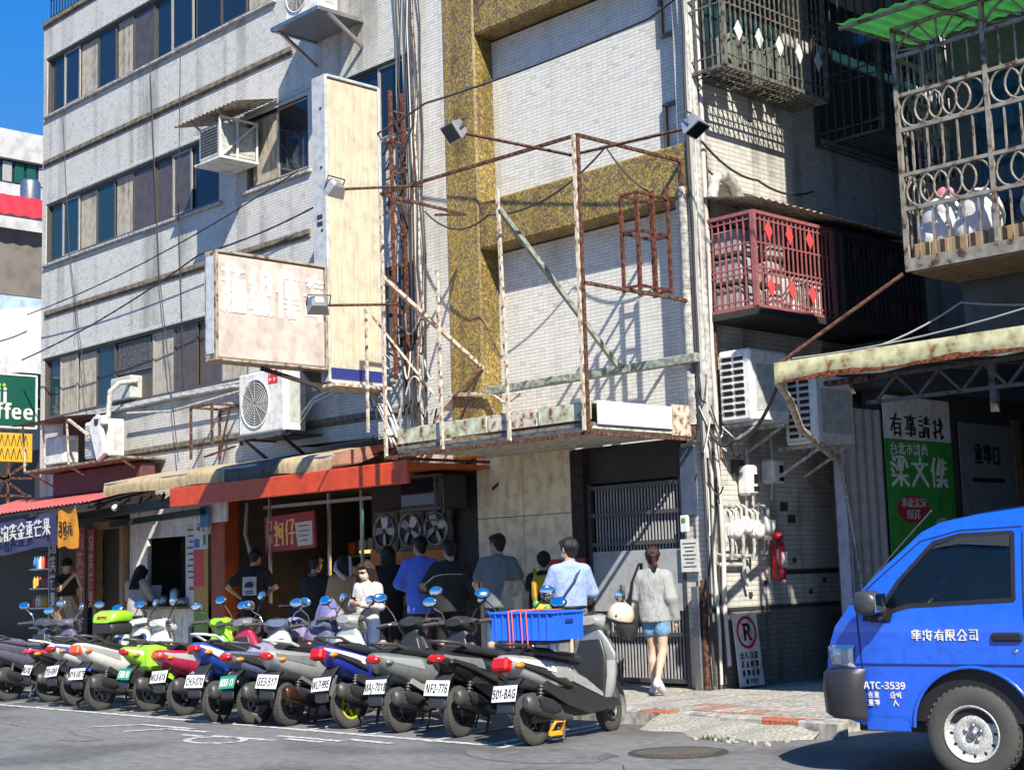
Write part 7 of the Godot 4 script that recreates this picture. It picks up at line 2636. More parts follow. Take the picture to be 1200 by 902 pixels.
	for e in [[0.40, 0.0], [0.43, 0.05], [0.62, 0.065], [0.72, 0.05], [0.76, 0.0]]:
		var row := PackedVector3Array()
		for q in [[0.74, -0.845], [0.90, -0.84], [1.02, -0.79], [1.10, -0.66], [1.15, -0.35], [1.16, 0.0], [1.15, 0.35], [1.10, 0.66], [1.02, 0.79], [0.90, 0.84], [0.74, 0.845]]:
			var dn := Vector2(q[0] - 0.5, q[1]).normalized()
			row.append(Vector3(q[0] + dn.x * e[1], e[0], q[1] + dn.y * e[1] * 0.6))
		for q in [[0.74, 0.7], [0.9, 0.6], [0.9, -0.6], [0.74, -0.7]]:
			row.append(Vector3(q[0], e[0], q[1]))
		rows.append(row)
	mb.grid(rows)
	part("bumper", mb, M.blackp, v)
	mb = MB.new()
	for k in 2:
		var sg := -1.0 if k == 0 else 1.0
		rows = []
		mb = MB.new()
		for y in [0.77, 0.80, 0.90, 0.93]:
			var ins := 0.02 if y < 0.78 or y > 0.92 else 0.0
			var row := PackedVector3Array()
			for q in [[0.84, 0.835], [0.94, 0.815], [1.03, 0.765], [1.10, 0.66], [1.13, 0.5]]:
				row.append(Vector3(q[0] - ins, y, sg * (q[1] - ins)))
			row.append(Vector3(1.0, y, sg * 0.5))
			row.append(Vector3(0.84, y, sg * 0.75))
			rows.append(row)
		mb.grid(rows)
		part("headlight", mb, M.clear, v)
	mb = MB.new()
	for sg in [-1.0, 1.0]:
		mb.bbox(Vector3(0.90, 0.85, sg * 0.826), Vector3(0.06, 0.11, 0.02), 0.008, Basis(Vector3.UP, 0.2 * sg))
	part("turn_signal", mb, M.acg, v)
	# mirror on its black foot
	mb = MB.new()
	rows = []
	for e in [[0.0, 0.055, 0.09], [0.03, 0.085, 0.115], [0.09, 0.09, 0.12], [0.15, 0.08, 0.105], [0.17, 0.05, 0.07]]:
		var ring := PackedVector3Array()
		for i in 14:
			var a := TAU * i / 14
			var cx := signf(cos(a)) * pow(absf(cos(a)), 0.6)
			var cy := signf(sin(a)) * pow(absf(sin(a)), 0.6)
			ring.append(Vector3(0.58 + e[0] - 0.05, 1.235 + cy * e[1], -1.01 + cx * e[2]))
		rows.append(ring)
	mb.grid(rows)
	var mr := part("mirror", mb, tri_mat(lin(0.04, 0.045, 0.05), T.dust, 2.0, 0.35, 0.0, false), v)
	mb = MB.new()
	mb.bbox(Vector3(0.6, 1.13, -0.90), Vector3(0.1, 0.07, 0.14), 0.02)
	side_sheet(mb, PackedVector2Array([Vector2(0.74, 1.10), Vector2(0.52, 1.10), Vector2(0.50, 1.18), Vector2(0.72, 1.26)]), 0.012)
	part("foot", mb, M.black, mr)
	mb = MB.new()
	mb.bbox(Vector3(0.528, 1.235, -1.01), Vector3(0.008, 0.13, 0.19), 0.002)
	part("glass", mb, M.mirror, mr)
	# handle, lock, lettering, antenna
	mb = MB.new()
	mb.bbox(Vector3(-0.30, 0.985, -side_z(0.985) - 0.012), Vector3(0.21, 0.06, 0.035), 0.012)
	part("handle", mb, M.black, v)
	mb = MB.new()
	mb.ell(Vector3(-0.35, 0.89, -side_z(0.89) - 0.003), Vector3(0.016, 0.016, 0.008))
	part("lock", mb, M.chrome, v)
	mb = MB.new()
	glyphs(mb, "華海有限公司", frame_xf(Vector3(0.37, 1.035, -side_z(1.0) - 0.004), Vector3(-1, 0, 0), Vector3.UP), Vector2(0.062, 0.07), 0.02, 0.0095, 0.002)
	part("lettering", mb, M.paper, v)
	var tm := part("lettering", latin("ATC-3539", 0.052, 0.002), M.paper, v)
	tm.transform = Transform3D(Basis(Vector3(-1, 0, 0), Vector3.UP, Vector3(0, 0, -1)), Vector3(0.60, 0.645, -side_z(0.65) - 0.003))
	mb = MB.new()
	glyphs(mb, "自重", frame_xf(Vector3(0.73, 0.60, -side_z(0.58) + 0.006), Vector3(-1, 0, 0.02), Vector3.UP), Vector2(0.036, 0.04), 0.01, 0.006, 0.003)
	glyphs(mb, "重車", frame_xf(Vector3(0.73, 0.545, -side_z(0.53) + 0.006), Vector3(-1, 0, 0.02), Vector3.UP), Vector2(0.036, 0.04), 0.01, 0.006, 0.003)
	glyphs(mb, "公噸", frame_xf(Vector3(0.56, 0.60, -side_z(0.58) - 0.003), Vector3(-1, 0, 0), Vector3.UP), Vector2(0.036, 0.04), 0.01, 0.006, 0.003)
	glyphs(mb, "入", frame_xf(Vector3(0.54, 0.545, -side_z(0.53) - 0.003), Vector3(-1, 0, 0), Vector3.UP), Vector2(0.036, 0.04), 0.01, 0.006, 0.003)
	part("lettering", mb, M.paper, v)
	mb = MB.new()
	mb.tube([Vector3(0.90, 1.18, -0.74), Vector3(0.55, 1.55, -0.72), Vector3(0.22, 1.88, -0.70)], 0.006, 6)
	part("antenna", mb, M.engine, v)
	for e in [[Vector3(0, 0.325, -0.74), PI], [Vector3(0, 0.325, 0.74), 0.0], [Vector3(-2.2, 0.325, -0.74), PI], [Vector3(-2.2, 0.325, 0.74), 0.0]]:
		wheel(v, e[0], e[1], 0.325, 0.19, 0.195, true, tri_mat(lin(0.62, 0.61, 0.58), T.conc, 5.0, 0.45, 0.2, false), 0)

# ---------- scooters ----------
func ring_xy(z: float, yb: float, yt: float, hw: float, e := 2.6, n := 16, cx := 0.0) -> PackedVector3Array:
	var o := PackedVector3Array()
	for i in n:
		var a := TAU * i / n
		var c := cos(a)
		var s := sin(a)
		o.append(Vector3(cx + signf(c) * pow(absf(c), 2.0 / e) * hw, (yb + yt) / 2 + signf(s) * pow(absf(s), 2.0 / e) * (yt - yb) / 2, z))
	return o

func ring_xz(y: float, z0: float, z1: float, hw: float, e := 2.6, n := 16) -> PackedVector3Array:
	var o := PackedVector3Array()
	for i in n:
		var a := TAU * i / n
		var c := cos(a)
		var s := sin(a)
		o.append(Vector3(signf(c) * pow(absf(c), 2.0 / e) * hw, y, (z0 + z1) / 2 + signf(s) * pow(absf(s), 2.0 / e) * (z1 - z0) / 2))
	return o

func loft(mb: MB, secs: Array, e := 2.6) -> void:
	var rows := []
	for s in secs:
		rows.append(ring_xy(s[0], s[1], s[2], s[3], e))
	mb.grid(rows)

func scooter(label: String, at: Vector3, turn: float, lean: float, o: Dictionary) -> Node3D:
	var t := thing("scooter", label, "scooter", at, turn, "scooters parked in the bays")
	t.rotation.z = lean
	var body: Material = o.body
	var trim: Material = o.get("trim", M.blackp)
	var front: Material = o.get("front", body)
	var up: float = o.get("tail", 0.0)
	var sz: float = o.get("size", 1.0)
	t.scale = Vector3.ONE * o.get("zoom", 1.0)
	var wr: float = 0.225 * sz
	var steer: float = o.get("steer", 0.25)
	# wheels
	wheel(t, Vector3(0, wr, 0.62), PI / 2, wr, 0.105, wr * 0.62, false, o.get("rim", M.engine), 5, "rear_wheel")
	var fk := Node3D.new()
	fk.name = "front_fork"
	t.add_child(fk, true)
	fk.position = Vector3(0, 0, -0.45)
	fk.rotation.y = steer
	var mb := MB.new()
	for x in [-0.085, 0.085]:
		mb.tube([Vector3(x, wr, -0.19), Vector3(x, 0.5, -0.13), Vector3(x * 0.7, 0.72, -0.05)], 0.02, 8)
	part("fork_leg", mb, M.steel, fk)
	wheel(fk, Vector3(0, wr, -0.19), PI / 2, wr, 0.095, wr * 0.62, false, o.get("rim", M.engine), 5, "front_wheel")
	mb = MB.new()
	var rows := []
	for i in 13:
		var a := -0.35 + 2.9 * i / 12
		var row := PackedVector3Array()
		for j in 9:
			var b := -1.1 + 2.2 * j / 8
			var rr := wr + 0.02 + 0.035 * cos(b)
			row.append(Vector3(sin(b) * 0.075, wr + sin(a) * rr, -0.19 - cos(a) * rr))
		rows.append(row)
	mb.grid(rows, false)
	part("front_fender", mb, o.get("fender", front), fk)
	# tail fairing and seat
	mb = MB.new()
	var tf: float = o.get("fat", 0.0)
	var secs := [[-0.06, 0.36, 0.60, 0.09], [0.05, 0.36, 0.66, 0.135], [0.22, 0.36, 0.72, 0.18 + tf], [0.45, 0.42 - tf, 0.755, 0.195 + tf], [0.68, 0.51 + up * 0.5 - tf, 0.78 + up * 0.6, 0.17 + tf], [0.86, 0.60 + up * 0.8 - tf, 0.795 + up, 0.125 + tf], [0.97, 0.70 + up - tf, 0.80 + up, 0.075 + tf], [1.01, 0.73 + up, 0.785 + up, 0.035 + tf]]
	loft(mb, secs, 2.3)
	part("tail_fairing", mb, body, t)
	for s in [-1.0, 1.0]:
		mb = MB.new()
		var r3 := []
		for k in range(3, 7):
			var q: Array = secs[k]
			var row := PackedVector3Array()
			for j in 4:
				var a: float = [0.62, 0.42, 0.2, 0.02][j] * (1.0 - 0.12 * (k - 3)) + 0.05
				row.append(Vector3(s * pow(cos(a), 2.0 / 2.3) * (q[3] + 0.003), (q[1] + q[2]) / 2 + pow(sin(a), 2.0 / 2.3) * (q[2] - q[1] + 0.006) / 2, q[0]))
			r3.append(row)
		mb.grid(r3, false)
		part("decal_stripe", mb, o.get("decal", trim), t)
	for s in [-1.0, 1.0]:
		mb = MB.new()
		var r2 := []
		for q in [[0.0, 0.40, 0.47], [0.3, 0.46, 0.56], [0.62, 0.58 + up * 0.5, 0.66 + up * 0.5], [0.88, 0.69 + up * 0.9, 0.73 + up * 0.9]]:
			var ww: float = 0.175 if q[0] > 0.2 and q[0] < 0.7 else 0.125
			r2.append(PackedVector3Array([Vector3(s * (ww + 0.008), q[1], q[0]), Vector3(s * (ww + 0.016), (q[1] + q[2]) / 2, q[0]), Vector3(s * (ww + 0.008), q[2], q[0]), Vector3(s * (ww - 0.03), (q[1] + q[2]) / 2, q[0])]))
		mb.grid(r2)
		part("side_trim", mb, trim, t)
	if not o.get("no_seat", false):
		mb = MB.new()
		loft(mb, [[-0.1, 0.66, 0.70, 0.08], [-0.04, 0.64, 0.755, 0.125], [0.2, 0.69, 0.785, 0.16], [0.36, 0.71, 0.79, 0.165], [0.44, 0.72, 0.83 + up * 0.3, 0.16], [0.66, 0.76 + up * 0.4, 0.855 + up * 0.6, 0.135], [0.76, 0.79 + up * 0.6, 0.83 + up * 0.7, 0.09]], 3.0)
		part("seat", mb, o.get("seat", M.blackp), t)
	# floorboard, under cowl, engine
	mb = MB.new()
	loft(mb, [[-0.42, 0.22, 0.31, 0.12], [-0.34, 0.2, 0.32, 0.16], [-0.05, 0.19, 0.32, 0.165], [0.06, 0.2, 0.36, 0.14], [0.25, 0.26, 0.44, 0.12], [0.42, 0.3, 0.46, 0.10]], 4.0)
	part("floorboard", mb, o.get("floor", M.blackp), t)
	mb = MB.new()
	mb.bbox(Vector3(-0.02, 0.29, 0.3), Vector3(0.22, 0.2, 0.34), 0.05)
	mb.bbox(Vector3(-0.105, 0.26, 0.5), Vector3(0.09, 0.17, 0.5), 0.045)
	mb.ell(Vector3(-0.13, 0.25, 0.62), Vector3(0.05, 0.12, 0.13))
	mb.ell(Vector3(-0.13, 0.27, 0.34), Vector3(0.05, 0.11, 0.13))
	mb.bbox(Vector3(-0.1, 0.40, 0.52), Vector3(0.1, 0.12, 0.26), 0.03)
	mb.bbox(Vector3(0.08, 0.23, 0.55), Vector3(0.04, 0.08, 0.34), 0.02)
	part("engine", mb, M.engine, t)
	mb = MB.new()
	for s in [-0.1, 0.12]:
		mb.tube([Vector3(s, 0.30, 0.66), Vector3(s * 0.9, 0.60, 0.56)], 0.016, 7)
		for k in 8:
			mb.tube([Vector3(s * (1 - k * 0.0125), 0.35 + k * 0.028, 0.643 - k * 0.0094), Vector3(s * (1 - k * 0.0125), 0.36 + k * 0.028, 0.64 - k * 0.0094)], 0.032, 8)
	part("shock_absorber", mb, o.get("shock", M.engine), t)
	mb = MB.new()
	var ex: float = o.get("muffler_up", 0.06)
	rows = []
	var mp := [[0.24, 0.2, 0.02], [0.36, 0.21, 0.03], [0.42, 0.23, 0.06], [0.55, 0.26 + ex * 0.4, 0.072], [0.85, 0.29 + ex, 0.072], [0.90, 0.295 + ex, 0.055], [0.91, 0.296 + ex, 0.03]]
	for q in mp:
		var ring := PackedVector3Array()
		for i in 14:
			var a := TAU * i / 14
			ring.append(Vector3(0.165 + cos(a) * q[2] * 0.85, q[1] + sin(a) * q[2] * 1.15, q[0]))
		rows.append(ring)
	mb.grid(rows)
	var mf := part("muffler", mb, o.get("muffler", M.engine), t)
	mb = MB.new()
	rows = []
	for q in [[0.5, 0.275 + ex * 0.3, 0.03], [0.58, 0.28 + ex * 0.45, 0.055], [0.74, 0.30 + ex * 0.75, 0.055], [0.80, 0.305 + ex * 0.85, 0.03]]:
		var row := PackedVector3Array()
		for i in 7:
			var a := -0.9 + 1.8 * i / 6
			row.append(Vector3(0.165 + cos(a) * 0.083, q[1] + sin(a) * q[2] * 1.5, q[0]))
		rows.append(row)
	mb.grid(rows, false)
	part("heat_shield", mb, o.get("shield", M.blackp), mf)
	# rear fender, plate, lights
	mb = MB.new()
	rows = []
	for q in [[0.66, 0.62 + up * 0.5, 0.09], [0.8, 0.60 + up * 0.5, 0.085], [0.92, 0.52, 0.08], [0.985, 0.40, 0.085], [1.0, 0.30, 0.09]]:
		rows.append(PackedVector3Array([Vector3(-q[2], q[1] + 0.012, q[0]), Vector3(q[2], q[1] + 0.012, q[0]), Vector3(q[2], q[1] - 0.012, q[0] - 0.03), Vector3(-q[2], q[1] - 0.012, q[0] - 0.03)]))
	mb.grid(rows)
	part("rear_fender", mb, M.blackp, t)
	var pl := Node3D.new()
	pl.name = "number_plate"
	t.add_child(pl, true)
	pl.position = Vector3(0, 0.47, 0.985)
	pl.rotation.x = -0.38
	mb = MB.new()
	mb.bbox(Vector3(0, 0, 0), Vector3(0.26, 0.145, 0.006), 0.002)
	part("plate", mb, M.plateg if o.get("green_plate", false) else M.plate, pl)
	var tm := part("lettering", latin(o.plate, 0.085, 0.002), M.paper if o.get("green_plate", false) else M.black, pl)
	tm.position = Vector3(0, -0.005, 0.004)
	tm.scale.x = 0.53
	mb = MB.new()
	rows = []
	if o.get("square", false):
		mb.bbox(Vector3(0, 0.715 + up, 0.985), Vector3(0.17, 0.12, 0.1), 0.02, Basis(Vector3.RIGHT, -0.35))
	else:
		for q in [[0.90, 0.7, 0.60], [0.97, 0.95, 0.9], [1.01, 0.9, 0.8], [1.035, 0.5, 0.4]]:
			var ring := PackedVector3Array()
			for i in 14:
				var a := TAU * i / 14
				ring.append(Vector3(cos(a) * 0.095 * q[1], 0.735 + up + sin(a) * 0.05 * q[2], q[0]))
			rows.append(ring)
		mb.grid(rows)
	part("tail_light", mb, o.get("lens", M.lens), t)
	for s in [-1.0, 1.0]:
		mb = MB.new()
		mb.ell(Vector3(s * 0.125, 0.70 + up * 0.9, 0.89), Vector3(0.035, 0.026, 0.055))
		part("turn_signal", mb, o.get("signal", M.amber), t)
	mb = MB.new()
	mb.tube([Vector3(-0.12, 0.80 + up * 0.7, 0.6), Vector3(-0.135, 0.86 + up, 0.78), Vector3(-0.09, 0.885 + up, 0.93), Vector3(0.0, 0.89 + up, 0.96), Vector3(0.09, 0.885 + up, 0.93), Vector3(0.135, 0.86 + up, 0.78), Vector3(0.12, 0.80 + up * 0.7, 0.6)], 0.016, 7)
	part("grab_rail", mb, o.get("rail", M.engine), t)
	# leg shield, upper cowl, skirts
	for half in 2:
		mb = MB.new()
		rows = []
		for q in ([[0.22, -0.52, -0.37, 0.09], [0.30, -0.60, -0.36, 0.15], [0.42, -0.66, -0.36, 0.205], [0.56, -0.69, -0.37, 0.235], [0.66, -0.685, -0.38, 0.24]] if half == 0 else [[0.662, -0.69, -0.385, 0.245], [0.72, -0.685, -0.39, 0.24], [0.80, -0.65, -0.40, 0.20], [0.88, -0.60, -0.42, 0.145], [0.95, -0.54, -0.42, 0.09]]):
			var w: float = q[3]
			var row := PackedVector3Array()
			for p in [[-0.55, 0.0], [-1.0, -0.02], [-1.0, -0.06], [-0.86, -0.12], [-0.45, 1.0], [0.0, 1.15], [0.45, 1.0], [0.86, -0.12], [1.0, -0.06], [1.0, -0.02], [0.55, 0.0]]:
				var z: float = q[2] + p[1] if p[1] < 0.5 else lerpf(q[2], q[1], p[1] / 1.15)
				row.append(Vector3(p[0] * w, q[0], z))
			rows.append(row)
		mb.grid(rows)
		part("leg_shield" if half == 0 else "front_cowl", mb, front if half == 0 else o.get("cowl", front), t)
	mb = MB.new()
	rows = []
	for q in [[0.31, -0.37, -0.325, 0.13], [0.52, -0.38, -0.335, 0.175], [0.70, -0.40, -0.35, 0.18], [0.86, -0.44, -0.385, 0.12]]:
		rows.append(ring_xz(q[0], q[1], q[2], q[3], 4.0))
	mb.grid(rows)
	part("inner_panel", mb, o.get("inner", M.blackp), t)
	var sx := Transform3D(Basis(Vector3(0, 0, 1), Vector3.UP, Vector3(-1, 0, 0)), Vector3.ZERO)
	for s in [-1.0, 1.0]:
		mb = MB.new()
		sx.origin.x = s * 0.155 + 0.012
		mb.extr(PackedVector2Array([Vector2(0.58, 0.545), Vector2(0.2, 0.50), Vector2(-0.28, 0.335), Vector2(-0.52, 0.31), Vector2(-0.56, 0.24), Vector2(-0.05, 0.205), Vector2(0.28, 0.31), Vector2(0.62, 0.47)]), 0.024, sx, 0.006)
		part("side_skirt", mb, trim, t)
		mb = MB.new()
		sx.origin.x = s * 0.165 + 0.012
		mb.extr(PackedVector2Array([Vector2(0.55, 0.64), Vector2(0.18, 0.60), Vector2(-0.02, 0.52), Vector2(-0.27, 0.375), Vector2(-0.27, 0.34), Vector2(0.2, 0.515), Vector2(0.55, 0.565)]), 0.024, sx, 0.006)
		part("side_panel", mb, body, t)
	mb = MB.new()
	for k in 4:
		var x0 := -0.06 + k * 0.04
		mb.tube([Vector3(x0, 0.97, -0.42), Vector3(x0 * 3.0, 1.0 + 0.02 * k, -0.52), Vector3(x0 * 2.0, 0.85, -0.56), Vector3(x0, 0.7, -0.52)], 0.006, 5)
	part("cable", mb, M.wire, t)
	# handlebar group
	var hb := Node3D.new()
	hb.name = "handlebar"
	t.add_child(hb, true)
	hb.position = Vector3(0, 0, -0.45)
	hb.rotation.y = steer
	hb.scale = Vector3(1.04, 1.04, 1.15)
	mb = MB.new()
	loft(mb, [[-0.20, 0.88, 0.97, 0.08], [-0.15, 0.84, 1.03, 0.13], [-0.05, 0.86, 1.06, 0.16], [0.04, 0.91, 1.05, 0.14], [0.09, 0.96, 1.03, 0.085]], 2.4)
	part("headset", mb, o.get("head", front), hb)
	if o.get("screen", false):
		mb = MB.new()
		var sr := []
		for k in 5:
			var row := PackedVector3Array()
			for j in 9:
				var a := -1.0 + 0.25 * j
				row.append(Vector3(a * (0.17 - 0.02 * k), 1.02 + k * 0.085, -0.2 + 0.05 * a * a + k * 0.035))
			sr.append(row)
		mb.grid(sr, false)
		var wsm := mat(Color(0.35, 0.38, 0.4, 0.35), 0.08)
		wsm.transparency = BaseMaterial3D.TRANSPARENCY_ALPHA
		part("windscreen", mb, wsm, hb)
	if o.get("hook", false):
		mb = MB.new()
		loft(mb, [[0.10, 0.50, 0.74, 0.14], [0.13, 0.47, 0.76, 0.16], [0.26, 0.49, 0.75, 0.15], [0.29, 0.55, 0.7, 0.12]], 3.0)
		part("hanging_bag", mb, M.navy, hb)
	mb = MB.new()
	mb.ell(Vector3(0, 0.955, -0.175), Vector3(0.085, 0.055, 0.045))
	part("headlight", mb, M.clear, hb)
	mb = MB.new()
	mb.ell(Vector3(0, 1.03, 0.03), Vector3(0.085, 0.025, 0.055), Basis(Vector3.RIGHT, 0.5))
	part("dashboard", mb, M.glass, hb)
	mb = MB.new()
	for s in [-1.0, 1.0]:
		mb.tube([Vector3(s * 0.08, 0.985, 0.0), Vector3(s * 0.2, 1.0, 0.02), Vector3(s * 0.34, 0.99, 0.09)], 0.014, 8)
	part("bar", mb, M.chrome, hb)
	for s in [-1.0, 1.0]:
		mb = MB.new()
		mb.tube([Vector3(s * 0.235, 1.0, 0.035), Vector3(s * 0.355, 0.988, 0.098)], 0.019, 8)
		mb.bbox(Vector3(s * 0.19, 1.0, 0.02), Vector3(0.06, 0.05, 0.05), 0.012)
		part("grip", mb, M.rubber, hb)
	mb = MB.new()
	for s in [-1.0, 1.0]:
		mb.tube([Vector3(s * 0.18, 0.995, -0.01), Vector3(s * 0.26, 0.985, -0.02), Vector3(s * 0.36, 0.965, 0.06)], 0.007, 6)
	part("brake_lever", mb, M.steel, hb)
	var mm: Material = o.get("mirror", M.blackp)
	for s in [-1.0, 1.0]:
		mb = MB.new()
		var mh: float = o.get("mirror_h", 1.24)
		var q := Vector3(s * 0.31, mh, 0.02)
		mb.tube([Vector3(s * 0.16, 1.02, 0.0), Vector3(s * 0.2, 1.10, -0.02), Vector3(s * 0.27, mh - 0.07, -0.01), q], 0.0075, 6)
		var bs := Basis(Vector3.UP, -0.25 * s + 0.3 * sin(at.x * 3.0 + s)) * Basis(Vector3.RIGHT, -0.2 + 0.2 * sin(at.x * 5.0 + s * 2.0))
		mb.ell(q + bs * Vector3(0, 0.01, -0.008), Vector3(0.08, 0.056, 0.026), bs, 16, 8)
		var ms := part("mirror", mb, mm, hb)
		mb = MB.new()
		mb.ell(q + bs * Vector3(0, 0.01, 0.013), Vector3(0.071, 0.048, 0.008), bs, 16, 6)
		part("glass", mb, M.mirror, ms)
	# stands
	mb = MB.new()
	mb.tube([Vector3(-0.13, 0.02, 0.36), Vector3(-0.1, 0.2, 0.24), Vector3(0.1, 0.2, 0.24), Vector3(0.13, 0.02, 0.36)], 0.014, 6)
	part("stand", mb, M.engine, t)
	mb = MB.new()
	mb.tube([Vector3(-0.12, 0.22, 0.05), Vector3(-0.24, 0.015, -0.02)], 0.012, 6)
	part("stand", mb, M.engine, t)
	return t

func drape(mb: MB, c: Vector3, s: Vector3, sd: int, turn := 0.0) -> void:
	# a rumpled cloth pulled over something
	var r := RandomNumberGenerator.new()
	r.seed = sd
	var ph := r.randf() * TAU
	var rows := []
	for i in 9:
		var t := i / 8.0
		var a := t * PI * 0.62
		var row := PackedVector3Array()
		for j in 36:
			var b := TAU * j / 36
			var fold := 1.0 + (0.03 + 0.11 * t * t) * (sin(b * 7.0 + ph) * 0.6 + sin(b * 11.0 + ph * 2.0 + t * 2.0) * 0.4) + 0.05 * sin(b * 3.0 + ph + t * 4.0)
			var rad := sin(minf(a, PI * 0.5)) * fold * (1.0 + 0.1 * t)
			row.append(c + Basis(Vector3.UP, turn) * (Vector3(cos(b) * rad, cos(a) + 0.05 * sin(b * 4.0 + ph) * t, sin(b) * rad) * s))
		rows.append(row)
	mb.grid(rows, true, false)

func all_scooters() -> void:
	var silver := paint(lin(0.44, 0.45, 0.44), 0.35)
	silver.metallic = 0.35
	var grey := paint(lin(0.22, 0.235, 0.24), 0.35)
	grey.metallic = 0.3
	var dgrey := paint(lin(0.055, 0.06, 0.075), 0.4)
	var purpleg := paint(lin(0.11, 0.105, 0.16), 0.4)
	var white := paint(lin(0.62, 0.62, 0.60), 0.35)
	var blackg := paint(lin(0.018, 0.018, 0.02), 0.3)
	var redm := paint(lin(0.36, 0.02, 0.06), 0.3)
	var bluem := paint(lin(0.015, 0.07, 0.42), 0.3)
	var navym := paint(lin(0.02, 0.03, 0.30), 0.3)
	var slate := paint(lin(0.10, 0.13, 0.22), 0.35)
	var smoke := mat(lin(0.25, 0.27, 0.27), 0.2)
	var rims := mat(lin(0.42, 0.42, 0.40), 0.4, 0.5)
	var gold := mat(lin(0.50, 0.52, 0.03), 0.4)
	var tan := mat(lin(0.32, 0.24, 0.18), 0.4, 0.5)
	var warm := tri_mat(lin(0.45, 0.38, 0.32), T.rust, 5.0, 0.35, 0.5, false)
	var pale := mat(lin(0.5, 0.5, 0.5), 0.4)
	var list := [
		["half hidden dark scooter at the left edge of the row", -10.1, 4.05, {"body": dgrey, "plate": "KJF-221", "decal": pale, "rim": rims, "mirror": M.chrome}],
		["purple grey scooter with a long tail near the left edge", -9.11, 4.04, {"body": purpleg, "plate": "NMW-360", "screen": true, "square": true, "decal": dgrey, "fat": 0.015, "size": 1.04, "tail": 0.03, "muffler": M.engine, "seat": purpleg, "mirror": M.chrome}],
		["black scooter with a pink red tail lamp, between the purple grey and white ones", -8.29, 3.85, {"body": blackg, "front": white, "plate": "WL3-102", "hook": true, "decal": redm, "zoom": 0.95, "lens": mat(lin(0.6, 0.03, 0.12), 0.2), "rail": M.paper}],
		["white tailed scooter standing third from the left edge", -7.22, 3.99, {"body": white, "front": white, "plate": "755-KNP", "decal": bluem, "tail": 0.02, "trim": bluem}],
		["white scooter with an orange red tail lamp and lime top box", -6.27, 4.18, {"body": white, "front": white, "plate": "MYK-0875", "square": true, "decal": smoke, "fat": 0.02, "tail": 0.05, "rim": rims, "lens": mat(lin(0.65, 0.08, 0.02), 0.2), "signal": mat(lin(0.7, 0.15, 0.02), 0.2), "inner": white, "head": white}],
		["lime green and white electric scooter", -5.51, 3.93, {"body": M.lime, "front": M.lime, "plate": "EMR-93", "decal": white, "fat": 0.02, "green_plate": true, "rim": rims, "head": M.lime, "trim": M.lime, "inner": M.lime}],
		["dark red scooter with a silver side panel", -4.55, 4.04, {"body": redm, "front": redm, "plate": "WL8-616", "decal": silver, "fat": 0.03, "trim": silver, "tail": -0.02, "lens": mat(lin(0.7, 0.1, 0.03), 0.15), "head": grey}],
		["blue and white sport scooter with an upswept tail", -3.4, 4.32, {"body": bluem, "front": slate, "plate": "CH3-070", "hook": true, "decal": white, "trim": white, "tail": 0.09, "rail": white, "cowl": white, "muffler": M.engine, "head": slate, "mirror": M.chrome}],
		["scooter with a lilac cloth pulled over its saddle", -2.81, 4.22, {"body": slate, "front": slate, "plate": "MXR-11", "green_plate": true, "rim": rims, "no_seat": true}],
		["silver scooter with round amber signals and a bronze exhaust", -2.29, 4.14, {"body": silver, "front": silver, "plate": "GE3-517", "decal": grey, "fat": 0.03, "trim": grey, "muffler": warm, "size": 1.02, "rail": white, "inner": white, "head": silver, "tail": -0.01, "zoom": 1.04}],
		["deep blue scooter with yellow green wheel rims", -1.46, 3.98, {"body": navym, "front": M.blackp, "plate": "WL7-995", "square": true, "decal": pale, "rim": gold, "tail": 0.06, "muffler_up": 0.1, "shock": M.engine}],
		["metallic grey scooter with a plain tail between the blue and black ones", -0.63, 3.99, {"body": grey, "front": M.blackp, "plate": "MAJ-7018", "decal": smoke, "fat": 0.02, "trim": silver, "tail": 0.0, "signal": grey}],
		["black scooter with a big round headset second from the right end", 0.21, 3.95, {"body": blackg, "front": blackg, "plate": "NF2-776", "screen": true, "decal": grey, "trim": M.blackp, "muffler_up": 0.09, "size": 1.05, "head": grey, "signal": blackg, "zoom": 1.03}],
		["grey scooter carrying the blue plastic crate at the right end", 1.35, 4.09, {"body": silver, "front": silver, "plate": "501-BAG", "square": true, "decal": white, "trim": M.blackp, "cowl": grey, "zoom": 1.02, "muffler_up": 0.08, "tail": 0.0, "floor": M.blackp, "inner": M.blackp, "steer": 0.15, "rail": M.blackp}],
	]
	var turns := [0.05, 0.2, -0.03, 0.14, 0.24, 0.06, 0.2, 0.27, 0.1, 0.3, 0.12, 0.2, 0.26, 0.15]
	for i in list.size():
		var e: Array = list[i]
		var o: Dictionary = e[3]
		if not o.has("steer"):
			o["steer"] = [0.45, 0.1, 0.6, 0.25, -0.1][i % 5]
		if not o.has("mirror_h"):
			o["mirror_h"] = [1.24, 1.18, 1.28, 1.21][i % 4]
		scooter(e[0], Vector3(e[1] - 0.62 * sin(turns[i]), 0.002, e[2] - 0.62 * cos(turns[i])), turns[i], [0.02, 0.08, -0.02, 0.1, 0.05, 0.0, 0.07][i % 7], o)
	# things on the scooters
	var lilac := tri_mat(lin(0.24, 0.20, 0.33), T.mott, 1.6, 0.8)
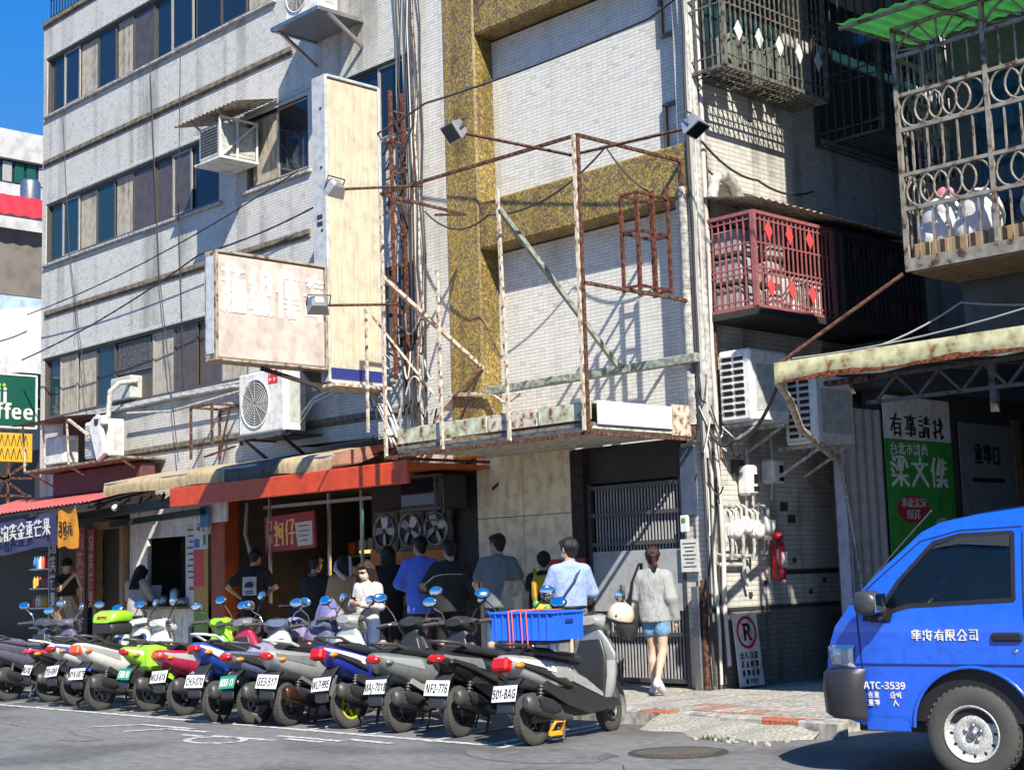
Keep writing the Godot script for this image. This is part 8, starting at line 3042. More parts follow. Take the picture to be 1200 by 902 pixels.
	var lm := [["lilac_cover", "lilac cloth draped over the saddle beside the silver scooter", "cover", Vector3(-3.15, 0.62, 3.82), Vector3(0.2, 0.24, 0.36), 0.15], ["rain_cape", "rumpled lilac rain cape lying across the handlebar in front of the silver scooter", "rain cape", Vector3(-3.12, 0.9, 2.95), Vector3(0.3, 0.17, 0.24), 0.4], ["handle_cover", "small round lilac cover on the handlebar of the blue and white scooter", "cover", Vector3(-3.85, 0.93, 2.95), Vector3(0.17, 0.17, 0.18), 0.0], ["hand_muff", "lilac hand muff right in front of the woman in white", "hand muff", Vector3(-3.3, 1.02, 2.74), Vector3(0.15, 0.16, 0.13), 0.6]]
	var mb := MB.new()
	for k in lm.size():
		mb = MB.new()
		drape(mb, lm[k][3], lm[k][4], 3 + k, lm[k][5])
		tag(part(lm[k][0], mb, lilac), lm[k][1], lm[k][2])
	mb = MB.new()
	drape(mb, Vector3(-3.55, 1.03, 2.66), Vector3(0.15, 0.3, 0.13), 8, 0.3)
	tag(part("pleated_muff", mb, tri_mat(lin(0.13, 0.13, 0.30), T.mott, 2.0, 0.8)), "violet blue pleated hand muff standing up between the mirrors", "hand muff")
	# top box
	var tb := thing("top_box", "lime green top box with black base on the white scooter", "top box", Vector3(-6.3, 0.92, 4.0), 0.2)
	mb = MB.new()
	loft(mb, [[-0.17, 0.0, 0.16, 0.17], [-0.14, 0.0, 0.16, 0.21], [0.12, 0.0, 0.16, 0.21], [0.17, 0.03, 0.15, 0.17]], 4.5)
	part("base", mb, M.blackp, tb)
	mb = MB.new()
	loft(mb, [[-0.18, 0.16, 0.25, 0.16], [-0.14, 0.155, 0.31, 0.215], [0.06, 0.155, 0.315, 0.215], [0.14, 0.155, 0.28, 0.20], [0.18, 0.16, 0.22, 0.16]], 4.0)
	part("lid", mb, M.lime, tb)
	mb = MB.new()
	mb.bbox(Vector3(0, 0.215, 0.165), Vector3(0.2, 0.06, 0.03), 0.015)
	part("reflector", mb, M.lens, tb)
	# lime storage panel on the electric scooter
	mb = MB.new()
	mb.bbox(Vector3(-5.42, 0.66, 3.95), Vector3(0.36, 0.3, 0.34), 0.05, Basis(Vector3.UP, 0.08))
	tag(part("battery_case", mb, M.lime), "lime green squared case at the tail of the electric scooter", "case")
	# blue crate with pink cords
	var c := thing("blue_crate", "bright blue plastic crate strapped on the last scooter's rack", "crate", Vector3(1.34, 0.93, 4.0), 0.15)
	var cm := mat(lin(0.02, 0.13, 0.72), 0.4)
	var L := 0.68
	var W := 0.46
	var H := 0.25
	mb = MB.new()
	mb.span(Vector3(-L / 2, 0, -W / 2), Vector3(L / 2, 0.012, W / 2))
	for s in [-1.0, 1.0]:
		mb.box(Vector3(0, H / 2, s * W / 2), Vector3(L, H, 0.008), Basis(Vector3.RIGHT, -0.05 * s))
		mb.box(Vector3(s * L / 2, H / 2, 0), Vector3(0.008, H, W), Basis(Vector3.BACK, -0.05 * -s * -1.0))
	part("wall", mb, cm, c)
	mb = MB.new()
	for s in [-1.0, 1.0]:
		mb.bbox(Vector3(0, H - 0.008, s * (W / 2 + 0.012)), Vector3(L + 0.05, 0.022, 0.03), 0.006)
		mb.bbox(Vector3(s * (L / 2 + 0.012), H - 0.008, 0), Vector3(0.03, 0.022, W + 0.02), 0.006)
	part("rim", mb, cm, c)
	for s in [-1.0, 1.0]:
		mb = MB.new()
		for i in 8:
			mb.box(Vector3(-L / 2 + 0.05 + i * 0.083, H / 2 - 0.01, s * (W / 2 + 0.01)), Vector3(0.012, H - 0.02, 0.022))
		for i in [0, 1, 4, 5]:
			mb.box(Vector3(s * (L / 2 + 0.01), H / 2 - 0.01, -W / 2 + 0.05 + i * 0.072), Vector3(0.022, H - 0.02, 0.012))
		part("rib", mb, cm, c)
	mb = MB.new()
	for s in [-1.0, 1.0]:
		mb.bbox(Vector3(s * (L / 2 + 0.012), H * 0.66, 0), Vector3(0.012, 0.035, 0.12), 0.004)
	part("handhold", mb, mat(lin(0.006, 0.03, 0.2), 0.6), c)
	mb = MB.new()
	for x in [-0.12, -0.08, 0.02, 0.08]:
		mb.tube([Vector3(x, -0.06, W / 2 + 0.03), Vector3(x - 0.01, H + 0.012, W / 2 + 0.034), Vector3(x + 0.02, H + 0.016, W / 2 - 0.02), Vector3(x + 0.03, H + 0.01, -W / 2), Vector3(x + 0.03, -0.02, -W / 2 - 0.02)], 0.007, 6)
	part("elastic_cord", mb, mat(lin(0.62, 0.12, 0.10), 0.6), c)
	mb = MB.new()
	mb.bbox(Vector3(1.33, 0.905, 3.93), Vector3(0.3, 0.04, 0.5), 0.01, Basis(Vector3.UP, 0.2))
	tag(part("luggage_rack", mb, M.engine), "dark steel luggage rack below the blue crate", "rack")
	# cream helmet on the handlebar and the orange lock in the rear wheel
	var hl := thing("cream_helmet", "cream open helmet hung on the mirror of the last scooter", "helmet", Vector3(1.42, 1.1, 2.95), 0.4)
	mb = MB.new()
	var rows := []
	for i in 10:
		var a := PI * 0.62 * i / 9
		var ring := PackedVector3Array()
		for j in 22:
			var b := TAU * j / 22
			ring.append(Vector3(cos(b) * sin(a) * 0.128, cos(a) * 0.13, sin(b) * sin(a) * 0.138))
		rows.append(ring)
	mb.grid(rows, true, false)
	part("shell", mb, mat(lin(0.66, 0.52, 0.38), 0.3), hl)
	mb = MB.new()
	var rim := []
	for j in 23:
		var b := TAU * j / 22
		rim.append(Vector3(cos(b) * sin(PI * 0.62) * 0.128, cos(PI * 0.62) * 0.13, sin(b) * sin(PI * 0.62) * 0.138))
	mb.tube(rim, 0.012, 6, false)
	mb.ell(Vector3(0, 0.0, 0.02), Vector3(0.11, 0.09, 0.12))
	part("lining", mb, M.black, hl)
	hl.rotation.z = -0.25
	mb = MB.new()
	var lk := [Vector3(1.43, 0.1, 3.98), Vector3(1.50, 0.2, 3.97), Vector3(1.50, 0.2, 3.86), Vector3(1.44, 0.08, 3.85)]
	mb.tube(lk, 0.016, 8)
	mb.bbox(Vector3(1.44, 0.09, 3.915), Vector3(0.05, 0.05, 0.16), 0.012)
	tag(part("wheel_lock", mb, mat(lin(0.62, 0.30, 0.02), 0.35)), "orange yellow lock by the rear wheel of the last scooter", "lock")

# ---------- people ----------
var HAND: MB

func make_hand() -> MB:
	# a relaxed right hand, wrist at the origin, fingers towards -y, palm towards -x
	var f := Field.new(Vector3(-0.07, -0.21, -0.07), Vector3(0.05, 0.04, 0.07), 0.0055)
	f.cap(Vector3(0, 0.02, 0), Vector3(0, -0.02, 0), 0.024, 0.026, 0.015)
	f.cap(Vector3(0, -0.03, 0.018), Vector3(0, -0.085, 0.026), 0.019, 0.016, 0.015)
	f.cap(Vector3(0, -0.03, -0.012), Vector3(0, -0.085, -0.026), 0.019, 0.016, 0.015)
	f.cap(Vector3(0, -0.03, 0.0), Vector3(0, -0.09, 0.0), 0.019, 0.017, 0.015)
	var z := [-0.030, -0.010, 0.011, 0.030]
	var l := [0.066, 0.076, 0.070, 0.054]
	for i in 4:
		var a := Vector3(0, -0.09, z[i])
		var b: Vector3 = a + Vector3(-0.006, -l[i] * 0.45, z[i] * 0.06)
		var c: Vector3 = b + Vector3(-0.018, -l[i] * 0.32, 0)
		var d: Vector3 = c + Vector3(-0.018, -l[i] * 0.2, 0)
		f.cap(a, b, 0.0095, 0.0088, 0.006)
		f.cap(b, c, 0.0088, 0.008, 0.004)
		f.cap(c, d, 0.008, 0.007, 0.004)
	f.cap(Vector3(-0.004, -0.03, -0.026), Vector3(-0.02, -0.062, -0.05), 0.014, 0.011, 0.012)
	f.cap(Vector3(-0.02, -0.062, -0.05), Vector3(-0.03, -0.095, -0.052), 0.0105, 0.008, 0.005)
	var mb := MB.new()
	f.into(mb)
	return mb

func put_hand(mb: MB, elbow: Vector3, wrist: Vector3, palm: Vector3, right: bool, s: float) -> void:
	var y := (elbow - wrist).normalized()
	var x := -(palm - y * palm.dot(y)).normalized()
	var z := x.cross(y)
	var b := Basis(x, y, z)
	if not right:
		b = Basis(x, y, -z)
	mb.add(HAND, Transform3D(b * Basis.from_scale(Vector3.ONE * s), wrist))

func person(label: String, at: Vector3, turn: float, o: Dictionary) -> Node3D:
	var t := thing("person", label, "person", at, turn, "people queueing and standing at the shops")
	var s: float = o.get("height", 1.7) / 1.72
	var wide: float = o.get("wide", 1.0)
	var J := {"pelvis": Vector3(0, 0.95, 0), "chest": Vector3(0, 1.27, 0.0), "neck": Vector3(0, 1.44, 0.015), "head": Vector3(0, 1.60, -0.01),
		"hipR": Vector3(0.085, 0.92, 0), "kneeR": Vector3(0.095, 0.50, -0.02), "ankR": Vector3(0.10, 0.09, 0.02), "toeR": Vector3(0.12, 0.035, -0.15),
		"hipL": Vector3(-0.085, 0.92, 0), "kneeL": Vector3(-0.095, 0.50, -0.02), "ankL": Vector3(-0.10, 0.09, 0.02), "toeL": Vector3(-0.12, 0.035, -0.15),
		"shR": Vector3(0.158, 1.37, 0.01), "elR": Vector3(0.225, 1.12, 0.04), "wrR": Vector3(0.235, 0.88, -0.05),
		"shL": Vector3(-0.158, 1.37, 0.01), "elL": Vector3(-0.225, 1.12, 0.04), "wrL": Vector3(-0.235, 0.88, -0.05)}
	for k in o.get("j", {}):
		J[k] = o.j[k]
	for k in J:
		var p: Vector3 = J[k]
		p.x *= wide
		J[k] = p * s
	var lo := Vector3(1e9, 1e9, 1e9)
	var hi := -lo
	for k in J:
		lo = lo.min(J[k])
		hi = hi.max(J[k])
	lo -= Vector3.ONE * 0.2
	hi += Vector3.ONE * 0.2
	var sq := Vector3(1, 1, 1.25)
	# the body under the clothes
	var f := Field.new(lo, hi, 0.02)
	f.cap(J.shL.lerp(J.shR, 0.15), J.shL.lerp(J.shR, 0.85), 0.055 * s, 0.055 * s, 0.05)
	f.cap(J.chest, J.pelvis, 0.125 * s * wide, 0.12 * s * wide, 0.06, sq)
	f.cap(J.chest + Vector3(0, 0.1, 0.01) * s, J.neck, 0.07 * s, 0.052 * s, 0.05)
	f.cap(J.neck, J.head, 0.052 * s, 0.05 * s, 0.03)
	for q in ["R", "L"]:
		f.cap(J["sh" + q], J["el" + q], 0.05 * s, 0.038 * s, 0.03)
		f.cap(J["el" + q], J["wr" + q], 0.039 * s, 0.027 * s, 0.02)
		f.cap(J["hip" + q], J["knee" + q], 0.083 * s * sqrt(wide), 0.052 * s, 0.04)
		var calf: Vector3 = J["knee" + q].lerp(J["ank" + q], 0.3) + Vector3(0, 0, 0.018)
		f.cap(J["knee" + q], calf, 0.05 * s, 0.052 * s, 0.03)
		f.cap(calf, J["ank" + q], 0.052 * s, 0.034 * s, 0.03)
	var mb := MB.new()
	f.into(mb)
	# the head, in its own finer grid
	var tw: float = o.get("look", 0.0)
	var nod: float = o.get("nod", 0.0)
	var hx := Transform3D(Basis(Vector3.UP, tw) * Basis(Vector3.RIGHT, nod) * Basis.from_scale(Vector3.ONE * s), J.head)
	f = Field.new(Vector3(-0.11, -0.16, -0.14), Vector3(0.11, 0.15, 0.14), 0.0085)
	f.cap(Vector3(0, 0.035, 0.03), Vector3(0, 0.03, -0.02), 0.083, 0.08, 0.03, Vector3(1.06, 0.92, 1.0))
	f.cap(Vector3(0, -0.03, -0.04), Vector3(0, -0.085, -0.065), 0.062, 0.03, 0.04)
	f.cap(Vector3(-0.03, -0.06, -0.03), Vector3(0.03, -0.06, -0.03), 0.04, 0.04, 0.03)
	f.cap(Vector3(0, 0.0, -0.095), Vector3(0, -0.028, -0.112), 0.008, 0.014, 0.012)
	f.cap(Vector3(-0.035, 0.018, -0.088), Vector3(0.035, 0.018, -0.088), 0.012, 0.012, 0.015)
	f.cap(Vector3(-0.016, -0.058, -0.09), Vector3(0.016, -0.058, -0.09), 0.009, 0.009, 0.008)
	for e in [-1.0, 1.0]:
		f.cap(Vector3(e * 0.082, 0.015, 0.012), Vector3(e * 0.078, -0.025, 0.004), 0.016, 0.011, 0.008, Vector3(1.8, 1, 1))
	f.cap(Vector3(0, -0.06, 0.02), Vector3(0, -0.15, 0.03), 0.05, 0.052, 0.03)
	var hm := MB.new()
	f.into(hm)
	mb.add(hm, hx)
	for q in ["R", "L"]:
		var palm: Vector3 = o.get("palm" + q, Vector3(-1 if q == "R" else 1, 0, 0))
		put_hand(mb, J["el" + q], J["wr" + q], palm, q == "R", s)
	part("body", mb, o.get("skin", M.skin), t)
	mb = MB.new()
	for e in [-1.0, 1.0]:
		mb.ell(hx * Vector3(e * 0.032, 0.002, -0.092), Vector3(0.011, 0.006, 0.006) * s, hx.basis.orthonormalized(), 8, 6)
	part("eye", mb, M.black, t)
	# shirt
	var loose: float = o.get("loose", 0.016)
	var hem: float = o.get("hem", 0.88)
	f = Field.new(lo, hi, 0.02)
	f.cap(J.shL.lerp(J.shR, 0.15), J.shL.lerp(J.shR, 0.85), 0.056 * s + loose * 0.4, 0.056 * s + loose * 0.4, 0.05)
	f.cap(J.chest + Vector3(-0.05, 0.02, 0) * s, J.pelvis + Vector3(-0.045, 0, 0) * s, 0.115 * s * wide + loose, 0.108 * s * wide + loose, 0.05, sq)
	f.cap(J.chest + Vector3(0.05, 0.02, 0) * s, J.pelvis + Vector3(0.045, 0, 0) * s, 0.115 * s * wide + loose, 0.108 * s * wide + loose, 0.05, sq)
	f.cap(J.chest + Vector3(0, 0.12, 0.01) * s, J.neck + Vector3(0, -0.02, 0), 0.08 * s, 0.066 * s, 0.04)
	for q in ["R", "L"]:
		f.cap(J.neck + Vector3(0, -0.015, 0.012), J["sh" + q], 0.052 * s, 0.05 * s + loose * 0.5, 0.05)
	if hem < 0.86:
		f.cap(J.pelvis, Vector3(J.pelvis.x, hem * s, J.pelvis.z), 0.14 * s * wide + loose, 0.15 * s * wide + loose, 0.05, sq)
	var sleeve: float = o.get("sleeve", 1.0)
	for q in ["R", "L"]:
		f.cap(J["sh" + q], J["el" + q].lerp(J["sh" + q], 0.35 if sleeve < 0.5 else 0.0), 0.057 * s + loose * 0.7, 0.047 * s + loose * 0.9, 0.03)
		if sleeve >= 0.5:
			f.cap(J["el" + q], J["el" + q].lerp(J["wr" + q], minf(sleeve, 0.97)), 0.046 * s + loose * 0.8, 0.036 * s + loose * 0.7, 0.02)
	# folds
	var r := RandomNumberGenerator.new()
	r.seed = hash(label)
	for i in 9:
		var y := r.randf_range(hem * s, 1.3 * s)
		var a := r.randf() * TAU
		var p := Vector3(cos(a) * 0.155 * s * wide, y, sin(a) * 0.11 * s) + Vector3(J.pelvis.x, 0, lerpf(J.pelvis.z, J.chest.z, clampf((y / s - 0.95) / 0.32, 0, 1)))
		f.cap(p, p + Vector3(r.randf_range(-0.08, 0.08), r.randf_range(-0.05, 0.14), 0), 0.012, 0.006, 0.025)
	f.cut_below(hem * s)
	mb = MB.new()
	f.into(mb)
	part(o.get("top_name", "shirt"), mb, o.top, t)
	# trousers or shorts
	var leg: float = o.get("leg", 1.0)
	f = Field.new(lo, hi, 0.02)
	f.cap(J.pelvis + Vector3(-0.04, 0.02, 0) * s, J.pelvis + Vector3(0.04, 0.02, 0) * s, 0.115 * s * sqrt(wide), 0.115 * s * sqrt(wide), 0.03, sq)
	for q in ["R", "L"]:
		var kn: Vector3 = J["knee" + q]
		if leg < 0.5:
			f.cap(J["hip" + q], J["hip" + q].lerp(kn, 0.42), 0.10 * s, 0.098 * s, 0.03)
		else:
			f.cap(J["hip" + q], kn, 0.096 * s * sqrt(wide), 0.072 * s, 0.035)
			f.cap(kn, kn.lerp(J["ank" + q], 0.96), 0.072 * s, 0.064 * s, 0.03)
	mb = MB.new()
	f.into(mb)
	part("shorts" if leg < 0.5 else "trousers", mb, o.bottom, t)
	# shoes
	mb = MB.new()
	for q in ["R", "L"]:
		f = Field.new(J["ank" + q].min(J["toe" + q]) - Vector3.ONE * 0.12, J["ank" + q].max(J["toe" + q]) + Vector3.ONE * 0.12, 0.013)
		var heel: Vector3 = J["ank" + q] + (J["ank" + q] - J["toe" + q]) * Vector3(0.2, 0, 0.2) + Vector3(0, -0.045, 0) * s
		f.cap(heel, J["toe" + q], 0.043, 0.04, 0.02)
		f.cap(J["ank" + q], J["toe" + q].lerp(J["ank" + q], 0.35), 0.042, 0.042, 0.03)
		f.into(mb)
	part("shoes", mb, o.get("shoes", M.blackp), t)
	# hair
	var style: String = o.get("hair", "short")
	f = Field.new(Vector3(-0.16, -0.5, -0.16), Vector3(0.16, 0.18, 0.24), 0.011)
	if style == "cap":
		f.cap(Vector3(0, 0.05, 0.02), Vector3(0, 0.05, -0.02), 0.094, 0.094, 0.03, Vector3(1.0, 0.95, 1.0))
		f.cap(Vector3(-0.05, 0.045, -0.1), Vector3(0.05, 0.045, -0.1), 0.02, 0.02, 0.03)
		f.cap(Vector3(0, 0.0, 0.05), Vector3(0, -0.04, 0.06), 0.07, 0.04, 0.03)
	else:
		f.cap(Vector3(0, 0.058, 0.03), Vector3(0, 0.062, -0.03), 0.088, 0.074, 0.03)
		f.cap(Vector3(0, 0.02, 0.05), Vector3(0, -0.035, 0.055), 0.082, 0.058, 0.03)
		f.cap(Vector3(-0.05, 0.085, -0.07), Vector3(0.05, 0.085, -0.07), 0.026, 0.026, 0.02)
		for e in [-1.0, 1.0]:
			f.cap(Vector3(e * 0.072, 0.045, -0.01), Vector3(e * 0.07, 0.0, -0.03), 0.024, 0.012, 0.02)
		if style == "long" or style == "bob":
			var dn := -0.16 if style == "bob" else -0.34
			for e in [-1.0, 0.0, 1.0]:
				f.cap(Vector3(e * 0.06, 0.0, 0.05), Vector3(e * 0.07, dn, 0.075), 0.052, 0.03, 0.03)
			for e in [-1.0, 1.0]:
				f.cap(Vector3(e * 0.082, 0.04, -0.02), Vector3(e * 0.09, dn + 0.06, -0.01), 0.03, 0.02, 0.03)
		if style == "tail":
			f.cap(Vector3(0, 0.05, 0.1), Vector3(0.01, 0.02, 0.14), 0.03, 0.03, 0.02)
			f.cap(Vector3(0.01, 0.02, 0.14), Vector3(0.03, -0.10, 0.15), 0.034, 0.028, 0.02)
			f.cap(Vector3(0.03, -0.10, 0.15), Vector3(0.02, -0.17, 0.13), 0.026, 0.01, 0.02)
	hm = MB.new()
	f.into(hm)
	mb = MB.new()
	mb.add(hm, hx)
	part("cap" if style == "cap" else "hair", mb, o.get("hair_m", M.hair), t)
	if o.get("mask", false):
		mb = MB.new()
		var rows := []
		for i in 6:
			var row := PackedVector3Array()
			for j in 11:
				var a := -1.15 + 2.3 * j / 10
				var y := lerpf(-0.012, -0.105, i / 5.0)
				var rr := 0.074 - 0.02 * pow(i / 5.0, 2)
				var bulge := 0.036 * cos(a) * (1.0 - absf(i - 2.0) / 6.0)
				row.append(hx * Vector3(sin(a) * rr * 1.02, y, -cos(a) * rr - bulge - 0.02))
			rows.append(row)
		mb.grid(rows, false)
		for e in [-1.0, 1.0]:
			mb.tube([hx * Vector3(e * 0.068, -0.03, -0.05), hx * Vector3(e * 0.085, 0.0, 0.01), hx * Vector3(e * 0.07, -0.07, -0.04)], 0.003, 4)
		part("face_mask", mb, o.get("mask_m", mat(lin(0.62, 0.66, 0.68), 0.8)), t)
	if o.get("glasses", false):
		mb = MB.new()
		for e in [-1.0, 1.0]:
			mb.ell(hx * Vector3(e * 0.034, 0.002, -0.104), Vector3(0.03, 0.024, 0.006) * s, hx.basis.orthonormalized() * Basis(Vector3.UP, -0.25 * e), 12, 6)
			mb.tube([hx * Vector3(e * 0.06, 0.006, -0.095), hx * Vector3(e * 0.082, 0.004, 0.0)], 0.004, 5)
		mb.tube([hx * Vector3(-0.01, 0.006, -0.108), hx * Vector3(0.01, 0.006, -0.108)], 0.004, 5)
		part("sunglasses", mb, M.glass, t)
	if o.get("belt", false):
		mb = MB.new()
		var ring := []
		for i in 25:
			var a := TAU * i / 24
			ring.append(Vector3(cos(a) * 0.168 * s, (hem + 0.012) * s, J.pelvis.z + sin(a) * 0.128 * s))
		mb.tube(ring, 0.016, 6, false)
		part("belt", mb, M.black, t)
	return t

func cloth(r: float, gg: float, b: float, rough := 0.85) -> StandardMaterial3D:
	var m := tri_mat(lin(r, gg, b), T.dust, 2.2, rough, 0.0, false)
	m.uv1_scale = Vector3(2.6, 1.5, 2.6)
	m.heightmap_enabled = true
	m.heightmap_texture = T.fold
	m.heightmap_scale = 1.3
	m.rim_enabled = r + gg + b > 0.15
	m.rim = 0.25
	m.rim_tint = 0.6
	return m

func strap(parent: Node3D, called: String, pts: Array, w: float, m: Material) -> void:
	var mb := MB.new()
	for i in pts.size() - 1:
		xb(pts[i], pts[i + 1], w, mb, w * 0.3)
	part(called, mb, m, parent)

func all_people() -> void:
	HAND = make_hand()
	var F := 0.28
	var black := cloth(0.007, 0.007, 0.009)
	var jeans := cloth(0.04, 0.075, 0.16)
	var greyt := cloth(0.10, 0.10, 0.10)
	var phone_j := {"elR": Vector3(0.22, 1.13, -0.02), "wrR": Vector3(0.07, 1.16, -0.26), "elL": Vector3(-0.22, 1.13, -0.02), "wrL": Vector3(-0.07, 1.16, -0.26)}
	# 1 photographer at the left shop
	var p := person("man in black cap and black tee raising both hands before the left shop", Vector3(-14.0, F, 0.62), -PI / 2 - 0.1, {"height": 1.78, "top": cloth(0.03, 0.027, 0.025), "bottom": black, "sleeve": 0.3, "hair": "cap", "hair_m": black, "j": {"elR": Vector3(0.2, 1.2, -0.2), "wrR": Vector3(0.06, 1.4, -0.36), "elL": Vector3(-0.2, 1.2, -0.2), "wrL": Vector3(-0.05, 1.4, -0.36)}})
	var mb := MB.new()
	mb.grid([PackedVector3Array([Vector3(-0.19, 1.12, -0.125), Vector3(0, 1.14, -0.175), Vector3(0.19, 1.12, -0.125), Vector3(0.215, 1.1, 0.0), Vector3(0.15, 1.1, 0.12)]), PackedVector3Array([Vector3(-0.2, 0.9, -0.14), Vector3(0, 0.9, -0.185), Vector3(0.2, 0.9, -0.14), Vector3(0.225, 0.9, 0.0), Vector3(0.16, 0.9, 0.13)]), PackedVector3Array([Vector3(-0.21, 0.66, -0.15), Vector3(0, 0.64, -0.19), Vector3(0.21, 0.66, -0.15), Vector3(0.235, 0.66, 0.0), Vector3(0.17, 0.66, 0.14)])], false)
	part("apron", mb, cloth(0.20, 0.12, 0.05), p)
	# 2 woman writing at the hatch
	p = person("woman with long black hair in a pale grey top bent over papers at the hatch", Vector3(-11.9, F - 0.02, 0.4), 0.45, {"height": 1.66, "top": cloth(0.30, 0.28, 0.27), "bottom": greyt, "hair": "long", "nod": -0.5, "hem": 0.8, "loose": 0.03, "j": {"chest": Vector3(0, 1.26, -0.04), "neck": Vector3(0, 1.42, -0.06), "head": Vector3(0, 1.55, -0.12), "elR": Vector3(0.24, 1.12, -0.1), "wrR": Vector3(0.1, 1.04, -0.34), "elL": Vector3(-0.24, 1.12, -0.1), "wrL": Vector3(-0.1, 1.06, -0.33)}})
	mb = MB.new()
	mb.bbox(Vector3(-12.0, 1.42, -0.0), Vector3(0.22, 0.3, 0.01), 0.003, Basis(Vector3.UP, 0.9) * Basis(Vector3.RIGHT, -0.6))
	tag(part("paper_sheet", mb, M.paper), "white paper sheet held by the woman at the hatch", "paper")
	# 3 black tee with a white print on the back
	p = person("man in a black tee with a white square print on its back, hand on hip", Vector3(-8.5, F, 0.33), 0.5, {"height": 1.76, "wide": 1.16, "top": black, "bottom": black, "sleeve": 0.3, "nod": -0.35, "loose": 0.03, "hem": 0.84, "j": {"head": Vector3(0, 1.59, -0.05), "elL": Vector3(-0.36, 1.16, 0.06), "wrL": Vector3(-0.22, 0.98, -0.1), "elR": Vector3(0.3, 1.14, -0.02), "wrR": Vector3(0.12, 1.08, -0.24)}})
	mb = MB.new()
	mb.grid([PackedVector3Array([Vector3(-0.12, 1.34, 0.158), Vector3(0, 1.345, 0.172), Vector3(0.12, 1.34, 0.158)]), PackedVector3Array([Vector3(-0.12, 1.2, 0.166), Vector3(0, 1.2, 0.18), Vector3(0.12, 1.2, 0.166)]), PackedVector3Array([Vector3(-0.12, 1.06, 0.166), Vector3(0, 1.06, 0.178), Vector3(0.12, 1.06, 0.166)])], false)
	part("back_print", mb, cloth(0.45, 0.45, 0.45), p)
	mb = MB.new()
	var dome := PackedVector2Array()
	for i in 9:
		dome.append(Vector2(-0.07 + 0.11 * (i / 8.0), 0.02 + 0.05 * sqrt(maxf(0.0, 1.0 - pow(1.0 - i / 8.0, 2)))))
	dome.append(Vector2(0.075, 0.03))
	dome.append(Vector2(0.075, -0.02))
	dome.append(Vector2(-0.07, -0.02))
	mb.extr(dome, 0.004, Transform3D(Basis(), Vector3(0, 1.2, 0.182)))
	for k in 2:
		mb.box(Vector3(0.0, 1.12 - 0.03 * k, 0.184), Vector3(0.13, 0.012, 0.004))
	part("print_mark", mb, M.black, p)
	# 4, 5 at the counter
	p = person("person in a black jacket with collar at the noodle counter", Vector3(-6.88, F - 0.04, 0.35), 0.35, {"height": 1.64, "wide": 1.12, "top": black, "bottom": black, "loose": 0.035, "hem": 0.82, "nod": -0.2, "j": phone_j})
	mb = MB.new()
	mb.tube([Vector3(-0.07, 1.385, 0.08), Vector3(0, 1.37, 0.105), Vector3(0.07, 1.385, 0.08)], 0.022, 6)
	part("collar", mb, greyt, p)
	p = person("woman in a tan coat with a pale scarf beside the noodle counter", Vector3(-6.02, F - 0.04, 0.5), 0.7, {"height": 1.62, "top": cloth(0.36, 0.24, 0.11), "bottom": greyt, "hair": "bob", "hem": 0.7, "loose": 0.03, "j": phone_j})
	mb = MB.new()
	mb.tube([Vector3(-0.09, 1.54, 0.02), Vector3(-0.1, 1.44, 0.09), Vector3(-0.02, 1.36, 0.13), Vector3(0.06, 1.30, 0.14)], [0.03, 0.035, 0.035, 0.02], 8)
	mb.tube([Vector3(0.1, 1.62, 0.03), Vector3(0.11, 1.5, 0.05), Vector3(0.12, 1.34, 0.08)], [0.02, 0.03, 0.02], 8)
	part("scarf", mb, cloth(0.5, 0.48, 0.46), p)
	# 6 woman in white with sunglasses, facing the street
	p = person("woman in a white long sleeved top with sunglasses and mask looking at her phone", Vector3(-3.62, 0.14, 2.0), PI + 0.35, {"height": 1.6, "top": cloth(0.50, 0.475, 0.465), "bottom": jeans, "hair": "long", "hair_m": M.hairb, "glasses": true, "mask": true, "mask_m": mat(lin(0.62, 0.50, 0.40), 0.8), "nod": -0.3, "look": -0.35, "skin": mat(lin(0.55, 0.36, 0.26), 0.5), "j": phone_j, "palmR": Vector3(-0.7, 0.7, 0), "palmL": Vector3(0.7, 0.7, 0)})
	strap(p, "shoulder_strap", [Vector3(0.13, 1.42, -0.06), Vector3(0.12, 1.28, -0.155), Vector3(0.13, 1.05, -0.165)], 0.022, M.black)
	mb = MB.new()
	mb.bbox(Vector3(0, 1.12, -0.29), Vector3(0.07, 0.14, 0.01), 0.004, Basis(Vector3.RIGHT, -0.7))
	var ph := part("phone", mb, M.black)
	ph.transform = p.transform
	tag(ph, "black phone held by the woman in white", "phone")
	# 7 long black hair
	p = person("person all in black with long black hair behind the man in the blue shirt", Vector3(-5.2, F, 0.35), 0.9, {"height": 1.68, "top": black, "bottom": black, "hair": "long", "hem": 0.6, "loose": 0.05, "j": phone_j})
	# 8 blue shirt
	p = person("man in a royal blue long sleeved shirt seen from behind in the queue", Vector3(-4.34, F, 0.5), 0.85, {"height": 1.78, "wide": 1.06, "top": cloth(0.10, 0.19, 0.70), "bottom": cloth(0.06, 0.03, 0.025), "hem": 0.74, "loose": 0.03, "look": 0.45, "j": {"elR": Vector3(0.26, 1.13, 0.02), "wrR": Vector3(0.14, 1.0, -0.2), "elL": Vector3(-0.27, 1.13, 0.03), "wrL": Vector3(-0.14, 1.05, -0.2)}})
	# 9 dark jacket with a pale stripe
	p = person("man in a black jacket with a pale reflective stripe across its back", Vector3(-3.66, F, 0.58), 0.6, {"height": 1.70, "wide": 1.2, "top": cloth(0.018, 0.02, 0.018), "bottom": black, "hem": 0.8, "loose": 0.035, "look": 0.5, "nod": -0.15, "j": {"elR": Vector3(0.26, 1.13, 0.02), "wrR": Vector3(0.16, 1.0, -0.2), "elL": Vector3(-0.30, 1.12, 0.0), "wrL": Vector3(-0.2, 1.05, -0.22)}})
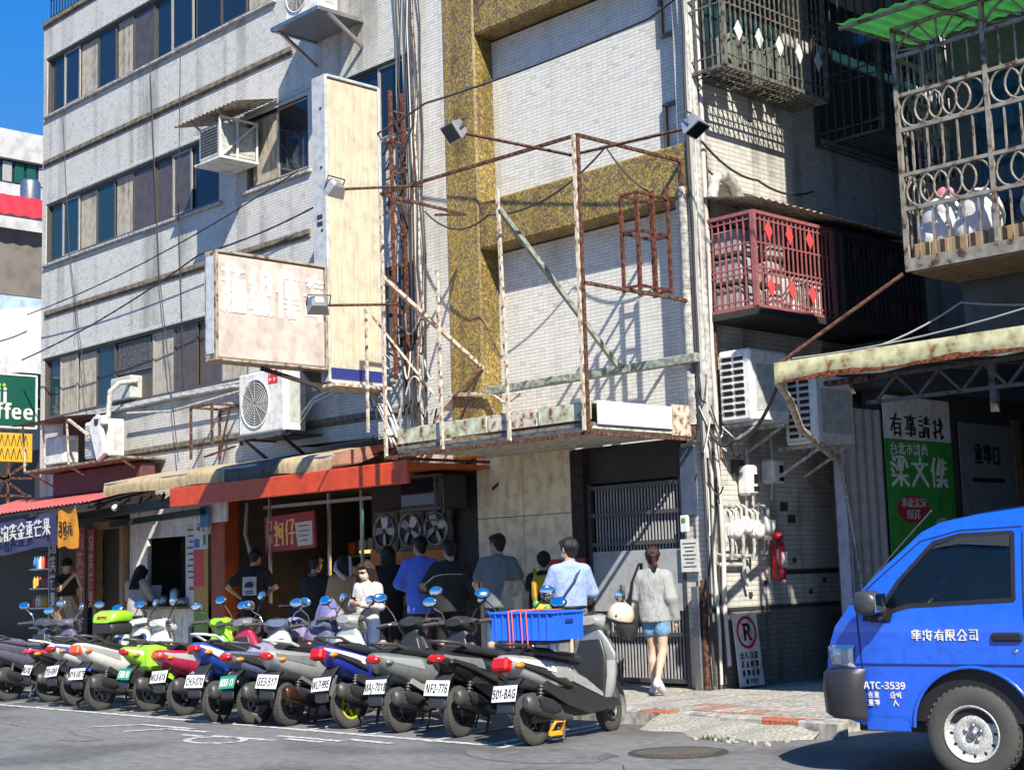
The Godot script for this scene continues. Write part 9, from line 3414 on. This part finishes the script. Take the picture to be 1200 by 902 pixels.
	strap(p, "reflective_stripe", [Vector3(0.2, 1.27, 0.11), Vector3(0.08, 1.275, 0.152), Vector3(-0.06, 1.275, 0.152), Vector3(-0.19, 1.25, 0.115), Vector3(-0.31, 1.16, 0.07), Vector3(-0.345, 1.08, 0.035)], 0.035, cloth(0.4, 0.43, 0.44))
	# 10 grey tee
	p = person("man in a dark grey polo shirt and mask before the beige board wall", Vector3(-2.72, F, 0.6), 0.75, {"height": 1.75, "wide": 1.1, "top": cloth(0.15, 0.165, 0.18), "bottom": jeans, "sleeve": 0.3, "mask": true, "look": 0.7, "hem": 0.82, "loose": 0.028, "j": {"elL": Vector3(-0.26, 1.12, 0.02), "wrL": Vector3(-0.2, 0.9, -0.16), "elR": Vector3(0.27, 1.12, 0.02), "wrR": Vector3(0.18, 0.94, -0.18)}})
	# 11 child or small person with a yellow backpack
	p = person("short person in black hood with a yellow backpack between the two older men", Vector3(-1.95, 0.2, 0.55), 0.75, {"height": 1.58, "top": black, "bottom": jeans, "hair": "cap", "hair_m": black, "loose": 0.04, "hem": 0.8})
	var bp := thing("yellow_backpack", "mustard yellow backpack with black straps on the short person's back", "backpack", p.position, p.rotation.y)
	mb = MB.new()
	loft(mb, [[0.15, 0.95, 1.28, 0.13], [0.19, 0.93, 1.31, 0.16], [0.26, 0.94, 1.28, 0.15], [0.29, 0.98, 1.2, 0.11]], 3.5)
	part("pack", mb, cloth(0.55, 0.32, 0.02), bp)
	for e in [-1.0, 1.0]:
		strap(bp, "strap", [Vector3(e * 0.1, 0.98, 0.2), Vector3(e * 0.105, 1.2, 0.22), Vector3(e * 0.11, 1.36, 0.1), Vector3(e * 0.12, 1.38, 0.0), Vector3(e * 0.12, 1.2, -0.16)], 0.04, cloth(0.5, 0.27, 0.02))
	mb = MB.new()
	mb.bbox(Vector3(0, 1.03, 0.3), Vector3(0.16, 0.12, 0.02), 0.01)
	part("pocket", mb, black, bp)
	# 12 grey haired man with crossed arms
	p = person("grey haired man in a light blue striped shirt with folded arms and mask", Vector3(-0.66, 0.14, 1.45), 0.95, {"height": 1.76, "wide": 1.04, "top": cloth(0.27, 0.36, 0.60), "bottom": cloth(0.16, 0.16, 0.16), "hem": 0.965, "mask": true, "look": 0.45, "belt": true, "hair": "short", "hair_m": hairy(lin(0.05, 0.047, 0.045)), "loose": 0.024, "sleeve": 0.92, "j": {"elR": Vector3(0.25, 1.13, -0.04), "wrR": Vector3(-0.06, 1.15, -0.21), "elL": Vector3(-0.25, 1.13, -0.06), "wrL": Vector3(0.12, 1.12, -0.19)}})
	strap(p, "shoulder_strap", [Vector3(0.12, 1.45, 0.06), Vector3(0.02, 1.3, 0.17), Vector3(-0.12, 1.12, 0.165), Vector3(-0.2, 1.0, 0.1)], 0.03, cloth(0.03, 0.05, 0.14))
	var fb := thing("snack_bag", "colourful yellow and green snack bag held by the man in light blue", "bag", Vector3(-0.95, 1.0, 1.62), 0.6)
	mb = MB.new()
	mb.ell(Vector3(0, 0.1, 0), Vector3(0.12, 0.11, 0.06), Basis(), 14, 8)
	part("pouch", mb, mat(lin(0.65, 0.38, 0.03), 0.25), fb)
	mb = MB.new()
	mb.ell(Vector3(0.07, 0.13, 0.035), Vector3(0.05, 0.04, 0.04))
	mb.ell(Vector3(-0.06, 0.18, 0.03), Vector3(0.04, 0.05, 0.03))
	part("green_print", mb, mat(lin(0.08, 0.3, 0.06), 0.3), fb)
	mb = MB.new()
	mb.ell(Vector3(-0.01, 0.05, 0.05), Vector3(0.04, 0.03, 0.03))
	part("red_print", mb, mat(lin(0.5, 0.05, 0.03), 0.3), fb)
	# 13 woman walking away
	p = person("woman with auburn ponytail, pale grey sweater and denim shorts walking to the gate", Vector3(-0.05, 0.145, 0.72), 0.35, {"height": 1.63, "top": cloth(0.30, 0.31, 0.305), "bottom": cloth(0.13, 0.27, 0.42), "leg": 0.3, "hem": 0.84, "loose": 0.04, "hair": "tail", "hair_m": hairy(lin(0.12, 0.035, 0.018)), "look": 0.3, "shoes": cloth(0.62, 0.60, 0.58), "skin": mat(lin(0.52, 0.33, 0.24), 0.5), "j": {"kneeL": Vector3(-0.07, 0.50, -0.08), "ankL": Vector3(-0.06, 0.085, -0.02), "toeL": Vector3(-0.08, 0.035, -0.19), "kneeR": Vector3(0.09, 0.50, 0.02), "ankR": Vector3(0.11, 0.18, 0.30), "toeR": Vector3(0.12, 0.05, 0.18), "elL": Vector3(-0.25, 1.13, 0.0), "wrL": Vector3(-0.24, 0.9, -0.12)}})
	var bk := thing("black_handbag", "black bag with long strap over the ponytailed woman's left shoulder", "bag", p.position, p.rotation.y)
	mb = MB.new()
	var r := RandomNumberGenerator.new()
	r.seed = 31
	var bf := Field.new(Vector3(-0.55, 0.5, -0.25), Vector3(0.0, 1.15, 0.4), 0.016)
	bf.cap(Vector3(-0.26, 0.96, 0.04), Vector3(-0.30, 0.74, 0.12), 0.11, 0.13, 0.05)
	for k in 22:
		var q := Vector3(-0.28 + r.randf_range(-0.11, 0.11), r.randf_range(0.64, 1.0), 0.08 + r.randf_range(-0.12, 0.13))
		bf.cap(q, q + Vector3(r.randf_range(-0.05, 0.05), r.randf_range(-0.1, 0.1), r.randf_range(-0.05, 0.05)), 0.03, 0.02, 0.03)
	bf.into(mb)
	part("bag_body", mb, M.blackp, bk)
	for e in [0.0, 1.0]:
		strap(bk, "strap", [Vector3(-0.25, 0.96, 0.14 - 0.2 * e), Vector3(-0.2, 1.25, 0.16 - 0.3 * e), Vector3(-0.14, 1.46, 0.06 - 0.06 * e)], 0.035, black)
